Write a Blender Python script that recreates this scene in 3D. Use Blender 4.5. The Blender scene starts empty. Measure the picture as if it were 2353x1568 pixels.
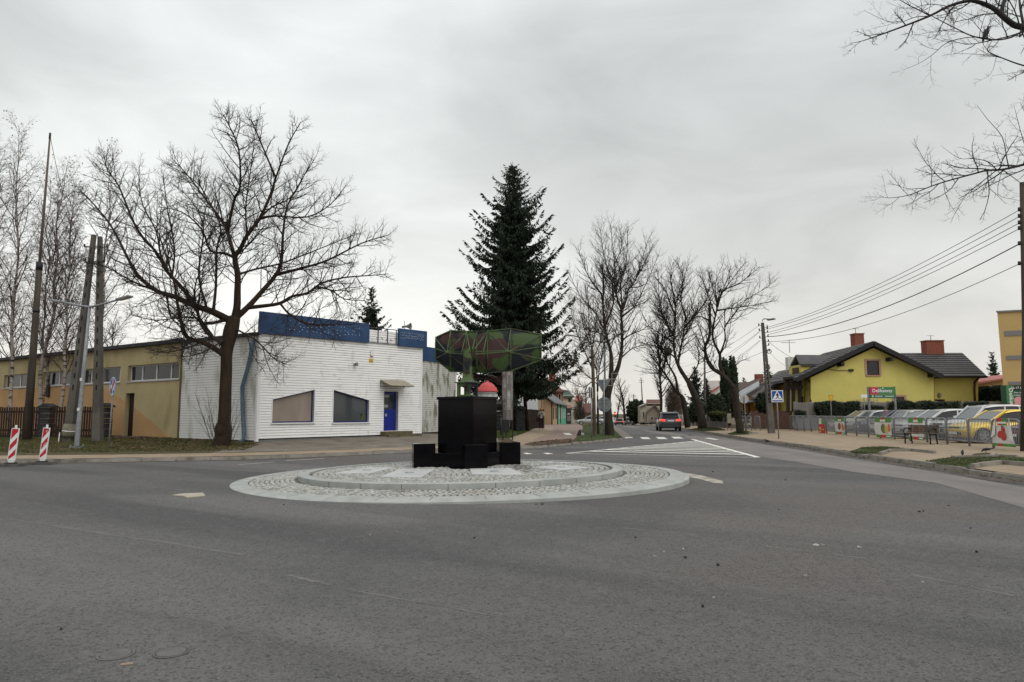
import bpy, bmesh, math, random
import numpy as np
from mathutils import Vector, Matrix, noise as mnoise
random.seed(7); R = random.Random(11)
S = bpy.context.scene
COL = S.collection
rad = math.radians

# ---------------------------------------------------------------- camera
FPX, CXP, CYP, CAMH, YH, ROLL = 1550.0, 1176.5, 784.0, 1.6, 949.0, 0.004   # measured on the 2353 px wide view of the photo
PITCH = math.atan((YH - CYP) / FPX)
cam_d = bpy.data.cameras.new("camera"); cam = bpy.data.objects.new("camera", cam_d); COL.objects.link(cam)
cam_d.sensor_width = 36.0; cam_d.lens = 36.0 * FPX / 2353.0
cam_d.clip_start = 0.1; cam_d.clip_end = 3000.0
cam.rotation_mode = 'QUATERNION'
cam.rotation_quaternion = (Matrix.Rotation(math.pi / 2 + PITCH, 3, 'X') @ Matrix.Rotation(-ROLL, 3, 'Z')).to_quaternion()
cam.location = (0, 0, CAMH)
S.camera = cam

# ---------------------------------------------------------------- sky
SUN_EL, SUN_AZ = rad(44), rad(140)       # soft light high, behind right
W = bpy.data.worlds.new("World"); S.world = W; W.use_nodes = True
nt = W.node_tree; nt.nodes.clear(); N = nt.nodes.new; LK = nt.links.new
wo = N('ShaderNodeOutputWorld'); mix = N('ShaderNodeAddShader')
bg1 = N('ShaderNodeBackground'); bg2 = N('ShaderNodeBackground')
sky = N('ShaderNodeTexSky'); sky.sky_type = 'NISHITA'; sky.sun_disc = False
sky.sun_elevation = SUN_EL; sky.sun_rotation = SUN_AZ; sky.air_density = 1.0; sky.dust_density = 5.0
hs = N('ShaderNodeHueSaturation'); hs.inputs['Saturation'].default_value = 0.12
LK(sky.outputs[0], hs.inputs['Color']); LK(hs.outputs[0], bg1.inputs[0]); bg1.inputs[1].default_value = 0.006
tc = N('ShaderNodeTexCoord'); sep = N('ShaderNodeSeparateXYZ'); LK(tc.outputs['Generated'], sep.inputs[0])
ramp = N('ShaderNodeValToRGB'); LK(sep.outputs[2], ramp.inputs[0])
cr = ramp.color_ramp; cr.interpolation = 'B_SPLINE'
for i, (p, c) in enumerate([(0.0, (.80, .765, .70)), (.10, (.765, .755, .715)), (.22, (.70, .715, .70)), (.36, (.625, .65, .645)),
                            (.52, (.60, .625, .625)), (.68, (1.35, 1.38, 1.40)), (1.0, (2.9, 2.95, 3.0))]):
    e = cr.elements[i] if i < 2 else cr.elements.new(p)
    e.position = p; e.color = (*c, 1)
# clouds: stretched noise, two layers
mp = N('ShaderNodeMapping'); mp.inputs['Scale'].default_value = (1.6, 1.6, 4.2); mp.inputs['Rotation'].default_value = (0.25, 0.18, 0.4)
LK(tc.outputs['Generated'], mp.inputs[0])
n1 = N('ShaderNodeTexNoise'); n1.inputs['Scale'].default_value = 2.3; n1.inputs['Detail'].default_value = 6; n1.inputs['Roughness'].default_value = .5
n1.inputs['Distortion'].default_value = 0.5
LK(mp.outputs[0], n1.inputs['Vector'])
mr = N('ShaderNodeMapRange'); mr.inputs[1].default_value = .32; mr.inputs[2].default_value = .7; mr.inputs[3].default_value = .87; mr.inputs[4].default_value = 1.10
LK(n1.outputs[0], mr.inputs[0])
# brighter patch low in the left centre
dot = N('ShaderNodeVectorMath'); dot.operation = 'DOT_PRODUCT'
gd = Vector((-0.34, 0.93, 0.19)).normalized(); dot.inputs[1].default_value = gd
nrm = N('ShaderNodeVectorMath'); nrm.operation = 'NORMALIZE'; LK(tc.outputs['Generated'], nrm.inputs[0]); LK(nrm.outputs[0], dot.inputs[0])
gr = N('ShaderNodeMapRange'); gr.interpolation_type = 'SMOOTHSTEP'
gr.inputs[1].default_value = .86; gr.inputs[2].default_value = 1.0; gr.inputs[3].default_value = 1.0; gr.inputs[4].default_value = 1.34
LK(dot.outputs['Value'], gr.inputs[0])
mu = N('ShaderNodeMath'); mu.operation = 'MULTIPLY'; LK(mr.outputs[0], mu.inputs[0]); LK(gr.outputs[0], mu.inputs[1])
vm = N('ShaderNodeVectorMath'); vm.operation = 'SCALE'; LK(ramp.outputs[0], vm.inputs[0]); LK(mu.outputs[0], vm.inputs['Scale'])
LK(vm.outputs[0], bg2.inputs[0]); bg2.inputs[1].default_value = 1.0
LK(bg1.outputs[0], mix.inputs[0]); LK(bg2.outputs[0], mix.inputs[1]); LK(mix.outputs[0], wo.inputs[0])
W.cycles.sampling_method = 'MANUAL'; W.cycles.sample_map_resolution = 256

# ---------------------------------------------------------------- sun (overcast: very soft)
sl = bpy.data.lights.new("sun", 'SUN'); sun = bpy.data.objects.new("sun", sl); COL.objects.link(sun)
sl.energy = 1.0; sl.angle = rad(50); sl.color = (1.0, .97, .93)
sdir = Vector((math.sin(SUN_AZ) * math.cos(SUN_EL), math.cos(SUN_AZ) * math.cos(SUN_EL), math.sin(SUN_EL)))
sun.rotation_mode = 'QUATERNION'; sun.rotation_quaternion = (sdir).to_track_quat('Z', 'Y')
sun.location = (20, -20, 40)

S.view_settings.view_transform = 'Standard'; S.view_settings.look = 'None'
S.view_settings.exposure = 0.0; S.view_settings.gamma = 1.0
S.render.engine = 'CYCLES'; S.cycles.max_bounces = 5; S.cycles.diffuse_bounces = 3; S.cycles.glossy_bounces = 2
S.cycles.transmission_bounces = 3; S.cycles.transparent_max_bounces = 6

# ---------------------------------------------------------------- measuring helpers: photo pixel -> world
def ray(x, y):
    u = (x - CXP) / FPX; v = -(y - CYP) / FPX
    c, s = math.cos(ROLL), math.sin(ROLL)
    u, v = u * c + v * s, -u * s + v * c
    dy = math.cos(PITCH) - v * math.sin(PITCH); dz = math.sin(PITCH) + v * math.cos(PITCH)
    return u / dy, dz / dy
def at(x, y, Y):
    a, b = ray(x, y); return Vector((a * Y, Y, CAMH + b * Y))
def gnd(x, y, z=0.0):
    a, b = ray(x, y); Y = (z - CAMH) / b; return Vector((a * Y, Y, z))
Z2 = lambda x, y: (x * .24823, 700.3 + y * .24823)
Z3 = lambda x, y: (525.2 + x * .24193, 671.1 + y * .24193)
Z4 = lambda x, y: (875.4 + x * .2791, 700.3 + y * .2791)
Z5 = lambda x, y: (1225.6 + x * .1861, 758.7 + y * .1861)
Z6 = lambda x, y: (1575.7 + x * .22335, 700.3 + y * .22335)
Z7 = lambda x, y: (1925.9 + x * .2419, 729.5 + y * .2419)
ZR = lambda x, y: (962.9 + x * .14881, 741.2 + y * .14881)
ZT = lambda x, y: (175.1 + x * .32758, 245.1 + y * .32758)
ZA = lambda x, y: (1283.9 + x * .2419, 496.1 + y * .2419)
ZB = lambda x, y: (1867.5 + x * .33486, y * .33486)
ZH = lambda x, y: (1213.9 + x * .11167, 846.2 + y * .11167)
ZM = lambda x, y: (910.4 + x * .13774, 863.7 + y * .13774)

# ---------------------------------------------------------------- kerb lines and ground height
KLp = [gnd(x, y) for x, y in [(-150, 1067), (0, 1065), (159, 1064), (561, 1057), (745, 1050), (960, 1040), (1188, 1032), (1238, 1031), (1294, 1025), (1431, 1011)]]
KLx = np.array([-140.0, -45.0] + [p.x for p in KLp]); KLy = np.array([20.0, 22.3] + [p.y for p in KLp])
ALp = [KLp[-1]] + [gnd(x, y) for x, y in [(1417, 992), (1406, 974)]]
ALy = np.array([p.y for p in ALp] + [150, 420]); ALx = np.array([p.x for p in ALp] + [21.3, 60.0])
KRp = [gnd(x, y) for x, y in [(2353, 1108), (2322, 1104), (2105, 1070), (1984, 1052), (1850, 1030), (1714, 1011), (1576, 988), (1490, 975)]]
KRy = np.array([-30, -6.0, 3.0, 9.0] + [p.y for p in KRp] + [150, 420]); KRx = np.array([42, 26.0, 16.0, 12.3] + [p.x for p in KRp] + [26.3, 66.0])
KL = lambda X: float(np.interp(X, KLx, KLy)); AL = lambda Y: float(np.interp(Y, ALy, ALx)); KR = lambda Y: float(np.interp(Y, KRy, KRx))
KXE = KLp[-1].x
def dip(Y): return -.016 * min(max(0.0, Y - 75.0), 130.0)      # the avenue runs gently downhill
def hgt(X, Y): return hgt0(X, Y) + dip(Y)
def hgt0(X, Y):
    if Y > KL(min(X, KXE)) and X < (AL(Y) if Y > KLp[-1].y else KXE + .0):
        t = (Y - KL(min(X, KXE))) * .9
        if Y > 30: t = min(t, max(AL(Y), KXE) - X if X > 0 else t)
        return .12 + .021 * min(max(t, 0), 11)
    if X > KR(Y):
        return .13 + .010 * min(X - KR(Y), 14)
    return 0.0
def hit(x, y):
    a, b = ray(x, y); Y = 3.0
    while Y < 300:
        st = .02 + Y * .002
        if CAMH + b * Y <= hgt(a * Y, Y): break
        Y += st
    return Vector((a * Y, Y, hgt(a * Y, Y)))

# ---------------------------------------------------------------- materials
MC = {}
def mat(name, col, rough=.8, col2=None, scale=3.0, bump=0.0, bscale=40.0, metal=0.0, spec=.3, detail=5, stretch=None, emit=0.0, lo=.35, hi=.65):
    if name in MC: return MC[name]
    m = bpy.data.materials.new(name); MC[name] = m; m.use_nodes = True
    t = m.node_tree; b = t.nodes['Principled BSDF']
    b.inputs['Base Color'].default_value = (*col, 1); b.inputs['Roughness'].default_value = rough
    b.inputs['Metallic'].default_value = metal; b.inputs['Specular IOR Level'].default_value = spec
    if emit:
        b.inputs['Emission Color'].default_value = (*col, 1); b.inputs['Emission Strength'].default_value = emit
    tcn = None
    if col2 is not None or bump:
        g = t.nodes.new('ShaderNodeNewGeometry'); mpn = t.nodes.new('ShaderNodeMapping')
        t.links.new(g.outputs['Position'], mpn.inputs[0])
        if stretch: mpn.inputs['Scale'].default_value = stretch
    if col2 is not None:
        n = t.nodes.new('ShaderNodeTexNoise'); n.inputs['Scale'].default_value = scale; n.inputs['Detail'].default_value = detail
        t.links.new(mpn.outputs[0], n.inputs['Vector'])
        r = t.nodes.new('ShaderNodeValToRGB'); t.links.new(n.outputs[0], r.inputs[0])
        r.color_ramp.elements[0].position = lo; r.color_ramp.elements[1].position = hi
        r.color_ramp.elements[0].color = (*col, 1); r.color_ramp.elements[1].color = (*col2, 1)
        t.links.new(r.outputs[0], b.inputs['Base Color'])
    if bump:
        n = t.nodes.new('ShaderNodeTexNoise'); n.inputs['Scale'].default_value = bscale; n.inputs['Detail'].default_value = 4
        t.links.new(mpn.outputs[0], n.inputs['Vector'])
        bp = t.nodes.new('ShaderNodeBump'); bp.inputs['Strength'].default_value = bump; bp.inputs['Distance'].default_value = .02
        t.links.new(n.outputs[0], bp.inputs['Height']); t.links.new(bp.outputs[0], b.inputs['Normal'])
    return m
def layer(m, col, scale, lo, hi, stretch=(1, 1, 1), fac=1.0, seed=0.0, kind='noise', detail=4, rot=0.0):
    """mix another surface colour into a material by a procedural mask"""
    t = m.node_tree; b = t.nodes['Principled BSDF']; inp = b.inputs['Base Color']
    g = t.nodes.new('ShaderNodeNewGeometry'); mpn = t.nodes.new('ShaderNodeMapping'); mpn.inputs['Scale'].default_value = stretch
    mpn.inputs['Location'].default_value = (seed, seed * 1.7, seed * .6); mpn.inputs['Rotation'].default_value = (0, 0, rot)
    if rot: mpn.vector_type = 'TEXTURE'; mpn.inputs['Scale'].default_value = tuple(1 / q for q in stretch)
    t.links.new(g.outputs['Position'], mpn.inputs[0])
    if kind == 'noise':
        n = t.nodes.new('ShaderNodeTexNoise'); n.inputs['Detail'].default_value = detail
    else:
        n = t.nodes.new('ShaderNodeTexVoronoi')
    n.inputs['Scale'].default_value = scale; t.links.new(mpn.outputs[0], n.inputs['Vector'])
    mr = t.nodes.new('ShaderNodeMapRange'); mr.inputs[1].default_value = lo; mr.inputs[2].default_value = hi; mr.inputs[4].default_value = fac
    t.links.new(n.outputs[0], mr.inputs[0])
    mx = t.nodes.new('ShaderNodeMix'); mx.data_type = 'RGBA'; t.links.new(mr.outputs[0], mx.inputs['Factor'])
    if inp.links: t.links.new(inp.links[0].from_socket, mx.inputs['A'])
    else: mx.inputs['A'].default_value = inp.default_value
    mx.inputs['B'].default_value = (*col, 1); t.links.new(mx.outputs['Result'], inp)
    return m
asphalt = mat('asphalt', (.104, .103, .102), .80, (.130, .129, .126), .22, .9, 55, spec=.28, lo=.3, hi=.7)
layer(asphalt, (.066, .067, .069), .50, .50, .60, (.10, 1, 1), .85, 9, detail=3, rot=-.56)
layer(asphalt, (.158, .153, .145), .62, .52, .64, (.09, 1, 1), .8, 21, detail=3, rot=-.60)
layer(asphalt, (.092, .086, .088), .9, .54, .64, (.16, 1, 1), .5, 31, detail=5, rot=-.50)
layer(asphalt, (.125, .108, .100), .15, .50, .62, fac=.6, seed=5)
layer(asphalt, (.070, .071, .073), .21, .54, .66, fac=.6, seed=44, detail=5)
layer(asphalt, (.17, .165, .155), 6, .52, .72, fac=.35, seed=13)
layer(asphalt, (.050, .050, .050), 18, .55, .66, fac=.45, seed=17, detail=3)
layer(asphalt, (.22, .217, .21), 62, .53, .68, fac=.65, detail=3)
layer(asphalt, (.035, .035, .035), 42, .53, .68, fac=.8, seed=3, detail=3)
pinkroad = mat('worn_asphalt', (.185, .170, .160), .85, (.225, .207, .195), .6, .5, 55, spec=.2)
layer(pinkroad, (.125, .12, .115), .5, .48, .62, (1, .12, 1), .6, 4, detail=5)
layer(pinkroad, (.10, .095, .09), 60, .6, .75, fac=.5)
layer(pinkroad, (.24, .225, .21), 75, .62, .75, fac=.6, seed=5)
seam = mat('asphalt_seam', (.155, .15, .142), .9, (.118, .115, .11), 2.1, lo=.45, hi=.55)
seamd = mat('asphalt_seam_dark', (.105, .104, .102), .8, (.14, .137, .132), 2, lo=.45, hi=.55)
tan = mat('tan_paving', (.275, .215, .145), .9, (.33, .265, .185), .8, .3, 30)
layer(tan, (.13, .10, .07), 2.2, .58, .75, fac=.55, seed=4)
layer(tan, (.36, .30, .21), 14, .62, .78, fac=.4, seed=7)
brickpath = mat('reddish_paving', (.21, .155, .125), .9, (.26, .20, .165), 2, .4, 25)
greypave = mat('grey_paving', (.15, .13, .105), .9, (.21, .185, .15), 1.2, .3, 25)
layer(greypave, (.08, .065, .045), 1.1, .55, .7, fac=.7, seed=8)
verge = mat('verge_earth', (.055, .06, .022), .95, (.085, .055, .03), 1.6, .8, 18)
layer(verge, (.105, .065, .035), 3.5, .52, .66, fac=.8, seed=2)
dirt = mat('dirt', (.075, .055, .042), .95, (.12, .09, .07), 4, .7, 20)
grassm = mat('grass_green', (.045, .075, .016), .9, (.075, .105, .025), 1.2)
grassy = mat('grass_ground', (.04, .062, .016), .95, (.06, .072, .024), 2.0, .6, 25)
leafm = mat('dead_leaf', (.085, .05, .028), .9, (.15, .095, .05), 9)
kerbm = mat('kerb_concrete', (.22, .20, .175), .9, (.29, .27, .235), 3, .4, 40)
layer(kerbm, (.10, .085, .06), 2.5, .52, .7, fac=.75, seed=6)
granite = mat('pale_granite', (.32, .335, .32), .8, (.41, .42, .40), 2.5, .35, 90)
layer(granite, (.20, .205, .20), 60, .60, .72, fac=.6, seed=2)
layer(granite, (.28, .28, .25), 1.3, .55, .72, fac=.6, seed=4)
cobble = mat('cobble_stone', (.28, .285, .27), .85, (.50, .50, .47), 9, .6, 30, detail=2)
layer(cobble, (.22, .20, .15), 1.0, .55, .7, fac=.6, seed=3)
joint = mat('stone_joint', (.11, .105, .095), .95, (.16, .15, .13), 6, .5, 30)
slabm = mat('light_slab', (.42, .43, .425), .8, (.50, .51, .50), 2.5, .1, 60)
white_line = mat('road_paint', (.70, .69, .63), .85, (.78, .77, .71), 3)
layer(white_line, (.22, .21, .20), 7, .56, .68, fac=.7, seed=5)
black_gran = mat('black_granite', (.003, .003, .004), .10, (.006, .005, .006), 3, spec=.10)
black_side = mat('black_granite_sawn', (.011, .011, .012), .22, (.018, .017, .018), 2.0, spec=.45)
blackm = mat('black_metal', (.02, .02, .022), .5)
darkm = mat('dark_grey_metal', (.05, .052, .055), .5)
rubber = mat('rubber', (.035, .035, .037), .85, (.07, .068, .062), 4)
galv = mat('galvanised_steel', (.30, .315, .33), .5, (.22, .235, .25), 6, metal=.25)
galvd = mat('weathered_galvanised', (.16, .165, .17), .65, (.22, .225, .225), 5)
railm = mat('railing_grey', (.24, .25, .26), .5, (.19, .2, .21), 6)
concrete = mat('concrete', (.17, .16, .145), .9, (.12, .112, .10), 1.5, .4, 20)
concd = mat('pole_concrete', (.085, .078, .068), .9, (.13, .12, .105), 1.4, .4, 18)
conclit = mat('wall_concrete', (.24, .225, .205), .9, (.17, .155, .14), 1.2, .4, 20)
woodm = mat('dark_wood', (.022, .012, .008), .8, (.04, .021, .013), 2, stretch=(3, 3, .6))
woodgrey = mat('grey_wood', (.16, .125, .095), .85, (.10, .08, .06), 3)
polewood = mat('pole_wood', (.05, .04, .032), .9, (.085, .07, .055), 1.5, stretch=(4, 4, .4))
bark = mat('bark', (.022, .018, .014), .95, (.042, .033, .024), 4, .9, 22, stretch=(2, 2, .5))
layer(bark, (.06, .058, .028), 1.3, .56, .7, fac=.5, seed=3)
barkbase = mat('bark_brown', (.045, .026, .016), .95, (.075, .043, .026), 3, .9, 18, stretch=(2, 2, .5))
twigm = mat('twig', (.030, .025, .023), .95)
twigp = mat('twig_purple', (.085, .062, .062), .95)
twigb = mat('twig_brown', (.06, .042, .032), .95)
birchm = mat('birch_bark', (.36, .32, .29), .9, (.25, .21, .18), 2.5)
layer(birchm, (.03, .026, .022), 1.6, .55, .62, (1.2, 1.2, 5), 1.0, 2)
spruce = mat('spruce_needles', (.012, .020, .014), .9, (.032, .050, .028), 1.1)
spruce2 = mat('blue_spruce_needles', (.016, .026, .026), .9, (.03, .045, .042), 1.6)
thuja = mat('thuja_foliage', (.014, .024, .012), .9, (.030, .045, .020), 1.8)
ivym = mat('ivy_leaf', (.014, .022, .012), .85, (.035, .048, .026), 3)
hedgem = mat('hedge_leaf', (.030, .034, .012), .9, (.07, .075, .022), 3)
brushm = mat('brush_twig', (.055, .042, .034), .95, (.075, .06, .045), 2)
siding = mat('white_siding', (.88, .88, .87), .45, (.83, .83, .81), .8)
layer(siding, (.50, .50, .44), 2.4, .60, .74, (1, 1, .35), .5, 8)
layer(siding, (.34, .34, .27), 5, .64, .76, (1, 1, 2.5), .6, 18)
layer(siding, (.42, .42, .36), 1.1, .60, .78, (1, 1, 3.5), .55, 3)
sidmould = mat('mouldy_siding', (.62, .62, .59), .5, (.55, .55, .51), 1)
layer(sidmould, (.17, .17, .10), 2.4, .50, .62, (1, 1, .38), .9, 1.5)
sidleft = mat('stained_siding', (.78, .78, .765), .5, (.69, .69, .67), 1)
layer(sidleft, (.33, .335, .22), 1.6, .54, .70, (1, 1, .35), .8, 5)
sidjoint = mat('siding_groove_dirt_shade', (.42, .42, .40), .8, (.52, .52, .50), 1.5)  # grey of the plank grooves: dirt plus the shade in them, both as colour
bluesign = mat('faded_blue_panel', (.020, .053, .130), .6, (.030, .072, .165), 1.2)
layer(bluesign, (.06, .11, .21), 5, .6, .75, (1, 1, .3), .5, 2)
pipeblue = mat('blue_downpipe', (.075, .125, .170), .5, (.10, .155, .205), 3)
layer(pipeblue, (.20, .22, .22), 9, .6, .72, fac=.7, seed=5)
bluedoor = mat('blue_door', (.008, .016, .19), .45, (.010, .022, .24), 2)
frameblue = mat('blue_frame', (.012, .02, .12), .5)
whitem = mat('white_plastic', (.75, .75, .74), .5)
palegrey = mat('pale_grey', (.45, .455, .46), .6, (.40, .405, .41), 3)
plinthm = mat('grey_plinth', (.15, .165, .165), .9, (.24, .25, .24), 2.0, .3, 20)
stonestep = mat('mossy_step', (.10, .085, .05), .95, (.15, .125, .08), 3, .5, 25)
glassd = mat('dark_glass', (.014, .017, .020), .08, spec=.5)
glassm = mat('shop_glass', (.055, .065, .068), .08, spec=.5)
glassc = mat('covered_glass', (.30, .25, .205), .25, (.22, .18, .15), 1.5, stretch=(1, 1, .3), spec=.5)
canopym = mat('brown_sheet', (.34, .30, .22), .4, (.28, .25, .18), 2)
ochre = mat('yellow_render', (.47, .39, .215), .9, (.40, .33, .18), .7, .15, 25)
layer(ochre, (.20, .17, .085), 1.2, .58, .75, (1, 1, .35), .6, 2)
orange = mat('orange_render', (.50, .305, .145), .9, (.43, .26, .12), .7, .15, 25)
layer(orange, (.22, .15, .07), 1.1, .60, .78, (1, 1, .4), .6, 6)
roofdark = mat('bitumen_roof', (.03, .03, .034), .8, (.05, .05, .055), 2)
whiteframe = mat('white_window_frame', (.62, .62, .61), .5)
stonedark = mat('split_stone', (.022, .023, .025), .9, (.045, .046, .048), 7, .8, 15)
yellowr = mat('lemon_render', (.66, .585, .175), .9, (.61, .54, .16), .9, .1, 30)
layer(yellowr, (.42, .36, .09), .7, .6, .8, (1, 1, .5), .35, 2)
tilem = mat('dark_roof_tile', (.060, .057, .058), .6, (.08, .076, .076), 2)
redbrick = mat('red_brick', (.20, .065, .042), .9, (.26, .09, .06), 6, .4, 25)
orangebrick = mat('orange_brick', (.33, .13, .07), .9, (.26, .10, .055), 3)
browntile = mat('brown_tile', (.14, .068, .052), .9, (.10, .052, .043), 3)
redtile = mat('red_tile', (.33, .115, .09), .8, (.27, .09, .075), 3)
corrug = mat('corrugated_roof', (.095, .082, .078), .8, (.14, .122, .115), 1.2, stretch=(.4, 4, 4))
sheetroof = mat('patched_sheet_roof', (.26, .28, .285), .6, (.38, .40, .40), 1.2)
amber = mat('amber_render', (.50, .27, .05), .9, (.42, .22, .04), 1)
tanwall = mat('tan_render', (.44, .32, .19), .9, (.38, .275, .165), .6)
greenwall = mat('mint_render', (.14, .42, .27), .9, (.12, .37, .24), .6)
creamwall = mat('cream_render', (.56, .51, .40), .9, (.49, .44, .345), .6)
whitewall = mat('white_render', (.62, .61, .58), .9, (.55, .54, .51), .6)
slateroof = mat('slate_roof', (.11, .115, .12), .8, (.17, .175, .18), 2)
aptwall = mat('apartment_render', (.52, .37, .165), .9, (.48, .34, .15), .7)
aptgrey = mat('apartment_grey', (.20, .195, .20), .8)
pinkroof = mat('pink_sheet_roof', (.36, .13, .12), .6)
trimpink = mat('window_surround', (.42, .27, .20), .8)
frameb = mat('brown_frame', (.06, .022, .014), .6)
redpaint = mat('red_reflective', (.50, .018, .03), .5, (.42, .02, .03), 6)
whitepaint = mat('white_reflective', (.72, .72, .71), .5, (.62, .62, .60), 5)
signblue = mat('sign_blue', (.012, .065, .33), .45)
signblue2 = mat('sign_blue_faded', (.03, .12, .36), .5)
signwhite = mat('sign_white', (.75, .76, .77), .45)
signback = mat('sign_back', (.13, .145, .15), .55, (.17, .185, .19), 5)
signbackpale = mat('sign_back_pale', (.52, .52, .50), .6, (.44, .44, .42), 4)
signyellow = mat('sign_yellow', (.68, .42, .015), .5)
signred = mat('sign_red', (.50, .02, .03), .5)
blackpaint = mat('black_paint', (.012, .012, .013), .6)
domered = mat('red_fibreglass', (.52, .085, .085), .6, (.45, .07, .07), 3)
poster = mat('poster_paper', (.42, .43, .41), .7, (.24, .26, .25), 7, detail=3)
posterw = mat('white_poster', (.70, .70, .70), .7)
posterb = mat('brown_poster', (.24, .20, .165), .6, (.36, .33, .29), 3, detail=2)
posterd = mat('grey_brown_poster', (.16, .135, .125), .6)
bannerw = mat('banner_cloth', (.66, .65, .62), .7, (.58, .57, .55), 3)
bannerg = mat('banner_green', (.085, .26, .05), .7)
bannerr = mat('banner_red', (.52, .035, .05), .7)
boardg = mat('board_green', (.055, .20, .075), .5)
boarddg = mat('board_dark_green', (.03, .12, .075), .5)
boardr = mat('board_red', (.45, .045, .08), .5)
tomato = mat('tomato_print', (.50, .07, .035), .6, (.42, .04, .03), 15)
orangep = mat('orange_print', (.66, .20, .03), .6)
brownp = mat('brown_print', (.20, .075, .05), .6)
greenp = mat('dark_green_print', (.12, .16, .06), .6)
yellowp = mat('yellow_print', (.62, .46, .05), .6)
pinkp = mat('pink_print', (.60, .28, .30), .6)
benchwood = mat('bench_wood', (.13, .10, .078), .7, (.09, .072, .058), 5)
skin = mat('skin', (.40, .23, .16), .6)
hairm = mat('blond_hair', (.42, .29, .15), .7, (.30, .2, .1), 30)
jacketm = mat('cream_jacket', (.52, .49, .46), .9, (.42, .39, .37), 12)
trouserm = mat('dark_trousers', (.03, .018, .02), .9)
featherm = mat('dark_feather', (.016, .016, .018), .6)
feathgrey = mat('grey_feather', (.06, .06, .065), .7)
cardm = mat('cardboard', (.36, .32, .25), .9, (.42, .38, .31), 4)
papers = mat('litter_paper', (.34, .33, .30), .8)
debris = mat('litter_dark', (.035, .03, .025), .9)
ironm = mat('cast_iron', (.105, .10, .095), .6, (.15, .145, .14), 8, .4, 60)
nightlamp = mat('lens_clear', (.5, .5, .5), .2)
tail_on = mat('tail_light_lit', (1.0, .06, .05), .3, emit=1.1)
tail_off = mat('tail_light', (.25, .015, .015), .3)
head_on = mat('head_light_lit', (1, .96, .88), .3, emit=2.2)
head_off = mat('head_light', (.42, .44, .45), .15)
camom = mat('camouflage_mast', (.085, .125, .045), .6)
layer(camom, (.035, .03, .02), 3.2, .56, .60, fac=1.0, seed=3.3, detail=1)
layer(camom, (.010, .014, .018), 4.2, .57, .60, (1, 1, .7), 1.0, 8.2, detail=1)
camog = mat('camouflage_paint', (.046, .078, .022), .6)
layer(camog, (.050, .021, .019), 1.5, .50, .53, (1, 1, 1.1), 1.0, 4.3, detail=1)
layer(camog, (.006, .009, .014), 1.45, .52, .55, (1, 1, 1.1), 1.0, 12.1, detail=1)
camof = mat('green_frame_paint', (.062, .098, .038), .6, (.030, .036, .020), 2.2, lo=.48, hi=.6)

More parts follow.
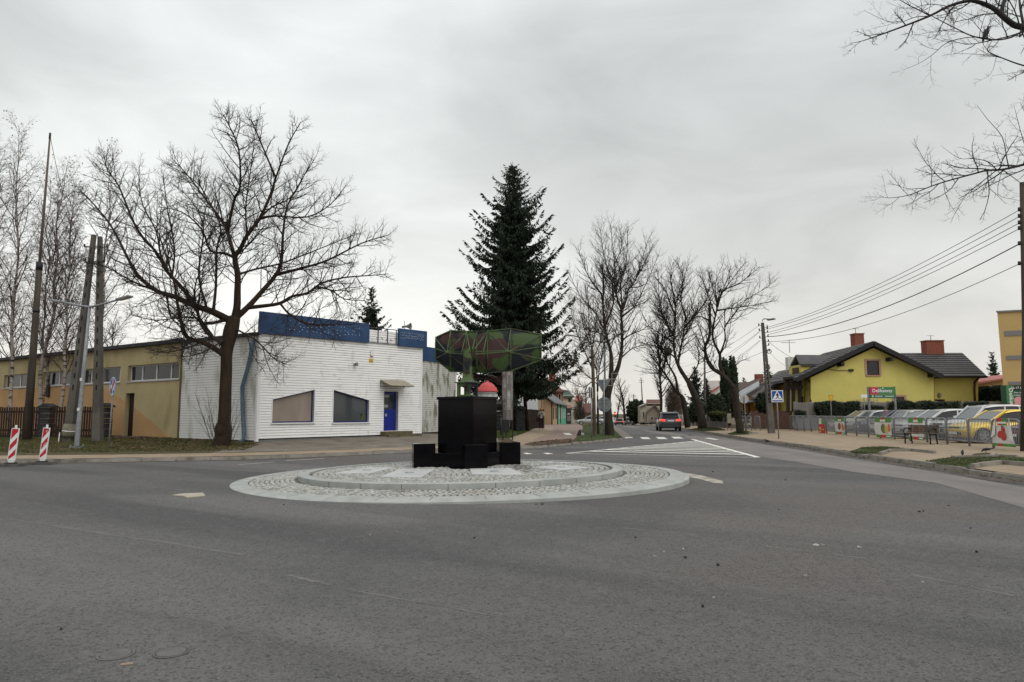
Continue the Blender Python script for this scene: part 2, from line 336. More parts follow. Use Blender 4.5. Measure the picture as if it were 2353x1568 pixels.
# ---------------------------------------------------------------- mesh builder
ORG = {}
class MB:
    def __init__(s): s.v = []; s.n = 0; s.f = []
    def add(s, verts, faces, sm=False, m=0):
        verts = np.asarray([tuple(q) for q in verts], float).reshape(-1, 3)
        by = {}
        for f in faces: by.setdefault(len(f), []).append(f)
        for k, fl in by.items(): s.f.append((np.asarray(fl, int) + s.n, sm, m))
        s.v.append(verts); s.n += len(verts); return s
    def arr(s, verts, quads, sm=False, m=0):
        s.f.append((quads + s.n, sm, m)); s.v.append(verts.reshape(-1, 3)); s.n += verts.reshape(-1, 3).shape[0]; return s
    def build(s, name, mats, parent=None, org=None, bevel=0.0, **tags):
        if not isinstance(mats, (list, tuple)): mats = [mats]
        V = np.concatenate(s.v) if s.v else np.zeros((0, 3))
        if parent is not None: o = ORG.get(parent.name, np.zeros(3))
        else: o = np.asarray(org if org is not None else (0, 0, 0), float)
        V = V - o
        me = bpy.data.meshes.new(name)
        me.vertices.add(len(V)); me.vertices.foreach_set('co', V.astype(np.float32).ravel())
        loops = np.concatenate([f.ravel() for f, _, _ in s.f]); sizes = np.concatenate([np.full(len(f), f.shape[1]) for f, _, _ in s.f])
        me.loops.add(len(loops)); me.loops.foreach_set('vertex_index', loops.astype(np.int32))
        me.polygons.add(len(sizes)); starts = np.concatenate([[0], np.cumsum(sizes)[:-1]])
        me.polygons.foreach_set('loop_start', starts.astype(np.int32)); me.polygons.foreach_set('loop_total', sizes.astype(np.int32))
        me.polygons.foreach_set('use_smooth', np.concatenate([np.full(len(f), sm) for f, sm, _ in s.f]))
        for q in mats: me.materials.append(q)
        if len(mats) > 1: me.polygons.foreach_set('material_index', np.concatenate([np.full(len(f), mi) for f, _, mi in s.f]).astype(np.int32))
        me.update(calc_edges=True); me.validate()
        ob = bpy.data.objects.new(name, me); COL.objects.link(ob)
        if parent is not None: ob.parent = parent; ORG[ob.name] = o
        else: ob.location = o; ORG[ob.name] = o
        if bevel:
            bm = ob.modifiers.new('bevel', 'BEVEL'); bm.width = bevel; bm.segments = 2; bm.limit_method = 'ANGLE'
        for k, q in tags.items(): ob[k] = q
        return ob
    # --- shapes
    def box(s, c, d, rz=0.0, m=0):
        x, y, z = d[0] / 2, d[1] / 2, d[2] / 2; cs, sn = math.cos(rz), math.sin(rz)
        P = [(a * x, b * y, e * z) for e in (-1, 1) for a, b in ((-1, -1), (1, -1), (1, 1), (-1, 1))]
        P = [(c[0] + p[0] * cs - p[1] * sn, c[1] + p[0] * sn + p[1] * cs, c[2] + p[2]) for p in P]
        return s.add(P, [(3, 2, 1, 0), (4, 5, 6, 7), (0, 1, 5, 4), (1, 2, 6, 5), (2, 3, 7, 6), (3, 0, 4, 7)], m=m)
    def prism(s, low, high, m=0, sm=False):
        n = len(low)
        return s.add(list(low) + list(high), [tuple(range(n))[::-1], tuple(range(n, 2 * n))] + [(i, (i + 1) % n, n + (i + 1) % n, n + i) for i in range(n)], m=m, sm=sm)
    def slab(s, pts, th, m=0, dirv=(0, 0, -1)):
        d = Vector(dirv) * th; return s.prism([Vector(p) + d for p in pts], [Vector(p) for p in pts], m=m)
    def beam(s, p, q, w, h=None, m=0, up=(0, 0, 1)):
        p, q = Vector(p), Vector(q); h = h or w; t = (q - p).normalized(); u = Vector(up)
        if abs(t.dot(u)) > .97: u = Vector((0, 1, 0))
        a = t.cross(u).normalized() * w / 2; b = a.cross(t).normalized() * h / 2
        return s.prism([p - a - b, p + a - b, p + a + b, p - a + b], [q - a - b, q + a - b, q + a + b, q - a + b], m=m)
    def tube(s, pts, r, k=8, m=0, sm=True, caps=True):
        pts = np.asarray([tuple(p) for p in pts], float); n = len(pts); r = np.full(n, r) if np.isscalar(r) else np.asarray(r, float)
        V, Q = tubes([(pts, r)], k)
        b = s.n; s.arr(V, Q, sm, m)
        if caps: s.f.append((np.array([list(range(b, b + k))[::-1]]), False, m)); s.f.append((np.array([list(range(b + (n - 1) * k, b + n * k))]), False, m))
        return s
    def lathe(s, c, prof, k=20, m=0, sm=True):
        V = []; n = len(prof)
        for r, z in prof:
            for i in range(k):
                a = 2 * math.pi * i / k; V.append((c[0] + r * math.cos(a), c[1] + r * math.sin(a), c[2] + z))
        F = [(j * k + i, j * k + (i + 1) % k, (j + 1) * k + (i + 1) % k, (j + 1) * k + i) for j in range(n - 1) for i in range(k)]
        F += [tuple(range(k))[::-1], tuple(range((n - 1) * k, n * k))]
        return s.add(V, F, sm, m)
    def ell(s, c, rr, k=10, j=7, m=0, rot=None):
        V = []
        for b in range(1, j):
            t = math.pi * b / j - math.pi / 2
            for i in range(k):
                a = 2 * math.pi * i / k; V.append(Vector((math.cos(t) * math.cos(a) * rr[0], math.cos(t) * math.sin(a) * rr[1], math.sin(t) * rr[2])))
        V += [Vector((0, 0, -rr[2])), Vector((0, 0, rr[2]))]
        if rot is not None: V = [rot @ q for q in V]
        V = [q + Vector(c) for q in V]
        F = [(b * k + i, b * k + (i + 1) % k, (b + 1) * k + (i + 1) % k, (b + 1) * k + i) for b in range(j - 2) for i in range(k)]
        t = (j - 1) * k
        F += [(t, (i + 1) % k, i) for i in range(k)] + [(t + 1, (j - 2) * k + i, (j - 2) * k + (i + 1) % k) for i in range(k)]
        return s.add(V, F, True, m)
    def plate(s, fr, pts, w0, w1, m=0):
        return s.prism([fr.p(a, b, w0) for a, b in pts], [fr.p(a, b, w1) for a, b in pts], m=m)
    def disc(s, fr, a, b, r, w0, w1, m=0, k=28, r2=None):
        r2 = r2 or r
        return s.plate(fr, [(a + r * math.cos(2 * math.pi * i / k), b + r2 * math.sin(2 * math.pi * i / k)) for i in range(k)], w0, w1, m)
    def rect(s, fr, a0, a1, b0, b1, w0, w1, m=0):
        return s.plate(fr, [(a0, b0), (a1, b0), (a1, b1), (a0, b1)], w0, w1, m)
    def fringe(s, fr, a0, a1, b0, b1, t, w0, w1, m=0):      # four butted frame bars
        s.rect(fr, a0, a1, b0, b0 + t, w0, w1, m); s.rect(fr, a0, a1, b1 - t, b1, w0, w1, m)
        s.rect(fr, a0, a0 + t, b0 + t, b1 - t, w0, w1, m); return s.rect(fr, a1 - t, a1, b0 + t, b1 - t, w0, w1, m)

def tubes(polys, k):
    """polylines with equal or different point counts -> vertices, quads"""
    VS, QS, base = [], [], 0
    groups = {}
    for p, r in polys: groups.setdefault(len(p), []).append((p, r))
    for n, g in groups.items():
        P = np.asarray([x[0] for x in g], float); Rr = np.asarray([x[1] for x in g], float); M = len(g)
        T = np.empty_like(P); T[:, 1:-1] = P[:, 2:] - P[:, :-2]; T[:, 0] = P[:, 1] - P[:, 0]; T[:, -1] = P[:, -1] - P[:, -2]
        T /= np.linalg.norm(T, axis=2, keepdims=True) + 1e-9
        D = P[:, -1] - P[:, 0]; D = np.abs(D); ax = np.argmin(D, axis=1); ref = np.eye(3)[ax][:, None, :]
        A = np.cross(T, np.broadcast_to(ref, T.shape)); A /= np.linalg.norm(A, axis=2, keepdims=True) + 1e-9
        B = np.cross(T, A)
        an = np.arange(k) * 2 * math.pi / k
        V = P[:, :, None, :] + Rr[:, :, None, None] * (np.cos(an)[None, None, :, None] * A[:, :, None, :] + np.sin(an)[None, None, :, None] * B[:, :, None, :])
        i = np.arange(M)[:, None, None] * n * k; j = np.arange(n - 1)[None, :, None] * k; q = np.arange(k)[None, None, :]; q2 = (q + 1) % k
        Q = np.stack([i + j + q, i + j + q2, i + j + k + q2, i + j + k + q], -1).reshape(-1, 4) + base
        VS.append(V.reshape(-1, 3)); QS.append(Q); base += M * n * k
    return np.concatenate(VS), np.concatenate(QS)

class Fr:                       # a flat frame standing in the scene: origin, u (right), v (up), n (towards the viewer)
    def __init__(s, o, u, v=(0, 0, 1)):
        s.o = Vector(o); s.u = Vector(u).normalized(); s.v = Vector(v).normalized(); s.n = s.u.cross(s.v).normalized()
    def p(s, a, b, c=0.0): return s.o + s.u * a + s.v * b + s.n * c
    def uv(s, x, y):
        a, b = ray(x, y); d = Vector((a, 1, b)); c = Vector((0, 0, CAMH))
        t = (s.o - c).dot(s.n) / d.dot(s.n); q = c + d * t - s.o
        return q.dot(s.u), q.dot(s.v)
    def tilt(s, ang):
        return Fr(s.o, s.u * math.cos(ang) - s.v * math.sin(ang), s.v * math.cos(ang) + s.u * math.sin(ang))

def thing(name, label, cat, loc=(0, 0, 0), rz=None, group=None):
    o = bpy.data.objects.new(name, None); COL.objects.link(o); o.empty_display_size = .2
    o.location = loc; o['label'] = label; o['category'] = cat
    if group: o['group'] = group
    if rz is not None: o.rotation_euler = (0, 0, rz); ORG[o.name] = np.zeros(3)
    else: ORG[o.name] = np.asarray(tuple(loc), float)
    return o
def dup(root, loc, rz=None, label=None, group=None):
    r = root.copy(); COL.objects.link(r); r.location = loc
    if rz is not None: r.rotation_euler = (0, 0, rz)
    if label: r['label'] = label
    if group: r['group'] = group
    for ch in list(root.children):
        c = ch.copy(); COL.objects.link(c); c.parent = r
        for g in list(ch.children):
            d = g.copy(); COL.objects.link(d); d.parent = c
    return r
def tagt(o, label, cat, group=None):
    o['label'] = label; o['category'] = cat
    if group: o['group'] = group
    return o
def write(name, txt, mt, fr, a, b, size, w, parent, align='CENTER', sx=1.0, th=.004, rot=0.0):
    cu = bpy.data.curves.new('txt', 'FONT'); cu.body = txt; cu.size = size; cu.align_x = align; cu.align_y = 'CENTER'; cu.resolution_u = 2; cu.offset = size * .010
    tmp = bpy.data.objects.new('txt', cu); COL.objects.link(tmp)
    bpy.context.view_layer.update()
    me = bpy.data.meshes.new_from_object(tmp.evaluated_get(bpy.context.evaluated_depsgraph_get())); bpy.data.objects.remove(tmp)
    o = ORG.get(parent.name, np.zeros(3)) if parent else np.zeros(3)
    c, sn = math.cos(rot), math.sin(rot)
    for v in me.vertices:
        x, y = v.co.x * sx, v.co.y; x, y = x * c - y * sn, x * sn + y * c
        v.co = fr.p(a + x, b + y, w) - Vector(o)
    me.materials.clear(); me.materials.append(mt); me.name = name
    ob = bpy.data.objects.new(name, me); COL.objects.link(ob); ob.parent = parent; ORG[ob.name] = o
    return ob
def sheet(name, poly, mt, dz=.004, step=1.2, kind='structure', hf=None):
    hf = hf or hgt
    bm = bmesh.new(); bm.faces.new([bm.verts.new((p[0], p[1], 0)) for p in poly])
    xs = [p[0] for p in poly]; ys = [p[1] for p in poly]
    for ax, lo, hi in ((0, min(xs), max(xs)), (1, min(ys), max(ys))):
        st = max(step, (hi - lo) / 90); q = lo + st
        while q < hi:
            co = (q, 0, 0) if ax == 0 else (0, q, 0); no = (1, 0, 0) if ax == 0 else (0, 1, 0)
            bmesh.ops.bisect_plane(bm, geom=bm.verts[:] + bm.edges[:] + bm.faces[:], plane_co=co, plane_no=no); q += st
    for v in bm.verts: v.co.z = hf(v.co.x, v.co.y) + dz
    bm.normal_update()
    for f in bm.faces:
        if f.normal.z < 0: f.normal_flip()
    me = bpy.data.meshes.new(name); bm.to_mesh(me); bm.free(); me.materials.append(mt)
    ob = bpy.data.objects.new(name, me); COL.objects.link(ob); ob['kind'] = kind
    return ob
def inside(x, y, poly):
    c = False; j = len(poly) - 1
    for i in range(len(poly)):
        xi, yi = poly[i][0], poly[i][1]; xj, yj = poly[j][0], poly[j][1]
        if (yi > y) != (yj > y) and x < (xj - xi) * (y - yi) / (yj - yi) + xi: c = not c
        j = i
    return c
# ================================================================ GROUND
def struct(o, kind='structure'): o['kind'] = kind; return o
def long_sheet(name, hw, ys, z, m):
    g = MB(); V = [(x, y, dip(y) + z) for y in ys for x in (-hw, hw)]
    g.add(V, [(2 * i, 2 * i + 1, 2 * i + 3, 2 * i + 2) for i in range(len(ys) - 1)]); struct(g.build(name, m))
long_sheet('ground', 900, [-300, 75, 205, 1500], -.06, verge); long_sheet('road', 150, [-30, 75, 205, 420], 0, asphalt)
# left terrain (kerb outwards)
xl = sorted(set(list(np.linspace(-140, -30, 12)) + list(np.linspace(-28, KXE, 60)) + [p.x for p in KLp])); tl = [.16, .5, 1, 2, 3, 5, 7, 9, 11, 14, 18, 24, 32, 45, 70, 120, 220, 390]
V, F = [], []
for x in xl:
    w = max(0, (x + 25) / (KXE + 25)) ** 2
    for t in tl:
        Y = KL(x) + t
        X = x + w * (max(AL(Y), KXE) - KXE) - (.15 if x == xl[-1] else 0)
        V.append((X, Y, hgt(min(X, (AL(Y) if Y > KLp[-1].y else KXE) - .02), Y)))
n = len(tl)
for i in range(len(xl) - 1):
    for j in range(n - 1): F.append((i * n + j, (i + 1) * n + j, (i + 1) * n + j + 1, i * n + j + 1))
g = MB(); g.add(V, F); struct(g.build('verge', verge))
yr = sorted(set(list(np.linspace(-25, 60, 70)) + list(np.linspace(62, 410, 40)))); tr = [.16, .6, 1.2, 2, 3, 5, 8, 11, 14.2, 20, 40, 90, 130]
V, F = [], []
for y in yr:
    for t in tr: V.append((KR(y) + t, y, hgt(KR(y) + t, y)))
n = len(tr)
for i in range(len(yr) - 1):
    for j in range(n - 1): F.append((i * n + j, i * n + j + 1, (i + 1) * n + j + 1, (i + 1) * n + j))
g = MB(); g.add(V, F); struct(g.build('footway', tan))
def kerb(name, pts, w=.16, top=.125, mt=kerbm, seglen=1.0, inward=1, jit=.012):
    g = MB(); acc = []
    for a, b in zip(pts[:-1], pts[1:]):
        a, b = Vector((*a, 0)), Vector((*b, 0)); L = (b - a).length; k = max(1, int(L / seglen))
        for i in range(k): acc.append((a.lerp(b, i / k), a.lerp(b, (i + 1) / k)))
    for p, q in acc:
        t = (q - p).normalized(); nn = Vector((-t.y, t.x, 0)) * inward
        p2, q2 = p + t * .006, q - t * .006; h = top + R.uniform(-jit, jit); o = R.uniform(-jit, jit) * nn
        lo = [p2 + o, q2 + o, q2 + nn * w + o, p2 + nn * w + o]
        lo = [Vector((v.x, v.y, -.02 + dip(v.y))) for v in lo]; hi = [Vector((v.x, v.y, h + dip(v.y))) for v in lo]
        hi[0] += nn * .02; hi[1] += nn * .02
        g.prism(lo, hi)
    return g.build(name, mt)
kl = [(-60.0, KL(-60)), (-45.0, KL(-45))] + [(p.x, p.y) for p in KLp] + [(p.x, p.y) for p in ALp[1:]] + [(21.3, 150)]
# soften the splitter corner
struct(kerb('kerb', kl))
struct(kerb('kerb', [(float(np.interp(y, KRy, KRx)), y) for y in list(np.linspace(-20, 60, 60)) + [75, 92, 120, 150]], inward=-1, jit=.02))
# paving sheets on the left
def KO(x, t): return (x, KL(x) + t)
sw = [KO(x, .17) for x in np.linspace(-60, -2.5, 40)] + [KO(x, 1.75) for x in np.linspace(-2.5, -60, 40)]
sheet('pavement', sw, tan, .006)
fA = hit(*Z3(262, 1420)); fB = hit(*Z3(1960, 1362))
pl = [KO(-11.2, 1.76), KO(-8, 1.76), KO(-5, 1.76), KO(-2.5, 1.76), hit(1168, 1022)[:2], hit(1140, 1010)[:2], hit(1050, 1000)[:2], hit(972, 997)[:2], hit(770, 1002)[:2], hit(600, 1017)[:2]]
sheet('paved_forecourt', [(p[0], p[1]) for p in pl], greypave, .008)
path_l = [hit(*Z4(x, y)) for x, y in [(1130, 1150), (1060, 1105), (1180, 1060), (1300, 1005), (1380, 985), (1480, 978), (1560, 975)]]
path_r = [hit(*Z4(x, y)) for x, y in [(1625, 985), (1665, 1020), (1600, 1100), (1560, 1150), (1420, 1168), (1280, 1172), (1130, 1172)]]
sheet('brick_path', [(p.x, p.y) for p in path_l + path_r], brickpath, .010)
ty = [hit(*Z4(x, y)) for x, y in [(1130, 1148), (1062, 1107), (1180, 1064), (1300, 1010), (1420, 1015), (1420, 1050), (1330, 1085), (1240, 1130), (1150, 1160)]]
sheet('cycle_path', [(p.x, p.y) for p in ty], tan, .014)
dr = [hit(*Z4(x, y)) for x, y in [(1180, 1155), (1280, 1132), (1400, 1120), (1560, 1108), (1600, 1125), (1560, 1150), (1420, 1166), (1250, 1171)]]
sheet('dirt_patch', [(p.x, p.y) for p in dr], dirt, .018)
isl = [hit(*Z4(x, y)) for x, y in [(1600, 1125), (1660, 1050), (1665, 1000), (1740, 985), (1800, 985), (1890, 1000), (1950, 1060), (1990, 1100), (1900, 1112), (1700, 1125)]]
ISL = [(p.x, p.y) for p in isl]
sheet('grass_island', ISL, grassy, .02)
gl = [hit(*Z4(x, y)) for x, y in [(940, 1100), (1060, 1098), (1180, 1056), (1300, 1004), (1180, 1010), (1080, 1030), (940, 1060)]]
sheet('grass_strip', [(p.x, p.y) for p in gl], grassy, .02)
for px in ([(1495, 1060), (1520, 1075), (1580, 1078), (1550, 1060)],):
    sheet('road_marking', [tuple(hit(*Z4(x, y)))[:2] for x, y in px], white_line, .022)
sdr = [gnd(*Z5(x, y)) for x, y in [(975, 1215), (1010, 1255), (1060, 1320), (1115, 1345), (1240, 1335), (1150, 1270), (1060, 1215), (1000, 1190)]]
sheet('road_dirt', [(p.x, p.y) for p in sdr], mat('sandy_dirt', (.17, .145, .125), .95, (.21, .185, .165), 1.5), .006, hf=lambda x, y: 0)
# right carriageway patch, pinkish old asphalt
pr = [gnd(*p) for p in [(1585, 1000), (1640, 1002), (1720, 1016), (1850, 1037), (1984, 1060), (2105, 1078), (2340, 1118), (2900, 1215), (3300, 1330), (3500, 1500), (2800, 1300), (2353, 1168), (2150, 1110), (1960, 1085), (1830, 1062), (1745, 1050), (1640, 1020), (1570, 1005)]]
sheet('old_carriageway', [(p.x, p.y) for p in pr], pinkroad, .004, hf=lambda x, y: 0)
far = [gnd(*p) for p in [(1470, 986), (1560, 996), (1590, 1001), (1560, 1004), (1500, 996), (1440, 980), (1412, 974), (1440, 974)]]
sheet('old_carriageway', [(p.x, p.y) for p in far], pinkroad, .004, hf=lambda x, y: dip(y))
flat = lambda x, y: dip(y)
def gp(name, px, mt, dz): return sheet(name, [tuple(gnd(*p))[:2] for p in px], mt, dz, hf=flat)
# asphalt seams
for a, b, w, mm in [((-30, 1186), (560, 1275), .07, seamd), ((660, 1322), (760, 1345), .05, seam), ((1410, 1212), (1730, 1242), .05, seam), ((1760, 1256), (1990, 1284), .05, seam),
                    ((180, 1102), (420, 1127), .05, seam), ((1660, 1113), (1850, 1128), .05, seam), ((1850, 1128), (2040, 1140), .03, seam), ((2090, 1320), (2330, 1370), .04, seam), ((760, 1348), (1160, 1420), .025, seam)]:
    p, q = gnd(*a), gnd(*b); t = (q - p).normalized(); nn = Vector((-t.y, t.x, 0)) * w
    k = 14; lo = [p.lerp(q, i / k) + nn * R.uniform(-.9, .0) for i in range(k + 1)]; hi = [p.lerp(q, i / k) + nn * R.uniform(.25, 1.0) for i in range(k + 1)]
    sheet('asphalt_seam', [(v.x, v.y) for v in lo + hi[::-1]], mm, .002, hf=flat)
# markings: hatch wedge
hp = [gnd(*Z5(x, y)) for x, y in [(370, 1530), (2010, 1378)]]
hatch_tip = gnd(1606, 1014.5)
A0, A1, A2 = gnd(1302, 1042.5), gnd(1607, 1013.5), gnd(1742, 1052)
def lane(a, b, w, name='road_marking', dz=.009):
    t = (b - a).normalized(); nn = Vector((-t.y, t.x, 0)) * w / 2
    sheet(name, [(v.x, v.y) for v in (a + nn, b + nn, b - nn, a - nn)], white_line, dz, hf=flat)
lane(A0, A1, .17, dz=.009); lane(gnd(1590, 1010), A2, .22, dz=.012); lane(A0, A2, .12, dz=.010)
for i in range(1, 12):
    f = (i / 12) ** .85
    p = A0.lerp(A1, f); q = A2.lerp(A1, f); d = (A2 - A0).normalized()
    lane(p.lerp(q, .012), p.lerp(q, .985), .44, dz=.013)
for px in [[(1350, 1320), (1330, 1345), (1450, 1348), (1410, 1324)], [(1510, 1322), (1545, 1348), (1660, 1348), (1610, 1324)], [(1697, 1320), (1740, 1342), (1862, 1342), (1800, 1320)], [(1128, 1325), (1135, 1337), (1225, 1333), (1225, 1325)],
           [(1315, 1325), (1345, 1348), (1450, 1348), (1415, 1325)]][1:]:
    gp('road_marking', [Z5(x, y) for x, y in px], white_line, .008)
for px in [[(1166, 1224), (1200, 1222), (1254, 1230), (1200, 1233)], [(1332, 1224), (1370, 1222), (1424, 1229), (1370, 1233)]]:
    gp('road_marking', [Z4(x, y) for x, y in px], white_line, .008)
gp('road_marking', [Z6(x, y) for x, y in [(185, 1374), (245, 1372), (345, 1390), (300, 1392)]], white_line, .009)
gp('road_marking', [(545, 1068), (628, 1062), (634, 1062.6), (552, 1069)], mat('worn_dash', (.36, .35, .33), .9, (.26, .25, .24), 3), .008)
gp('road_marking', [(652, 1059), (742, 1054), (747, 1054.8), (660, 1060)], mat('worn_dash', (.36, .35, .33), .9), .008)
gp('road_marking', [(1478, 1077), (1545, 1083), (1610, 1093), (1660, 1106), (1662, 1112), (1640, 1111), (1605, 1101), (1545, 1090), (1482, 1081)], mat('worn_cream_paint', (.50, .46, .39), .9, (.24, .22, .20), 3.5), .007)
gp('road_marking', [Z5(x, y) for x, y in [(1130, 1160), (1200, 1163), (1320, 1200), (1290, 1200)]], mat('worn_paint', (.30, .29, .27), .9), .008)

# ================================================================ ROUNDABOUT
RX, RY_ = -1.24, 17.05
SL = lambda x: .012 * (x - RX)
def ring(rx, ry, k=96): return [(RX + rx * math.cos(2 * math.pi * i / k), RY_ + ry * math.sin(2 * math.pi * i / k)) for i in range(k)]
def band(g, r0, z0, r1, z1, k=96, m=0):
    a, b = ring(*r0, k), ring(*r1, k)
    g.add([(x, y, z0 + SL(x)) for x, y in a] + [(x, y, z1 + SL(x)) for x, y in b], [(i, (i + 1) % k, k + (i + 1) % k, k + i) for i in range(k)], m=m)
g = MB(); band(g, (5.5, 4.92), -.1, (5.5, 4.92), .035); band(g, (5.5, 4.92), .035, (5.42, 4.84), .07); band(g, (5.42, 4.84), .07, (5.06, 4.48), .085); band(g, (5.06, 4.48), .085, (5.06, 4.48), -.05)
apron_rim = struct(g.build('roundabout_rim', granite))
g = MB()
for i in range(34):
    a = 2 * math.pi * i / 34 + .05; ca, sa = math.cos(a), math.sin(a); t = Vector((-sa, ca, 0)) * .006
    p = Vector((RX + 5.07 * ca, RY_ + 4.49 * sa, 0)); q = Vector((RX + 5.44 * ca, RY_ + 4.86 * sa, 0))
    g.add([(v.x, v.y, z + SL(v.x)) for v, z in ((p - t, .0875), (q - t, .0715), (q + t, .0715), (p + t, .0875))], [(0, 1, 2, 3)])
for i in range(26):
    a = 2 * math.pi * i / 26 + .11; ca, sa = math.cos(a), math.sin(a); t = Vector((-sa, ca, 0)) * .006
    v = [Vector((RX + (3.95 + .004) * ca, RY_ + (3.40 + .004) * sa, 0)) + t * s for s in (-1, 1)]
    g.add([(v[0].x, v[0].y, .08 + SL(v[0].x)), (v[1].x, v[1].y, .08 + SL(v[1].x)), (v[1].x, v[1].y, .192 + SL(v[1].x)), (v[0].x, v[0].y, .192 + SL(v[0].x))], [(0, 1, 2, 3)])
struct(g.build('kerb_joints', joint))
def zc(x, y):       # island surface height without the cross slope
    f = math.sqrt(((x - RX) / 3.95) ** 2 + ((y - RY_) / 3.40) ** 2)
    if f <= 1: return .195 + .06 * (1 - f)
    return .075 + .02 * max(0, 1 - (f - 1) / .35)
g = MB(); band(g, (5.07, 4.49), .068, (3.93, 3.38), .085); struct(g.build('roundabout_apron', joint))
g = MB(); band(g, (3.95, 3.40), .0, (3.95, 3.40), .20); band(g, (3.95, 3.40), .20, (3.925, 3.375), .212); band(g, (3.925, 3.375), .212, (3.71, 3.18), .216); band(g, (3.71, 3.18), .216, (3.71, 3.18), .15)
struct(g.build('roundabout_kerb', granite))
g = MB(); k = 64; rr = ring(3.72, 3.19, k)
g.add([(x, y, zc(x, y) - .022 + SL(x)) for x, y in rr] + [(RX + (x - RX) * .4, RY_ + (y - RY_) * .4, .21 + SL(x)) for x, y in rr], [(i, (i + 1) % k, k + (i + 1) % k, k + i) for i in range(k)] + [tuple(range(k, 2 * k))])
struct(g.build('roundabout_island', joint))
# slabs let into the cobbles
slab_px = [[Z4(*p) for p in q] for q in (
    [(-10, 1410), (330, 1420), (445, 1360), (160, 1352)], [(752, 1402), (1190, 1408), (1062, 1356), (730, 1362)], [(1245, 1350), (1480, 1372), (1730, 1352), (1480, 1326)],
    [(-300, 1352), (-480, 1390), (-200, 1345), (-80, 1312)], [(1250, 1302), (1480, 1312), (1640, 1308), (1430, 1296)])]
slab_px[3] = [(765, 1084), (850, 1086), (905, 1073), (850, 1071)]
SLABS = [[tuple(gnd(x, y, .22))[:2] for x, y in q] for q in slab_px]
MC_ = (RX + .03, 18.0)
PR = rad(-31)
def podium_in(x, y, m=0.0):
    dx, dy = x - MC_[0], y - MC_[1]; c, s = math.cos(PR), math.sin(PR)
    return abs(dx * c + dy * s) < .85 + m and abs(-dx * s + dy * c) < .85 + m
def stones(inner):
    g = MB(); V, F = [], []; s = .118
    rings = np.arange(.12, .965, .118 / 3.6) if inner else np.arange(1.035, 1.27, .118 / 4.2)
    for f in rings:
        ax, ay = (3.71 * f / .94, 3.18 * f / .94) if inner else (3.95 * f, 3.40 * f + (f - 1) * .62)
        if inner and f > .935: continue
        cnt = int(2 * math.pi * (ax + ay) / 2 / s); o = R.random()
        for i in range(cnt):
            a = 2 * math.pi * (i + o) / cnt; x, y = RX + ax * math.cos(a), RY_ + ay * math.sin(a)
            if inner and (podium_in(x, y, -.02) or any(inside(x, y, q) for q in SLABS)): continue
            z = zc(x, y) + SL(x) + R.uniform(-.008, .008) + (0 if inner else .004); h = .03
            th = a + R.uniform(-.25, .25); c, sn = math.cos(th), math.sin(th); w, d = s * R.uniform(.36, .47), s * R.uniform(.36, .46)
            b = len(V); q = [(w, d), (-w, d), (-w, -d), (w, -d)]
            for u, v in q: V.append((x + u * c - v * sn, y + u * sn + v * c, z - h))
            for u, v in q:
                u *= .72 + R.uniform(-.1, .1); v *= .72 + R.uniform(-.1, .1); V.append((x + u * c - v * sn, y + u * sn + v * c, z + R.uniform(-.006, .006)))
            F += [(b + 4, b + 5, b + 6, b + 7)] + [(b + j, b + (j + 1) % 4, b + 4 + (j + 1) % 4, b + 4 + j) for j in range(4)]
    return g.add(V, F)
struct(stones(True).build('island_cobbles', cobble)); struct(stones(False).build('apron_cobbles', cobble))
g = MB()
for q in SLABS: g.prism([(x, y, zc(x, y) - .05 + SL(x)) for x, y in q], [(x, y, zc(x, y) + .006 + SL(x)) for x, y in q])
struct(g.build('island_slabs', slabm))
for q, w in zip(SLABS, ('in the slab left of the plinth front', 'in the slab in front of the black plinth', 'in the slab right of the plinth', 'in the slab at the far left of the island', 'in the slab behind right of the plinth')):
    cx = sum(p[0] for p in q) / 4; cy = sum(p[1] for p in q) / 4; z = zc(cx, cy) + SL(cx) + .006
    t = thing('ground_spotlight', 'small flush round floor light ' + w, 'spotlight', (cx, cy, z), group='floor lights let into the island')
    MB().lathe((cx, cy, z), [(.11, -.01), (.11, .008), (.085, .012), (.085, .008)], 18).build('bezel', galv, t); MB().lathe((cx, cy, z), [(.084, -.002), (.084, .011)], 18).build('lens', nightlamp, t)

# ================================================================ MONUMENT
mz = .225 + SL(MC_[0])
mon = thing('monument_plinth', 'black polished granite plinth with corner blocks in the middle of the roundabout', 'plinth', (*MC_, mz))
def rot2(dx, dy, a=PR): c, s = math.cos(a), math.sin(a); return (MC_[0] + dx * c - dy * s, MC_[1] + dx * s + dy * c)
MB().box((*MC_, mz + .16), (1.64, 1.64, .40), PR).build('podium', black_gran, mon, bevel=.008)
g = MB(); c0 = rot2(.02, .02)
MB().box((*c0, mz + .36 + .685), (1.12, 1.12, 1.37), PR).build('main_block', black_gran, mon, bevel=.006)
MB().box((*c0, mz + .36 + 1.405), (1.18, 1.18, .07), PR).build('cap_slab', black_gran, mon, bevel=.006)
TOPZ = mz + .36 + 1.44
for sx, sy in ((-1, -1), (1, -1), (-1, 1), (1, 1)):
    c = rot2(sx * .80, sy * .80); MB().box((c[0], c[1], mz + .265), (.56, .46, .66), PR + math.pi / 4).build('corner_block', black_gran, mon, bevel=.006)

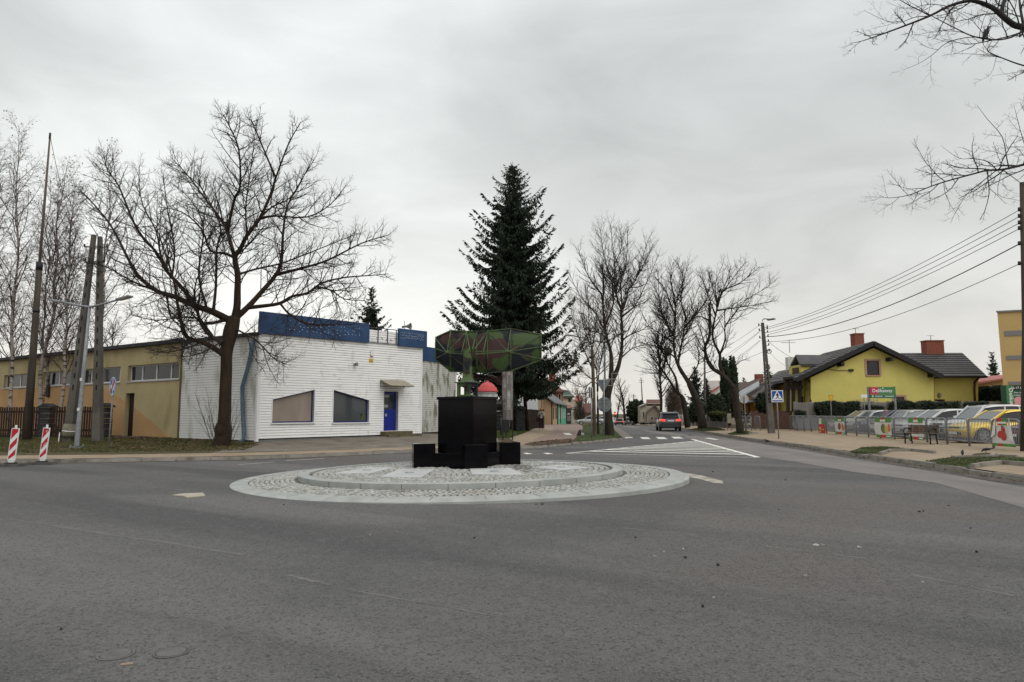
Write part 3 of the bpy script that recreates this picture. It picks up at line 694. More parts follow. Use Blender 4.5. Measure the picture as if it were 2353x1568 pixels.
# radar aerial
YR = MC_[1] + .1
cT = rot2(.02, .02)
rad_t = thing('radar_antenna', 'camouflaged radar reflector with truss ribs mounted on the black plinth', 'radar', (cT[0], cT[1], TOPZ))
base_c = at(*ZR(747, 1150), cT[1]); bw = 158 * .14881 / 1550 * cT[1] * .92
mx, my = base_c.x, cT[1]
hz_ = at(*ZR(747, 940), my).z
g = MB(); q = bw * .86; ra = rad(-31)
def rl(dx, dy): c, s = math.cos(ra), math.sin(ra); return (mx + dx * c - dy * s, my + dx * s + dy * c)
sd = .215
for a, b in ((-1, -1), (1, -1), (1, 1), (-1, 1)):
    c = rl(a * (sd - .05), b * (sd - .05)); g.box((*c, (TOPZ + hz_) / 2), (.075, .075, hz_ - TOPZ), ra)
for a, b, d in ((0, -1, (.255, .05)), (0, 1, (.255, .05)), (-1, 0, (.05, .255)), (1, 0, (.05, .255))):
    c = rl(a * (sd - .05), b * (sd - .05)); g.box((*c, hz_ - .05), (*d, .09), ra); g.box((*c, TOPZ + .03), (*d, .055), ra)
g.build('mounting_frame', camom, rad_t)
g = MB(); g.box((mx, my, hz_ + .015), (2 * sd + .06, 2 * sd + .06, .03), ra); g.build('top_plate', camof, rad_t)
g = MB()
for i in range(5):
    for sgn in ((-1, 0), (0, -1), (1, 0), (0, 1)):
        u = -sd + .06 + i * (2 * sd - .12) / 4; c = rl(*((u, sgn[1] * (sd - .03)) if sgn[0] == 0 else (sgn[0] * (sd - .03), u)))
        MB().lathe((*c, hz_ + .03), [(.016, 0), (.016, .025), (.006, .028)], 6).build('bolt', galv, rad_t)
mtop = at(*ZR(760, 405), my).z; mfl = at(*ZR(750, 800), my).z
g = MB(); hw = .145
def sq(w, d, z): return [Vector((*rl(a * w, b * d), z)) for a, b in ((-1, -1), (1, -1), (1, 1), (-1, 1))]
L = [sq(.15, .15, hz_ + .03), sq(.14, .14, hz_ + .05), sq(.088, .09, hz_ + .17), sq(.080, .09, mtop)]
for a, b in zip(L[:-1], L[1:]): g.add(a + b, [(i, (i + 1) % 4, 4 + (i + 1) % 4, 4 + i) for i in range(4)])
g.add(L[-1], [(0, 1, 2, 3)])
g.build('mast', camom, rad_t)
# reflector surface: u along the width, curved away from the viewer at both ends
PX = [(255, 225, 570), (370, 172, 662), (485, 120, 757), (610, 126, 763), (730, 130, 767), (890, 131, 770), (1055, 130, 775), (1240, 109, 760), (1415, 90, 747), (1560, 117, 694), (1725, 149, 632), (1885, 180, 571)]
YC = my + .62
def yd(x): u = (x - 960) / 900; return YC + .42 * u * u
V, F = [], []; nv = 9
for x, yt, yb in PX:
    for j in range(nv):
        f = j / (nv - 1); p = at(*ZR(x, yt + (yb - yt) * f), yd(x)); p.y += .10 * (2 * f - 1) ** 2; V.append(p)
NP = len(PX)
for off in (0, .02):
    V2 = [Vector((v.x, v.y + off, v.z)) for v in V]
    if off == 0: VV = V2
    else: VV = VV + V2
F = []
b2 = NP * nv
for i in range(NP - 1):
    for j in range(nv - 1):
        a = i * nv + j; F += [(a, a + 1, a + nv + 1, a + nv), (b2 + a, b2 + a + nv, b2 + a + nv + 1, b2 + a + 1)]
g = MB(); g.add(VV, F, sm=True); g.build('reflector', camog, rad_t)
g = MB()      # rim and ribs
def sp(i, f, o=-.02):
    x, yt, yb = PX[i]; p = at(*ZR(x, yt + (yb - yt) * f), yd(x)); p.y += .10 * (2 * f - 1) ** 2 + o; return p
for i in range(NP - 1):
    g.beam(sp(i, 0), sp(i + 1, 0), .03); g.beam(sp(i, 1), sp(i + 1, 1), .03)
for j in range(nv - 1):
    for i in (0, NP - 1): g.beam(sp(i, j / (nv - 1)), sp(i, (j + 1) / (nv - 1)), .035)
g.build('rim', camof, rad_t)
g = MB()
for i in (2, 4, 5, 6, 8):
    g = MB(); g.tube([sp(i, j / (nv - 1), -.02) for j in range(nv)], .022, 6)
    if i in (2, 8):
        for j in range(9): g.box(sp(i, .1 + j * .09, -.03), (.07, .02, .02))
    g.build('rib', camof, rad_t)
YT = my - .02; g = MB()
ND = {k: at(*ZR(*k), YT) for k in [(430, 465), (1370, 450)]}
NL, NRt = ND[(430, 465)], ND[(1370, 450)]
arms = at(*ZR(700, 490), YT - .02), at(*ZR(870, 490), YT - .02)
for q, t in ((sp(0, .08), .022), (sp(0, .52), .022), (sp(0, .96), .022), (sp(2, .02), .022), (sp(4, .02), .022), (sp(4, .9), .022), (arms[0], .03)): g.beam(NL, q, t)
g.beam(NL + Vector((.03, 0, .03)), arms[0] + Vector((0, 0, .06)), .022)
for q, t in ((sp(11, .03), .024), (sp(11, .5), .024), (sp(11, .97), .024), (sp(8, .02), .024), (sp(6, .02), .024), (sp(6, .98), .022), (sp(8, .95), .022), (arms[1], .03)): g.beam(NRt, q, t)
g.beam(NRt + Vector((-.03, 0, .03)), arms[1] + Vector((0, 0, .07)), .024)
for x, i in ((655, 4), (780, 4), (825, 5), (860, 6), (990, 6)): g.beam(at(*ZR(x, 480 if x in (655, 990) else 410), YT), sp(i, .02), .022)
g.beam(arms[1], sp(6, 1), .022); g.beam(at(*ZR(990, 500), YT), sp(6, .72), .02)
g.build('truss', camof, rad_t)
g = MB(); g.box(at(*ZR(845, 500), my + .12), (.10, .22, .16)); g.beam((mx, my, mfl + .2), (mx + .05, YC, mfl + .45), .1); g.build('hinge', camog, rad_t)
g = MB(); yf = YC + .6
p0, p1, p2, p3, p4 = [at(*ZR(*q), yf) for q in ((835, 838), (1060, 843), (1110, 850), (1190, 885), (1250, 930))]
g.beam((mx, my + .1, p0.z), p0, .1, .09); g.beam(p0, p1, .12, .10); g.tube([p1, p2, p3, p4], [.06, .075, .085, .09], 8)
g.beam(p4 + Vector((.0, 0, .2)), p4 + Vector((0, 0, -.06)), .14, .12)
g.build('feed_horn', camog, rad_t)
# ================================================================ WHITE CLAD BUILDING
A = at(588, 1010, 32.0); B = at(967.5, 998, 39.5); E_ = at(0, 985, 47.0); J = Vector((0, 0, 0))
ZB0, ZT0 = (A.z + B.z) / 2, 5.45
fF = Fr((A.x, A.y, 0), (B.x - A.x, B.y - A.y, 0)); LF = (Vector((B.x, B.y, 0)) - fF.o).length
fL = Fr((E_.x, E_.y, 0), (A.x - E_.x, A.y - E_.y, 0)); LL = (fF.o - fL.o).length
UJ = fL.uv(416, 900)[0]
wb = thing('white_clad_shop', 'empty white clad shop with blue sign panels and two slanted windows', 'building', (A.x, A.y, 0))
def clad(g, fr, a0, a1, z0, z1, holes=(), pitch=.128, out=.030):
    k = int(round((z1 - z0) / pitch)); pitch = (z1 - z0) / k; lip = .020
    def put(s0, s1, lo0, lo1, hi0, hi1, b0):
        f = lambda z: out * (1 - .55 * min(1, max(0, (z - b0 - lip) / (pitch - lip))))
        l0, l1 = max(lo0, b0 + lip), max(lo1, b0 + lip)
        if hi0 > l0 or hi1 > l1: g.add([fr.p(s0, l0, f(l0)), fr.p(s1, l1, f(l1)), fr.p(s1, max(hi1, l1), f(hi1)), fr.p(s0, max(hi0, l0), f(hi0))], [(0, 1, 2, 3)])
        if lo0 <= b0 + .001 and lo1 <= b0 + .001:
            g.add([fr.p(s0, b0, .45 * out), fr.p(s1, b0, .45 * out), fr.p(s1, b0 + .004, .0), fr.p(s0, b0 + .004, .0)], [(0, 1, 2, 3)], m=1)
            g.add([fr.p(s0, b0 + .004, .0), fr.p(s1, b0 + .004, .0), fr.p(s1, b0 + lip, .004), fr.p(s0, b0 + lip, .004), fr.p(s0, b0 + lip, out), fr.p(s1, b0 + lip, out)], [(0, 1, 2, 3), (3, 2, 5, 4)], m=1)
    def span(h, a):
        zs = []
        for p, q in zip(h, h[1:] + h[:1]):
            if min(p[0], q[0]) - 1e-6 <= a <= max(p[0], q[0]) + 1e-6 and abs(p[0] - q[0]) > 1e-6: zs.append(p[1] + (q[1] - p[1]) * (a - p[0]) / (q[0] - p[0]))
        return min(zs), max(zs)
    for i in range(k):
        b0, b1 = z0 + i * pitch, z0 + (i + 1) * pitch; a = a0
        for h in sorted(holes, key=lambda h: h[0][0]):
            h0, h1 = min(p[0] for p in h), max(p[0] for p in h)
            put(a, h0, b0, b0, b1, b1, b0); n = max(1, int((h1 - h0) / .12))
            for c in range(n):
                u0, u1 = h0 + (h1 - h0) * c / n, h0 + (h1 - h0) * (c + 1) / n; (l0, t0), (l1, t1) = span(h, u0 + 1e-5), span(h, u1 - 1e-5)
                if b0 < max(l0, l1): put(u0, u1, b0, b0, min(b1, l0), min(b1, l1), b0)
                if b1 > min(t0, t1): put(u0, u1, max(b0, t0), max(b0, t1), b1, b1, b0)
            a = h1
        put(a, a1, b0, b0, b1, b1, b0)
w1 = [fF.uv(*Z3(*p)) for p in ((410, 1245), (800, 1243), (815, 930), (420, 1022))]
w2 = [fF.uv(*Z3(*p)) for p in ((982, 1243), (1325, 1243), (1333, 1030), (996, 932))]
dd = [fF.uv(*Z3(*p)) for p in ((1462, 1325), (1612, 1325), (1612, 945), (1475, 945))]
w1 = [(min(w1[0][0], w1[3][0]), w1[0][1]), (w1[2][0], w1[0][1]), (w1[2][0], w1[2][1]), (min(w1[0][0], w1[3][0]), w1[3][1])]
w2 = [(w2[3][0], w2[0][1]), (w2[2][0], w2[0][1]), (w2[2][0], w2[2][1]), (w2[3][0], w2[3][1])]
dz0 = fF.uv(*Z3(1460, 1322))[1]; dz1 = fF.uv(*Z3(1478, 945))[1]
dd = [(dd[3][0], dz0), (dd[2][0], dz0), (dd[2][0], dz1), (dd[3][0], dz1)]
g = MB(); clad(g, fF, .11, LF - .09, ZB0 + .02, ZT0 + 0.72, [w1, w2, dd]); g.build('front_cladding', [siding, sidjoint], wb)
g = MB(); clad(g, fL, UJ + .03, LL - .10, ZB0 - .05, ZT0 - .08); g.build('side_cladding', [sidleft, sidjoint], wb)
g = MB()
g.rect(fF, -.02, .11, ZB0 - .1, ZT0 + .05, -.03, .035); g.rect(fL, LL - .10, LL - .005, ZB0 - .1, ZT0 - .05, -.03, .035); g.build('corner_trim', whitem, wb)
MB().rect(fF, LF - .09, LF + .03, ZB0 - .06, ZT0 + .5, -.03, .035).build('corner_trim', whitem, wb)
nb = (fL.o - fF.o).normalized()
P = lambda a, b, z: Vector((fF.o.x, fF.o.y, 0)) + fF.u * a - fF.n * b + Vector((0, 0, z))
pj = fL.p(UJ, 0)
foot = [P(.05, .28, 0), P(LF - .05, .28, 0), Vector((B.x, B.y, 0)) + (pj - fF.o) * 1.1, Vector((pj.x, pj.y, 0)) - fL.n * .25]
g = MB(); g.prism([v + Vector((0, 0, .1)) for v in foot], [v + Vector((0, 0, ZT0 - .12)) for v in foot]); g.build('wall', mat('inner_wall', (.35, .34, .32), .9), wb)
g = MB(); rf = [P(-.15, -.12, 0), P(LF - .2, .05, 0), foot[2], Vector((pj.x, pj.y, 0)) + fL.n * .2]
rf[0] = fL.p(LL - .02, ZT0 * 0, .22); g.prism([v + Vector((0, 0, ZT0 - .13)) for v in rf], [v + Vector((0, 0, ZT0 + .02)) for v in rf]); g.build('roof', roofdark, wb)
g = MB(); gz = hit(600, 1018).z
g.rect(fF, .05, LF - .02, -.05, ZB0 - .02, -.28, -.05); g.rect(fL, UJ, LL - .05, -.05, ZB0 - .06, -.28, -.06); g.build('plinth', plinthm, wb)
# parapet behind sign panels
g = MB(); g.rect(fF, .02, LF - .02, ZT0 - .1, ZT0 + .70, -.24, -.005); g.build('parapet', palegrey, wb)
s1 = [fF.uv(*p) for p in ((596, 765), (844, 787), (844.5, 745), (597, 717))]; s2 = [fF.uv(*p) for p in ((912, 795), (980.5, 801), (982, 763.5), (913, 755.5))]
zb = s1[0][1]; zt = s1[3][1]
g = MB(); g.rect(fF, -.10, s1[1][0], ZT0 - .02, ZT0 + 1.02, .05, .17); rr = random.Random(3)
for i in range(54):
    a = 1.5 + (s1[1][0] - 1.9) * (i % 18) / 18 + rr.uniform(-.07, .07); z = ZT0 + .28 + (i // 18) * .2 + rr.uniform(-.06, .06)
    if a < s1[1][0] - .1: g.disc(fF, a, z, .018, .17, .185, k=6, m=1)
g.build('sign_panel', [bluesign, whitem], wb)
zs2, zt2 = fF.uv(946, 798)[1], fF.uv(946, 759)[1]
g = MB(); g.rect(fF, s2[0][0], LF + .22, zs2, zt2, .05, .20)
for i in range(66):
    a = s2[0][0] + .12 + (LF - s2[0][0] - .1) * (i % 22) / 22 + rr.uniform(-.03, .03); z = zt2 - .22 - (i // 22) * .15 + rr.uniform(-.05, .05); g.disc(fF, a, z, .014, .20, .215, k=6, m=1)
g.build('sign_panel', [bluesign, whitem], wb)
g = MB(); a0, a1 = s1[1][0] + .03, s2[0][0] - .03
for t in (.02, .33, .66, .97): a = a0 + (a1 - a0) * t; g.rect(fF, a - .02, a + .02, ZT0 + .0, ZT0 + .86, .03, .07)
for z in (ZT0 + .0, ZT0 + .82): g.rect(fF, a0, a1, z, z + .04, .07, .10)
for i in range(6):
    a = a0 + (a1 - a0) * (.1 + .16 * i); g.beam(fF.p(a, ZT0 + .2 + .08 * (i % 3), .08), fF.p(a + .12, ZT0 + .22 + .1 * (i % 2), .12), .025)
g.build('empty_sign_frame', darkm, wb)
def shop_window(w, gm, name='window', bar=None):
    g = MB(); D = -.17
    fr_ = [(p, q) for p, q in zip(w, w[1:] + w[:1])]
    g.prism  # reveal
    n = len(w); g.add([fF.p(a, b, .02) for a, b in w] + [fF.p(a, b, D) for a, b in w], [(i, (i + 1) % n, n + (i + 1) % n, n + i) for i in range(n)])
    win = g.build(name, palegrey, wb)
    c = (sum(p[0] for p in w) / 4, sum(p[1] for p in w) / 4)
    g = MB()
    inn = []
    for i in range(4):
        p0, p1, p2 = Vector(w[i - 1]), Vector(w[i]), Vector(w[(i + 1) % 4]); d1 = (p1 - p0).normalized(); d2 = (p2 - p1).normalized()
        n1, n2 = Vector((-d1.y, d1.x)), Vector((-d2.y, d2.x)); k = .06 / max(.3, 1 + n1.dot(n2)); inn.append(p1 + (n1 + n2) * k)
    for i in range(4):
        j = (i + 1) % 4; g.plate(fF, [w[i], w[j], inn[j], inn[i]], D, D + .05)
    g.build('frame', frameblue, win)
    g = MB(); g.plate(fF, [tuple(q) for q in inn], D + .01, D + .02); g.build('pane', gm, win)
    g = MB()      # white surround
    for i in range(4):
        j = (i + 1) % 4; p, q = Vector(w[i]), Vector(w[j]); d = (q - p).normalized(); nn = Vector((d.y, -d.x)) * .05
        g.plate(fF, [tuple(p), tuple(q), tuple(q + nn), tuple(p + nn)], .0, .04)
    g.build('surround', whitem, win)
    g = MB(); g.rect(fF, w[0][0] - .06, w[1][0] + .06, w[0][1] - .055, w[0][1] - .01, .042, .11); g.build('sill', whitem, win)
    return win
shop_window(w1, glassc); sw2 = shop_window(w2, glassm)
g = MB(); g.rect(fF, w2[1][0] - .42, w2[1][0] - .22, w2[0][1] + .12, w2[0][1] + .44, -.155, -.150); g.build('yellow_sticker', mat('sticker_yellow', (.62, .5, .06), .6), sw2)
for q_ in ((.45, 1.0, .09, .62), (.2, .42, 1.25, 1.5)): MB().rect(fF, w2[0][0] + q_[0], w2[0][0] + q_[1], w2[0][1] + q_[2], w2[0][1] + q_[3], -.155, -.152).build('paper_notice', mat('notice', (.22, .23, .23), .7), sw2)
# door
D = -.2; g = MB(); n = 4
g.add([fF.p(a, b, .02) for a, b in dd] + [fF.p(a, b, D) for a, b in dd], [(i, (i + 1) % n, n + (i + 1) % n, n + i) for i in range(n)])
dr_ = g.build('door_frame', palegrey, wb)
a0, a1 = dd[0][0], dd[1][0]; h0, h1 = dd[0][1], dd[2][1]; dw = a1 - .05
g = MB(); g.rect(fF, a0 + .03, dw, h0 + .02, h0 + (h1 - h0) * .50, D, D + .05); g.fringe(fF, a0 + .03, dw, h0 + (h1 - h0) * .50, h1 - .03, .09, D, D + .05); leaf = g.build('door', bluedoor, wb)
MB().rect(fF, a0 + .12, dw - .09, h0 + (h1 - h0) * .50 + .09, h1 - .12, D + .01, D + .02).build('pane', glassd, leaf)
for q_ in ((a0 + .16, a0 + .5, h1 - .32, h1 - .2, .022), (a0 + .16, a0 + .42, h0 + 1.3, h0 + 1.45, .022), (a0 + .22, a0 + .34, h0 + .8, h0 + .95, .052)): MB().rect(fF, *q_[:4], D + q_[4], D + q_[4] + .004).build('sticker', mat('sticker_pale', (.3, .33, .4), .6), leaf)
g = MB(); g.beam(fF.p(a0 + .1, h0 + 1.0, D + .05), fF.p(a0 + .1, h0 + 1.0, D + .12), .02); g.beam(fF.p(a0 + .1, h0 + 1.0, D + .11), fF.p(a0 + .24, h0 + 1.0, D + .11), .02); g.build('handle', blackm, leaf)
for q_ in (h0 + .25, h1 - .5): MB().beam(fF.p(dw - .03, q_, D + .06), fF.p(dw - .03, q_ + .15, D + .06), .03).build('hinge', blackm, leaf)
# steps
g = MB()
sa0, sa1 = fF.uv(*Z3(1437, 1350))[0], fF.uv(*Z3(1690, 1345))[0]
zg = hit(*Z3(1560, 1400)).z
g.rect(fF, sa0, sa1, zg - .1, h0 - .02, .03, .55); g.rect(fF, sa0 - .1, sa1 + .35, zg - .1, h0 - .16, .55, .95); g.rect(fF, sa0 - .25, sa1 + .8, zg - .1, zg + .06, .95, 1.25)
tagt(g.build('entrance_steps', stonestep, org=fF.p((sa0 + sa1) / 2, zg, .5)), 'mossy stone entrance steps below the blue shop door', 'steps')
# canopy
ca0, ca1 = fF.uv(*Z3(1438, 840))[0], fF.uv(*Z3(1650, 848))[0]; cz1 = fF.uv(*Z3(1438, 838))[1]; 
g = MB(); can = None
g.prism([fF.p(ca0, cz1, .05), fF.p(ca1 + .1, cz1, .05), fF.p(ca1 + .1, cz1 - .33, .95), fF.p(ca0, cz1 - .33, .95)], [fF.p(ca0, cz1 + .025, .05), fF.p(ca1 + .1, cz1 + .025, .05), fF.p(ca1 + .1, cz1 - .305, .95), fF.p(ca0, cz1 - .305, .95)])
can = g.build('canopy', canopym, wb)
g = MB()
for a in (ca0 + .02, ca1 + .08): g.beam(fF.p(a, cz1 - .36, .03), fF.p(a, cz1 - .35, .95), .03); g.beam(fF.p(a, cz1 - .36, .03), fF.p(a, cz1 - .0, .03), .03)
g.beam(fF.p(ca0, cz1 - .35, .93), fF.p(ca1 + .1, cz1 - .35, .93), .025); g.build('bracket', blackm, can)
# small wall fittings
q = fF.uv(*Z3(1355, 588)); t = thing('alarm_box', 'white alarm siren box with red lamp high on the white facade', 'alarm', fF.p(*q))
MB().rect(fF, q[0] - .10, q[0] + .09, q[1] - .12, q[1] + .14, .024, .11).build('case', whitem, t, bevel=.01); MB().rect(fF, q[0] - .04, q[0] + .06, q[1] - .16, q[1] - .12, .03, .10).build('lamp', signred, t)
q = fF.uv(*Z3(1350, 653)); t = thing('warning_plate', 'small yellow notice plate below the alarm box', 'sign', fF.p(*q))
MB().rect(fF, q[0] - .145, q[0] + .145, q[1] - .12, q[1] + .11, .024, .034).build('plate', mat('plate_yellow', (.60, .45, .05), .5), t)
write('lettering', '\u00b7\u00b7\u00b7', blackpaint, fF, q[0], q[1] + .05, .12, .036, t); MB().rect(fF, q[0] - .1, q[0] + .1, q[1] - .05, q[1] - .01, .0345, .038).build('red_line', signred, t)
q = fF.uv(*Z3(1187, 688)); t = thing('wall_floodlight', 'round grey floodlight sticking out of the white facade', 'lamp', fF.p(*q))
g = MB(); g.tube([fF.p(q[0], q[1], .02), fF.p(q[0], q[1], .22)], .025); g.tube([fF.p(q[0], q[1], .10), fF.p(q[0] + .02, q[1], .18), fF.p(q[0] + .05, q[1], .27)], [.05, .09, .095], 12); g.build('housing', galvd, t)
# horn loudspeaker on the roof
lp = at(*Z3(1690, 328), 40.2); t = thing('horn_loudspeaker', 'grey horn loudspeaker on a thin pole above the shop roof', 'loudspeaker', (lp.x, lp.y, ZT0))
MB().tube([(lp.x - .12, lp.y, ZT0 - .1), (lp.x - .12, lp.y, lp.z + .35)], .02, 6).build('pole', galvd, t)
g = MB(); g.tube([lp + Vector((-.2, .05, -.02)), lp + Vector((0, 0, 0)), lp + Vector((.14, -.03, 0)), lp + Vector((.26, -.06, .0))], [.05, .07, .13, .21], 14, caps=False); g.tube([lp + Vector((-.28, .06, -.02)), lp + Vector((-.18, .05, -.02))], .07, 10); g.build('horn', galvd, t)
# blue downpipe on the corner (with the boot at the bottom)
pp = [fL.p(LL - .30, ZT0 - .15, .12), fL.p(LL - .45, ZT0 - 1.1, .14), fL.p(LL - .62, ZT0 - 1.75, .16), fL.p(LL - .95, ZT0 - 2.55, .16), fL.p(LL - .92, ZT0 - 3.2, .15), fL.p(LL - .72, ZB0 + .35, .15), fL.p(LL - .68, ZB0 + .02, .17), fL.p(LL - .80, ZB0 - .18, .32), fL.p(LL - 1.05, ZB0 - .28, .6)]
g = MB(); g.tube(pp, .095, 12)
for i in (1, 3, 5): g.tube([pp[i] + (pp[i + 1] - pp[i]) * .1, pp[i] + (pp[i + 1] - pp[i]) * .17], .108, 12)
dp = g.build('downpipe', pipeblue, wb)
g = MB(); g.tube([pp[0] + Vector((0, 0, -.2)), pp[0] + Vector((.05, -.02, .12))], .11, 10); g.build('pipe_head', whitem, dp)

# ---- annex to the right
aP, aQ = at(972, 993, 42.5), at(1047, 992, 46.0)
fX = Fr((aP.x, aP.y, 0), (aQ.x - aP.x, aQ.y - aP.y, 0)); LX = (Vector((aQ.x, aQ.y, 0)) - fX.o).length
ax = thing('clad_annex', 'lower white clad annex with mould streaks and a blue top band', 'building', (aP.x, aP.y, 0))
zx0 = fX.uv(1040, 991)[1]; zx1 = fX.uv(975, 829)[1]; zx2 = fX.uv(975, 797)[1]
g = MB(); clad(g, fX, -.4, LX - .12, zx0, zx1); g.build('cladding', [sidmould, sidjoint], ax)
MB().rect(fX, LX - .12, LX + .02, zx0 - .1, zx1, -.03, .035).build('corner_trim', whitem, ax)
MB().rect(fX, -.6, LX + .05, zx1, zx2, .03, .12).build('blue_band', bluesign, ax)
g = MB(); g.prism([fX.p(-.5, zx0 - .4, -.1), fX.p(LX - .03, zx0 - .4, -.1), fX.p(LX - .03, zx0 - .4, -7), fX.p(-.5, zx0 - .4, -7)], [fX.p(-.5, zx2 - .05, -.1), fX.p(LX - .03, zx2 - .05, -.1), fX.p(LX - .03, zx2 - .05, -7), fX.p(-.5, zx2 - .05, -7)]); g.build('wall', plinthm, ax)

# ---- yellow hall
yb_ = thing('rendered_hall', 'long low hall in yellow and orange render with strip windows', 'building', tuple(fL.p(UJ, 0)))
UJy = UJ - .03; zt_ = ZT0 - .10; U0 = -14.0
wins = [((1180, 555), (1660, 690), (.24, .52, .80)), ((745, 600), (1118, 735), (.2, .44, .92)), ((390, 625), (660, 750), (.10, .5, .92)), ((30, 660), (255, 770), (.2, .60, .97))]
WR = []
for (x0, y0), (x1, y1), bars in wins:
    a0, z0 = fL.uv(*Z2(x0, y1)); a1, z1 = fL.uv(*Z2(x1, y0)); WR.append((a0, a1, bars))
zw0, zw1 = fL.uv(*Z2(1440, 700))[1], fL.uv(*Z2(1440, 548))[1]
da0, da1 = fL.uv(*Z2(1155, 1000))[0], fL.uv(*Z2(1236, 1000))[0]; dz1_ = fL.uv(*Z2(1200, 820))[1]; zbase = .1
g = MB()
edges = sorted([(a0, a1) for a0, a1, _ in WR] + [(U0 + 3.2, U0 + 7.0)])
a = U0
for a0, a1 in edges:
    g.rect(fL, a, a0, zw0, zw1, -.35, 0.0); a = a1
g.rect(fL, a, UJy, zw0, zw1, -.35, 0.0); g.rect(fL, U0, UJy, zw1, zt_, -.35, 0.0)
g.rect(fL, U0, da0, zbase, zw0, -.35, 0.0); g.rect(fL, da1, UJy, zbase, zw0, -.35, 0.0); g.rect(fL, da0, da1, dz1_, zw0, -.35, 0.0)
pb = [fL.p(U0, zbase, -.36), fL.p(UJy, zbase, -.36), fL.p(UJy, zbase, -11), fL.p(U0, zbase, -11)]
g.build('wall', ochre, yb_)
MB().prism(pb, [v + Vector((0, 0, zt_ - zbase - .02)) for v in pb]).build('inner_wall', mat('dim_interior', (.02, .02, .02), .9), yb_)
# orange painted zone, following its sloping edge
c1, c2, c3 = fL.uv(*Z2(930, 752)), fL.uv(*Z2(1155, 890)), fL.uv(*Z2(1640, 1195))
g = MB(); zo = zw0 - .07
slope = lambda a: c1[1] + (a - c1[0]) * (c3[1] - c1[1]) / (c3[0] - c1[0])
g.rect(fL, U0, c1[0] - .9, zbase, zo, .0, .004); g.plate(fL, [(c1[0] - .9, zbase), (da0, zbase), (da0, slope(da0)), (c1[0] + .2, slope(c1[0] + .2)), (c1[0] - .3, zo - .08), (c1[0] - .9, zo)], .0, .004)
g.plate(fL, [(da1, zbase), (c3[0], zbase), (da1, slope(da1))], .0, .004); g.build('orange_zone', orange, yb_)
for a0, a1, bars in WR + [(U0 + 3.2, U0 + 7.0, (.3, .6))]:
    g = MB(); g.fringe(fL, a0, a1, zw0, zw1, .07, -.24, -.18)
    for t in bars: a = a0 + (a1 - a0) * t; g.rect(fL, a - .045, a + .045, zw0 + .07, zw1 - .07, -.24, -.18)
    wn = g.build('window', whiteframe, yb_)
    MB().rect(fL, a0 + .07, a1 - .07, zw0 + .07, zw1 - .07, -.225, -.215).build('pane', glassd, wn)
    MB().rect(fL, a0 - .05, a1 + .05, zw0 - .06, zw0, .004, .06).build('sill', palegrey, wn)
MB().rect(fL, da0 + .02, da1, zbase, dz1_, -.30, -.22).build('door', mat('dark_door', (.02, .011, .009), .7), yb_)
g = MB(); g.prism([fL.p(U0 - .3, zt_, .28), fL.p(UJy, zt_, .28), fL.p(UJy, zt_, -11.2), fL.p(U0 - .3, zt_, -11.2)], [fL.p(U0 - .3, zt_ + .19, .28), fL.p(UJy, zt_ + .19, .28), fL.p(UJy, zt_ + .19, -11.2), fL.p(U0 - .3, zt_ + .19, -11.2)]); g.build('roof', roofdark, yb_)
a = fL.uv(*Z2(455, 790))[0]; z = fL.uv(*Z2(455, 790))[1]; MB().rect(fL, a - .17, a + .17, z - .45, z + .35, .005, .12).build('wall_box', debris, yb_)
MB().rect(fL, UJy - .07, UJ + .04, zbase, zt_, .004, .05).build('edge_strip', mat('mossy_strip', (.12, .10, .05), .9), yb_)
# rubble at the foot of the wall
g = MB(); rr = random.Random(5)
for i in range(60):
    a = fL.uv(*Z2(950 + rr.random() * 560, 1200))[0]; p = fL.p(a, 0, .3 + rr.random() * 1.1); z = hgt(p.x, p.y)
    g.box((p.x, p.y, z + .04), (rr.uniform(.15, .7), rr.uniform(.08, .2), rr.uniform(.04, .1)), rr.random() * 3)
tagt(g.build('rubble', mat('brown_rubble', (.085, .06, .045), .95, (.14, .11, .09), 3), kind='stuff'), 'pile of brown boards and rubble along the yellow wall', 'rubble')

# ---- picket fence with split-stone piers, in front of the hall
fp0, fp1 = hit(-60, 1007), hit(243, 1001)
fp0 = at(-60, 1004, 38.5); fp1 = at(243, 1000, 36.5)
fFn = Fr((fp0.x, fp0.y, 0), (fp1.x - fp0.x, fp1.y - fp0.y, 0)); LFn = (Vector((fp1.x, fp1.y, 0)) - fFn.o).length
zf = hgt(fp1.x, fp1.y); zft = fFn.uv(*Z2(1000 * .6, 945))[1]
pf = thing('picket_fence', 'dark brown wooden picket fence in front of the yellow hall', 'fence', (fp0.x, fp0.y, zf))
pier_a = [fFn.uv(*Z2(425, 1050))[0], fFn.uv(*Z2(955, 1050))[0]]
for lo_, hi_ in ((0, pier_a[0] - .36), (pier_a[0] + .36, min(pier_a[1] - .36, LFn))):
    g = MB(); a = lo_
    while a < hi_ - .1: g.rect(fFn, a, a + .108, zf + .06, zft + R.uniform(-.02, .02), .02, .045); a += .165 + R.uniform(-.004, .01)
    g.build('pickets', woodm, pf)
g = MB(); 
for z in (zf + .35, zft - .32): g.rect(fFn, 0, LFn, z, z + .1, -.04, .018)
g.build('rail', woodm, pf)
MB().rect(fFn, 0, LFn, zf - .2, zf + .1, -.1, .015).build('base', stonedark, pf)
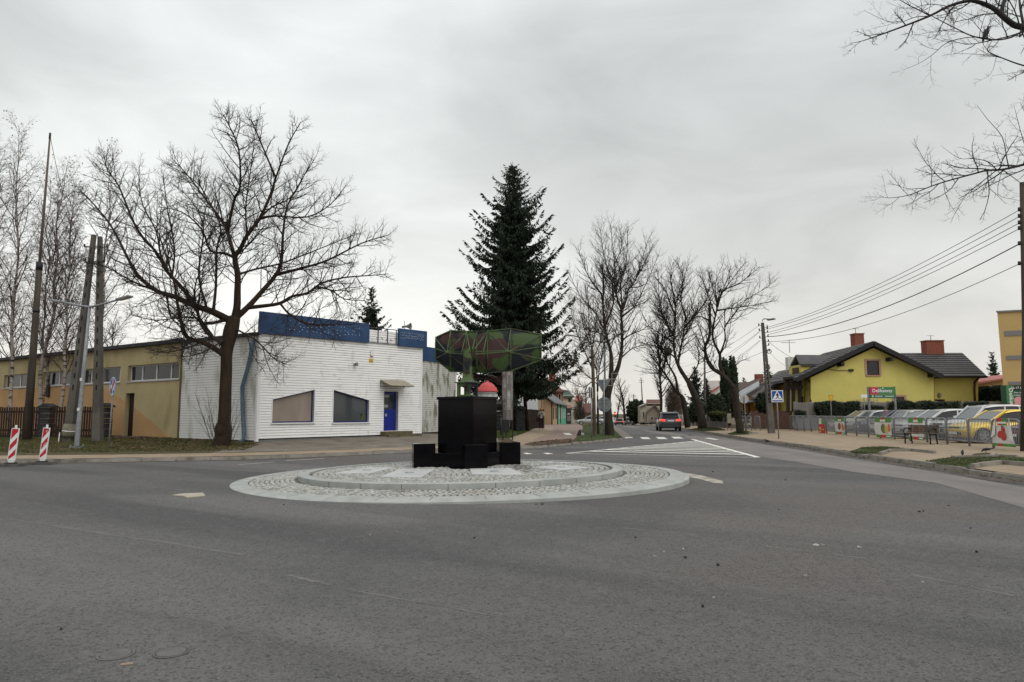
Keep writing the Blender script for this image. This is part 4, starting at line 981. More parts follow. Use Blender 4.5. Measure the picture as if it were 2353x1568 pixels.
for p, w in zip(pier_a, ('between the wooden mast and the concrete pole', 'right of the concrete pole, ending the picket fence')):
    o = fFn.p(p, zf, 0); t = thing('stone_pier', 'dark split stone gate pier ' + w, 'pier', o, group='piers of the picket fence')
    g = MB()
    for i in range(6): g.rect(fFn, p - .33 + R.uniform(-.015, .015), p + .33 + R.uniform(-.015, .015), zf - .1 + i * (zft - zf + .05) / 6, zf - .1 + (i + .94) * (zft - zf + .05) / 6, -.30, .12)
    g.build('shaft', stonedark, t, bevel=.02)
    g = MB(); z = zft - .05; g.plate(fFn, [(p - .42, z), (p + .42, z), (p + .40, z + .08), (p + .18, z + .17), (p, z + .24), (p - .18, z + .17), (p - .40, z + .08)], -.38, .2); g.build('cap', stonedark, t)
# ================================================================ TREES
def vrot(d, ang, az):
    """tilt d by ang in a direction az around it"""
    u = d.orthogonal().normalized(); w = d.cross(u); s = u * math.cos(az) + w * math.sin(az)
    return (d * math.cos(ang) + s * math.sin(ang)).normalized()
def grow(P, d, L, r, lvl, out, prm, rng):
    n = prm['seg'][lvl]; pts = [P]; rr = [r]; p = P.copy(); d = d.copy(); tip = prm['tip'][lvl]
    for i in range(n):
        w = prm['wob'][lvl]
        d = (d + Vector((rng.gauss(0, w), rng.gauss(0, w), rng.gauss(0, w) + prm['up'][lvl]))).normalized()
        p = p + d * (L / n); pts.append(p.copy()); rr.append(r * (1 - (1 - tip) * (i + 1) / n))
    out.setdefault(lvl, []).append(([tuple(q) for q in pts], rr))
    if lvl + 1 < len(prm['seg']): lateral(pts, rr, L, lvl, out, prm, rng)
def lateral(pts, rr, L, lvl, out, prm, rng, dens=1.0):
    nx = lvl + 1; k = prm['n'][nx]; k = max(1, int(k * dens * rng.uniform(.75, 1.25))); st = prm['start'][nx]
    n = len(pts) - 1; az = rng.uniform(0, 6.28)
    for i in range(k):
        t = st + (1 - st) * (i + rng.random()) / k; f = t * n; j = min(n - 1, int(f)); f -= j
        P = pts[j].lerp(pts[j + 1], f); d = (pts[j + 1] - pts[j]).normalized(); az += 2.4 + rng.uniform(-.6, .6)
        ang = rad(prm['ang'][nx]) * rng.uniform(.7, 1.25)
        l = L * prm['rat'][nx] * (1.12 - .62 * t) * rng.uniform(.65, 1.25)
        if 'cap' in prm: l = min(l, prm['cap'][nx] * rng.uniform(.6, 1.1) * (1.05 - .74 * t * t))
        r0 = min((rr[j] * (1 - f) + rr[j + 1] * f) * .7, prm['rmax'][nx])
        grow(P, vrot(d, ang, az), l, r0, nx, out, prm, rng)
    if prm.get('fork') and nx < len(prm['seg']):
        d = (pts[-1] - pts[-2]).normalized()
        grow(pts[-1], d, L * prm['rat'][nx] * .7, min(rr[-1], prm['rmax'][nx]), nx, out, prm, rng)
def smooth(pts, k=3):
    out = []
    n = len(pts)
    for i in range(n - 1):
        a, b, c, d = pts[max(0, i - 1)], pts[i], pts[i + 1], pts[min(n - 1, i + 2)]
        for j in range(k):
            t = j / k; out.append(.5 * ((2 * b) + (c - a) * t + (2 * a - 5 * b + 4 * c - d) * t * t + (3 * b - a - 3 * c + d) * t ** 3))
    out.append(pts[-1].copy()); return out
def limb3(px, Z, Y0, dY, r0, r1, pool=None):
    n = len(px); P = []; first = None
    if pool:
        a, b = ray(*Z(*px[0])); first = min(pool, key=lambda p: (p.x / p.y - a) ** 2 + ((p.z - CAMH) / p.y - b) ** 2)
        if ((first.x / first.y - a) ** 2 + ((first.z - CAMH) / first.y - b) ** 2) ** .5 * FPX > 45: first = None
        else: Y0 = first.y
    for i, q in enumerate(px):
        f = i / (n - 1); P.append(at(*Z(*q), Y0 + dY * f ** 1.2))
    if first is not None: P[0] = first.copy()
    P = smooth(P); m = len(P)
    if pool is not None: pool += P[1:]
    return P, [r0 + (r1 - r0) * (i / (m - 1)) ** .8 for i in range(m)]
def emit(out, parent, name, mt, k0=5, k1=3, lvls=None, mats=None):
    g = MB()
    for l, pl in sorted(out.items()):
        V, Q = tubes(pl, k0 if l <= 1 else k1); g.arr(V, Q, l <= 1, 0)
    return g.build(name, mt, parent)

# ---- the big bare tree by the white shop
YT_ = 29.0
tb = at(512, 1020, YT_)
big = thing('bare_tree', 'large spreading leafless tree in front of the white clad shop corner', 'tree', tb)
trunk_px = [(509, 1030), (511, 1005), (516, 960), (518, 900), (520, 850), (521, 810), (525, 785), (533, 752), (540, 728)]
TP = smooth([at(*q, YT_) for q in trunk_px]); 
def wpx(w): return w / 2 / FPX * YT_
tr_r = [np.interp(i / (len(TP) - 1), [0, .08, .2, .4, .6, .75, .85, 1], [wpx(44), wpx(38), wpx(29), wpx(26), wpx(25), wpx(30), wpx(34), wpx(24)]) for i in range(len(TP))]
g = MB(); g.tube(TP, tr_r, 12)
UZ = lambda *q: [((x - 175.1) / .32758, (y - 245.1) / .32758) for x, y in q]
LM = [ # traced limbs: pixels in ZT frame, depth drift, start width px, end width px
 ([(1095, 1540), (1125, 1420), (1130, 1300), (1132, 1180), (1112, 1060), (1150, 1000), (1200, 900), (1290, 780), (1370, 600), (1400, 500), (1490, 260), (1610, 50)], -1.5, 20, 1.2),
 ([(1108, 1060), (1060, 880), (1020, 800), (900, 640), (780, 480), (620, 310)], 2.5, 10, 1.0),
 ([(1060, 880), (1110, 650), (1150, 560), (1140, 300), (1070, 130), (1010, 20)], -2.5, 8, 1.0),
 ([(1120, 1490), (1200, 1410), (1300, 1300), (1400, 1180), (1440, 1080), (1450, 900), (1480, 700), (1560, 560), (1690, 300)], 2.0, 16, 1.0),
 ([(1400, 1180), (1560, 1140), (1760, 1080), (2000, 960), (2260, 880)], -1.5, 9, 1.0),
 ([(1190, 1420), (1300, 1400), (1430, 1380), (1520, 1330), (1620, 1310), (1720, 1240), (1880, 1200), (2060, 1185), (2240, 1170)], -2.0, 11, 1.0),
 ([(1690, 1270), (1790, 1290), (1880, 1350), (2080, 1365)], -2.5, 5, .9),
 ([(1450, 1390), (1500, 1460), (1620, 1525), (1800, 1530), (2040, 1525)], -3.0, 6, .9),
 ([(1160, 1190), (1260, 1140), (1440, 1100), (1600, 1040), (1850, 940), (2020, 870)], 2.5, 6, .9),
 ([(1290, 780), (1400, 768), (1620, 775), (1780, 690), (1920, 520)], -2.0, 6, .8),
 ([(1290, 780), (1380, 700), (1500, 640), (1600, 480), (1720, 290)], 2.0, 5, .8),
 ([(1110, 1060), (1040, 1030), (940, 1010), (880, 860), (740, 740), (500, 690)], -3.0, 8, .9),
 ([(1090, 1510), (960, 1440), (840, 1400), (680, 1330), (560, 1290), (430, 1180), (350, 1040), (240, 830), (100, 660), (0, 560)], 1.5, 19, 1.0),
 ([(830, 1400), (740, 1270), (640, 1160), (560, 1020), (420, 850), (300, 560), (220, 450), (185, 290)], -1.5, 11, .9),
 ([(640, 1160), (590, 1030), (560, 870), (470, 700), (440, 540), (445, 370)], 2.0, 6, .8),
 ([(960, 1440), (980, 1250), (985, 1000), (1010, 830), (870, 560), (700, 430)], 2.5, 8, .9),
 ([(930, 1420), (860, 1200), (880, 1000), (890, 830), (800, 650), (600, 480)], -2.5, 6, .8),
 ([(690, 1210), (690, 1000), (640, 720), (600, 400)], -2.0, 5, .8),
 ([(600, 1330), (400, 1230), (200, 1120), (0, 1090)], -1.5, 6, .8),
 ([(1020, 1530), (900, 1525), (850, 1450), (830, 1300), (860, 1180), (960, 1060)], -2.5, 8, .9),
 ([(620, 1370), (660, 1470), (740, 1560), (760, 1700), (700, 1800)], -2.0, 5, .8),
 (UZ((517, 818), (503, 808), (464, 786), (430, 775), (415, 735), (408, 700), (398, 640), (372, 560), (352, 500)), -2.2, 16, 1.0), (UZ((518, 800), (499, 782), (478, 768), (462, 745), (455, 705), (462, 660), (470, 590)), -1.5, 11, 1.0), (UZ((464, 786), (430, 800), (380, 810), (320, 800)), -2.5, 5, .8),
 ([(1130, 1060), (1240, 940), (1300, 860), (1360, 800)], 2.5, 4, .8),
 ([(1200, 900), (1190, 700), (1230, 400), (1270, 60)], 2.5, 5, .8),
 ([(1400, 500), (1260, 170), (1215, 60)], -1.5, 5, .8),
 ([(1160, 1560), (1260, 1640), (1380, 1760), (1500, 1830)], -3.0, 5, .8),
 ([(1040, 1620), (900, 1720), (760, 1760)], -3.0, 5, .8),
 ([(1010, 1580), (830, 1480), (560, 1500), (300, 1440)], 2.5, 6, .8)]
out = {}; trng = random.Random(21)
prm = dict(seg=[6, 6, 5, 4], n=[0, 15, 9, 5], rat=[0, .36, .42, .5], start=[0, .18, .15, .2], ang=[0, 52, 48, 42], up=[0, .06, .07, .16], wob=[.1, .10, .11, .08], tip=[.2, .3, .4, .5],
           rmax=[1, .024, .009, .0052], cap=[9, 2.3, .95, .55])
out0 = {0: []}; POOL = [p.copy() for p in TP]
for px, dY, wa, wb_ in LM:
    px = px[:-1] + [(px[-2][0] + (px[-1][0] - px[-2][0]) * .72, px[-2][1] + (px[-1][1] - px[-2][1]) * .72)]
    P, rr = limb3(px, ZT, YT_, dY, wpx(wa), wpx(wb_ * 1.5), POOL); out0[0].append(([tuple(q) for q in P], rr))
    L = sum((b - a).length for a, b in zip(P[:-1], P[1:])); prm['n'][1] = max(10, int(L * 5.0))
    lateral(P, rr, L, 0, out, prm, trng)
for p, r in out0[0]: g.tube(p, r, 7)
for i in range(16):        # buttress flare and bark lumps
    a = trng.uniform(0, 6.28); g.ell((tb.x + math.cos(a) * .22, tb.y + math.sin(a) * .2, tb.z + trng.uniform(.05, .75)), (.16, .16, trng.uniform(.2, .45)), 8, 6)
tk = g.build('trunk', mat('brown_bark', (.022, .016, .011), .95, (.046, .029, .017), 2.2, .9, 22, stretch=(2, 2, .5)), big)
emit(out, big, 'crown', twigm)
out = {}
for i in range(26):
    a = trng.uniform(0, 6.28); p = tb + Vector((math.cos(a) * .42, math.sin(a) * .35, -.05)); d = Vector((math.cos(a) * trng.uniform(.15, .8), math.sin(a) * .5, 1)).normalized()
    grow(p, d, trng.uniform(.8, 2.6), .009, 1, out, dict(seg=[3, 5, 4], n=[0, 0, 4], rat=[0, 0, .3], start=[0, 0, .3], ang=[0, 0, 35], up=[0, .02, .05], wob=[0, .05, .06], tip=[.3, .4, .5], rmax=[1, .01, .005]), trng)
emit(out, big, 'base_shoots', twigb)

# ---- avenue trees, stems traced
def traced_tree(label, base_px, Z, Y, limbs, prm, seed, mt=bark, tw=twigm, wmul=1.0, name='bare_tree', group=None, dens=2.6, depth=2.5, k=7, branch='crown'):
    rng = random.Random(seed); b = at(*base_px, Y); t = thing(name, label, 'tree', b, group=group); g = MB(); out = {}; pool = []
    for px, wa, wb2 in limbs:
        dY = rng.choice([-1, 1]) * rng.uniform(.3, 1) * depth
        if px[0] == 'base': P, rr = limb3(px[1:], lambda x, y: (x, y), Y, 0, wa * .43 / FPX * Y, wb2 * .43 / FPX * Y, pool); rr[-1] *= .3; rr[-2] *= .75; pool.append(P[0])
        else: P, rr = limb3(px, Z, Y, dY, wa * .44 / FPX * Y, wb2 * .42 / FPX * Y, pool); rr = [r * (1 - .25 * math.sin(math.pi * i / (len(rr) - 1))) for i, r in enumerate(rr)]
        g.tube(P, rr, k); L = sum((q - p).length for p, q in zip(P[:-1], P[1:])); q = dict(prm); q['n'] = list(prm['n']); q['n'][1] = max(4, int(L * dens * 1.9))
        if px[0] != 'base': lateral(P, rr, L, 0, out, q, rng)
    g.build('trunk', mt, t); emit(out, t, branch, tw); return t
pav = dict(seg=[5, 5, 4, 3], n=[0, 10, 6, 4], rat=[0, .34, .42, .5], start=[0, .25, .15, .2], ang=[0, 42, 42, 40], up=[0, .10, .10, .12], wob=[.1, .09, .11, .1], tip=[.2, .3, .4, .5],
           rmax=[1, .028, .0125, .0075], cap=[9, 3.2, 1.5, .9])
traced_tree('tall pollarded bare tree with three dark stems beside the double street lamp', (1400, 1003), ZA, 43.5, [
    (['base', (1403, 1006), (1400, 985), (1396, 950), (1394, 915), (1399, 890), (1404, 868)], 27, 22),
    ([(470, 1620), (540, 1500), (575, 1400), (600, 1250), (600, 1050), (590, 930), (600, 850), (590, 600), (640, 450), (660, 100)], 17, 1.2),
    ([(500, 1540), (500, 1400), (490, 1280), (455, 1150), (430, 1000), (420, 830), (425, 650), (410, 490)], 15, 4),
    ([(560, 870), (560, 800), (530, 650), (530, 460), (490, 80)], 9, 1.2), ([(600, 900), (640, 800), (660, 700), (720, 630), (780, 450), (860, 200)], 9, 1.0),
    ([(425, 830), (400, 740), (320, 640), (240, 480), (180, 290)], 7, 1), ([(690, 580), (800, 480), (900, 260)], 6, 1), ([(610, 960), (700, 880), (740, 830), (850, 600), (950, 370)], 7, 1),
    ([(600, 1180), (680, 1130), (800, 1080), (930, 980)], 6, 1), ([(500, 1050), (520, 830), (500, 620), (430, 380), (390, 100)], 7, 1), ([(440, 1080), (330, 900), (200, 760), (90, 520)], 5, .9),
    ([(600, 1350), (700, 1260), (800, 1230), (900, 1180)], 5, .9), ([(500, 1180), (400, 1120), (260, 1080), (150, 1000)], 5, .9), ([(540, 460), (600, 280), (570, 110)], 4, .9)], pav, 31, group='bare trees along the avenue', dens=3.2)
traced_tree('slim young tree with brown trunk and bushy thin crown on the grass island', (1367, 1004), lambda x, y: (x, y), 42.0, [
    (['base', (1368, 1006), (1366, 980), (1364, 900), (1362, 830), (1361, 800)], 12, 8),
    ([(1361, 830), (1357, 780), (1352, 720), (1350, 660)], 6, 1), ([(1362, 850), (1340, 800), (1318, 740), (1308, 680)], 5, 1), ([(1362, 840), (1378, 790), (1392, 730), (1400, 690)], 5, 1),
    ([(1362, 870), (1335, 850), (1305, 810), (1280, 790)], 4, 1), ([(1362, 870), (1388, 850), (1415, 820), (1440, 790)], 4, 1), ([(1363, 880), (1340, 890), (1315, 880), (1285, 860)], 4, 1), ([(1361, 800), (1340, 750), (1333, 690)], 4, 1),
    ([(1363, 890), (1320, 905), (1290, 880)], 3, .8), ([(1361, 800), (1370, 740), (1375, 680)], 4, 1)], dict(pav, cap=[9, 2.2, 1.0, .6], up=[0, .03, .02, .03]), 37, mt=mat('young_bark', (.075, .058, .036), .9, (.11, .09, .055), 3), tw=twigb, group='bare trees along the avenue', dens=4.0, depth=2.0)
traced_tree('thin dark bare tree standing right behind the slim young tree', (1375, 1000), lambda x, y: (x, y), 46.0, [
    (['base', (1375, 1000), (1374, 960), (1373, 900)], 7, 6), ([(1373, 900), (1370, 850), (1352, 790), (1340, 720)], 5, .9), ([(1373, 900), (1378, 840), (1390, 780), (1396, 720)], 5, .9), ([(1373, 880), (1345, 860), (1310, 830)], 3, .8)], dict(pav, cap=[9, 2, .9, .6]), 38, tw=twigb, group='bare trees along the avenue', dens=3)
traced_tree('bare tree with leaning mossy trunk, left one of the pair behind the dark car', (1579, 981), ZA, 58.0, [
    (['base', (1580, 983), (1577, 960), (1571, 925), (1566, 908)], 15, 14),
    ([(1180, 1710), (1110, 1660), (1060, 1580), (1000, 1490), (960, 1420), (980, 1200), (990, 1000), (960, 800), (860, 600)], 10, 1), ([(1150, 1660), (1110, 1540), (1050, 1430), (1000, 1330), (970, 1200), (1090, 1120), (1010, 980), (880, 900)], 8, 1),
    ([(1080, 1150), (1040, 1060), (1000, 960), (850, 760)], 6, 1)], dict(pav, rmax=[1, .033, .016, .0092], cap=[9, 3, 1.4, .9]), 41, group='bare trees along the avenue', dens=2.8)
traced_tree('broad bare tree with forked upright stems, right one of the pair behind the dark car', (1612, 982), ZA, 56.0, [
    (['base', (1614, 984), (1611, 955), (1603, 925), (1590, 895), (1578, 868)], 25, 15),
    ([(1250, 1600), (1150, 1450), (1110, 1350), (1090, 1200), (1110, 1000), (1110, 850), (1170, 650), (1240, 440)], 13, 1), ([(1230, 1560), (1140, 1440), (1150, 1300), (1180, 1150), (1200, 1020), (1250, 900), (1350, 620)], 11, 1),
    ([(1110, 940), (1060, 840), (1010, 700), (900, 560)], 7, 1), ([(1090, 1150), (1010, 1000), (960, 850), (940, 480)], 8, 1), ([(1200, 1060), (1290, 950), (1400, 800), (1450, 560)], 8, 1), ([(1180, 1150), (1230, 1080), (1290, 970), (1240, 940)], 6, 1),
    ([(1110, 850), (1080, 700), (1060, 560), (1090, 440)], 6, 1), ([(1200, 1000), (1160, 800), (1180, 600), (1130, 450)], 6, 1), ([(1270, 1540), (1330, 1400), (1320, 1250), (1360, 1100)], 5, 1), ([(1090, 1200), (980, 1130), (860, 1050), (780, 900)], 5, 1),
    ([(1110, 1350), (1000, 1270), (880, 1230), (770, 1200)], 5, 1)], dict(pav, rmax=[1, .033, .016, .0092], cap=[9, 3.4, 1.5, .9]), 42, group='bare trees along the avenue', dens=2.8)
traced_tree('bare tree with heavily curved stem by the kerb in front of the round sign back', (1700, 996), ZA, 46.0, [
    (['base', (1702, 998), (1698, 970), (1692, 930), (1688, 900), (1680, 880)], 22, 17),
    ([(1660, 1640), (1600, 1560), (1540, 1500), (1450, 1440), (1400, 1330), (1390, 1240), (1430, 1150), (1435, 1000), (1430, 830)], 17, 7), ([(1560, 1540), (1530, 1420), (1530, 1320), (1470, 1190), (1465, 1060), (1500, 900), (1500, 820), (1540, 740), (1600, 600), (1640, 470)], 12, 1),
    ([(1500, 860), (1560, 720), (1700, 650), (1800, 580), (1910, 480)], 6, 1), ([(1500, 920), (1640, 880), (1850, 850), (2080, 800)], 6, 1), ([(1530, 1310), (1580, 1180), (1580, 1050), (1650, 960), (1780, 800), (1980, 680), (2010, 620)], 6, 1), ([(1560, 1320), (1600, 1200), (1640, 980)], 4, 1),
    ([(1430, 1010), (1360, 960), (1290, 940), (1250, 780)], 6, 1), ([(1480, 950), (1420, 760), (1370, 600), (1360, 530)], 5, 1), ([(1500, 820), (1450, 640), (1420, 520)], 4, 1), ([(1390, 1240), (1350, 1100), (1290, 960)], 5, 1), ([(1500, 820), (1490, 640), (1560, 460)], 4, 1),
    ([(1560, 720), (1680, 560), (1780, 430)], 4, 1), ([(1620, 1500), (1700, 1400), (1800, 1360)], 3, 1)], pav, 43, group='bare trees along the avenue', dens=2.2)
far_prm = dict(seg=[4, 4, 3], n=[0, 16, 10], rat=[0, .40, .42], start=[0, .2, .15], ang=[0, 36, 40], up=[0, .10, .08], wob=[.05, .10, .12], tip=[.35, .3, .4], rmax=[1, .06, .026], cap=[9, 5, 2.2])
def far_tree(label, x, y, top, Y, seed, w=4, group='bare trees far down the avenue', tw=twigm, n=16, spread=36):
    rng = random.Random(seed); b = at(x, y, Y); b.z = max(b.z, hgt(b.x, b.y)); t = thing('bare_tree', label, 'tree', b, group=group); H = at(x, top, Y).z - b.z
    prm2 = dict(far_prm); prm2['n'] = [0, n, 11]; prm2['ang'] = [0, spread, 40]; prm2['cap'] = [9, H * .5, H * .2]; out = {}
    grow(b, Vector((rng.uniform(-.05, .05), 0, 1)), H * .8, w / 2 / FPX * Y, 0, out, prm2, rng)
    trk = out.pop(0); g = MB(); g.tube(*trk[0], 6); g.build('trunk', bark, t); emit(out, t, 'crown', tw); return t
far_tree('bare tree above the far queue of cars, between two thicker trees', 1436, 968, 856, 120, 51, 6, n=26, spread=44)
far_tree('thin bare tree beyond the far cars and left of the dark evergreen thicket', 1418, 964, 890, 165, 52, 4)
far_tree('tall straight bare tree in front of the cream house on the avenue', 1518, 975, 720, 72, 53, 7, n=30, spread=40)
far_tree('bushy brown bare tree beside the parked cars on the avenue', 1545, 972, 872, 85, 54, 4, tw=twigb, n=34, spread=50)
far_tree('low twiggy tree before the brown roofed house down the left footway', 1335, 965, 880, 110, 55, 3, tw=twigb, n=24)
far_tree('bare tree beyond the far red roof on the left side of the avenue', 1348, 962, 870, 140, 56, 4, n=22)

# ---- birches behind the picket fence
bprm = dict(seg=[8, 5, 5, 4], n=[0, 46, 14, 8], rat=[0, .27, .42, .5], start=[0, .22, .1, .1], ang=[0, 34, 45, 40], up=[0, .09, -.03, -.16], wob=[.03, .07, .1, .1], tip=[.15, .3, .4, .5], rmax=[1, .03, .011, .007], cap=[30, 4.2, 1.7, 1.0])
def birch(label, bx, tx, ty, Y, seed, w):
    rng = random.Random(seed); b = at(bx, 1000, Y); b.z = hgt(b.x, b.y); top = at(tx, ty, Y); t = thing('birch_tree', label, 'tree', b, group='birches behind the picket fence')
    H = (top - b).length; out = {}; d = (top - b).normalized()
    P = [b.lerp(top, i / 9) + Vector((rng.gauss(0, .10), rng.gauss(0, .1), 0)) * (0 if i == 0 else 1) for i in range(10)]; P = smooth(P, 2); r0 = w / 2 / FPX * Y
    rr = [r0 * (1 - .93 * i / (len(P) - 1)) for i in range(len(P))]
    MB().tube(P, rr, 8).build('trunk', birchm, t); lateral(P, rr, H, 0, out, bprm, rng)
    emit(out, t, 'crown', twigp)
    g = MB()
    tips = [p for p, r in out.get(3, [])]
    for p in rng.sample(tips, min(len(tips), 260)):
        q = Vector(p[-1]); a = rng.uniform(0, 6.28); s = rng.uniform(.03, .055); u = Vector((math.cos(a), math.sin(a), rng.uniform(-.5, .5))) * s; g.add([q, q + u + Vector((0, 0, -s)), q + Vector((0, 0, -2 * s)), q - u + Vector((0, 0, -s))], [(0, 1, 2, 3)])
    g.build('last_leaves', leafm, t)
birch('tall birch at the left picture edge, left of the wooden mast', 22, 46, 292, 40.5, 61, 9)
birch('slanting birch whose trunk stands right behind the wooden mast', 84, 150, 385, 42.0, 62, 11)
birch('birch with clean white banded trunk between mast and concrete pole', 134, 166, 430, 41.0, 63, 9)
birch('slim birch standing just right of the wooden mast foot', 98, 112, 400, 43.5, 64, 7)
birch('birch rising right behind the concrete pole', 214, 262, 352, 43.0, 65, 9)
birch('birch leaning in from beyond the left picture edge', -34, -12, 300, 42.0, 66, 10)
for i, (x, y, top, Y, sd, lb) in enumerate([(250, 960, 700, 75, 71, 'thicket tree showing over the flat hall roof beside the concrete pole'), (330, 960, 760, 70, 72, 'low reddish thicket tree above the middle of the hall roof'), (30, 960, 640, 72, 73, 'reddish thicket tree behind the hall at the far left')]):
    far_tree(lb, x, y, top, Y, sd, 5, group='bare trees behind the hall', tw=twigp, n=30, spread=42)

# ---- conifers
def conifer(label, x, y, top, Y, wpx_, seed, mt=spruce, nb=230, spray=1.0, bare_top=.0, name='spruce_tree', low=.06, group=None, trunk2=None, den=1.0, pw=.75):
    rng = random.Random(seed); b = at(x, y, Y); b.z = hgt(b.x, b.y) if Y < 100 else b.z; H = at(x, top, Y).z - b.z; t = thing(name, label, 'tree', b, group=group)
    g = MB(); g.tube([b + Vector((0, 0, H * f)) for f in (0, .02, .3, .6, .85, .99)], [H * .019, H * .015, H * .012, H * .007, H * .003, H * .001], 9); 
    if trunk2: g.tube([b + Vector(trunk2), b + Vector((trunk2[0] * .4, trunk2[1], H * .4))], [H * .008, H * .004], 7)
    Rm = wpx_ / 2 / FPX * Y; out = []; V, F = [], []
    for i in range(nb):
        f = low + (1 - low) * (i + rng.random()) / nb; z = H * f
        prof = (1 - f) ** pw
        lng = rng.random() < .34; L = Rm * prof * (rng.uniform(.8, 1.12) if lng else rng.uniform(.34, .74)) + .18
        az = i * 2.39996 + rng.uniform(-.4, .4); d = Vector((math.cos(az), math.sin(az), 0)); n = 6; P = []; drop = L * rng.uniform(.10, .30) * (1 - f * .6)
        for j in range(n + 1):
            s = j / n; P.append(b + Vector((0, 0, z)) + d * (L * s) + Vector((0, 0, -drop * math.sin(s * math.pi * .75) * 1.3 + L * (.75 if lng else .3) * max(0, s - .5) ** 1.5 + L * .25 * s * f)))
        out.append(([tuple(q) for q in P], [H * .0022 * (1 - .8 * j / n) for j in range(n + 1)]))
        ns = int(max(8, L * (9.5 if lng else 14) * den)); side = Vector((-d.y, d.x, 0))
        for k in range(ns):
            s = .08 + .92 * (k + rng.random()) / ns; q = s * n; j = min(n - 1, int(q)); c = P[j].lerp(P[j + 1], q - j)
            dens = 1 if s > .2 else .6
            for m in range(4):
                l = spray * rng.uniform(.16, .52) * (1.12 - .5 * s) * (1 if f < .85 else .55); w = l * rng.uniform(.12, .2)
                sd = side * rng.uniform(-.55, .55) * L * .34 * (1 - .72 * s) if m else Vector((0, 0, 0)); cc = c + sd + Vector((0, 0, -abs(sd.length) * .25))
                dv = Vector((d.x * rng.uniform(-.1, .75) + rng.gauss(0, .35), d.y * rng.uniform(-.1, .75) + rng.gauss(0, .35), rng.uniform(-1.25, -.15))).normalized()
                if s > .88: dv = (d * 1.0 + Vector((rng.gauss(0, .3), rng.gauss(0, .3), rng.uniform(-.2, .6)))).normalized()
                u = dv.orthogonal().normalized(); az2 = rng.uniform(0, 3.14); u = (u * math.cos(az2) + dv.cross(u) * math.sin(az2)) * w
                e = len(V); mid = cc + dv * (l * .55)
                V += [cc - u * .3, mid - u, cc + dv * l, mid + u, cc + u * .3]; F.append((e, e + 1, e + 2, e + 3, e + 4))
    V2, Q2 = tubes(out, 4); g.arr(V2, Q2, True); g.build('trunk', bark, t)
    MB().add(V, F).build('crown', mt, t); return t
conifer('huge dark spruce towering behind the radar reflector', 1181, 990, 382, 50.0, 372, 81, nb=400, low=.17, trunk2=(1.0, .2, 0), den=1.25, pw=.56, spray=1.1)
conifer('small dark spruce top showing above the shop roof', 848, 985, 660, 58.0, 190, 82, nb=150, den=1.3, low=.1)
conifer('blue green spruce on the right side of the avenue behind the forked tree', 1601, 975, 842, 74.0, 58, 83, mt=spruce2, nb=110, spray=.9)
conifer('dark conifer between the utility pole and the corrugated roof', 1769, 955, 836, 66.0, 44, 84, nb=110, name='cypress_tree', spray=.7)
conifer('loose spruce behind the yellow house beside the apartment block', 2286, 900, 808, 75.0, 50, 85, nb=70)
conifer('small dark pine top behind the roofs left of the utility pole', 1712, 940, 868, 95.0, 22, 86, nb=60, name='pine_tree')
conifer('dark spruce just right of the lattice pole down the avenue', 1626, 975, 870, 82.0, 36, 87, mt=spruce, nb=80)

def bush(label, cat, c, rr, n, mt, seed, name='bush', leaf=.1, group=None, core=True, flat_=False, kind=None):
    rng = random.Random(seed); t = thing(name, label, cat, (c[0], c[1], c[2] - rr[2]), group=group); V, F = [], []
    for i in range(n):
        while True:
            q = Vector((rng.uniform(-1, 1), rng.uniform(-1, 1), rng.uniform(-1, 1)))
            if flat_:
                nz = mnoise.noise((q.x * rr[0] * 1.6 + seed, q.z * 2, seed)) * .22; tz = .80 + mnoise.noise((q.x * rr[0] * 1.1, seed, 0)) * .45
                if abs(q.x) < 1 + nz and q.z < tz and (abs(q.y) > .6 or q.z > tz - .25 or abs(q.x) > .8): break
            elif (.2 if mt is brushm else .62) < q.length < 1.0 + .12 * math.sin(q.x * 9 + seed) * math.cos(q.z * 7): break
        p = Vector((c[0] + q.x * rr[0], c[1] + q.y * rr[1], c[2] + q.z * rr[2])); s = leaf * rng.uniform(.5, 1.3)
        u = Vector((rng.gauss(0, 1), rng.gauss(0, 1), rng.gauss(0, 1) + (1.2 if mt is brushm else 0))).normalized(); w = u.orthogonal().normalized() * s * (.05 if mt is brushm else .45); u = u * s * (2.2 if mt is brushm else 1); e = len(V)
        V += [p - u, p + w, p + u, p - w]; F.append((e, e + 1, e + 2, e + 3))
    g = MB().add(V, F); g.build('foliage', mt, t)
    if core and mt is not brushm:
        g = MB()
        if flat_: g.box((c[0], c[1], c[2] - rr[2] * .25), (rr[0] * 1.75, rr[1] * 1.3, rr[2] * 1.4))
        else: g.ell(c, (rr[0] * .74, rr[1] * .74, rr[2] * .78), 12, 8)
        g.build('inner_branches', mt, t)
    return t
def bush_px(label, cat, x0, x1, y0, y1, Y, n, mt, seed, name='bush', leaf=.12, dr=.8, flat_=False, group=None):
    a, b = at(x0, y1, Y), at(x1, y0, Y); rx = (b.x - a.x) / 2; rz = (b.z - a.z) / 2
    return bush(label, cat, ((a.x + b.x) / 2, Y, (a.z + b.z) / 2), (rx, max(.5, rx * dr), rz), n, mt, seed, name, leaf, group, True, flat_)
bush_px('left one of two tall columnar thujas behind the curved bare tree', 'shrub', 1658, 1675, 822, 955, 60, 2600, thuja, 91, 'columnar_thuja', .16)
bush_px('right one of two tall columnar thujas behind the curved bare tree', 'shrub', 1675, 1693, 818, 960, 61, 2600, thuja, 92, 'columnar_thuja', .16)
bush_px('broad dark thuja mass behind the round blue footpath sign', 'shrub', 1625, 1668, 905, 968, 58, 2600, thuja, 93, 'thuja_hedge', .16, .5)
bush_px('bright green clipped hedge above the grey fence', 'hedge', 1632, 1664, 945, 956, 55, 900, hedgem, 94, 'hedge', .12, .4)
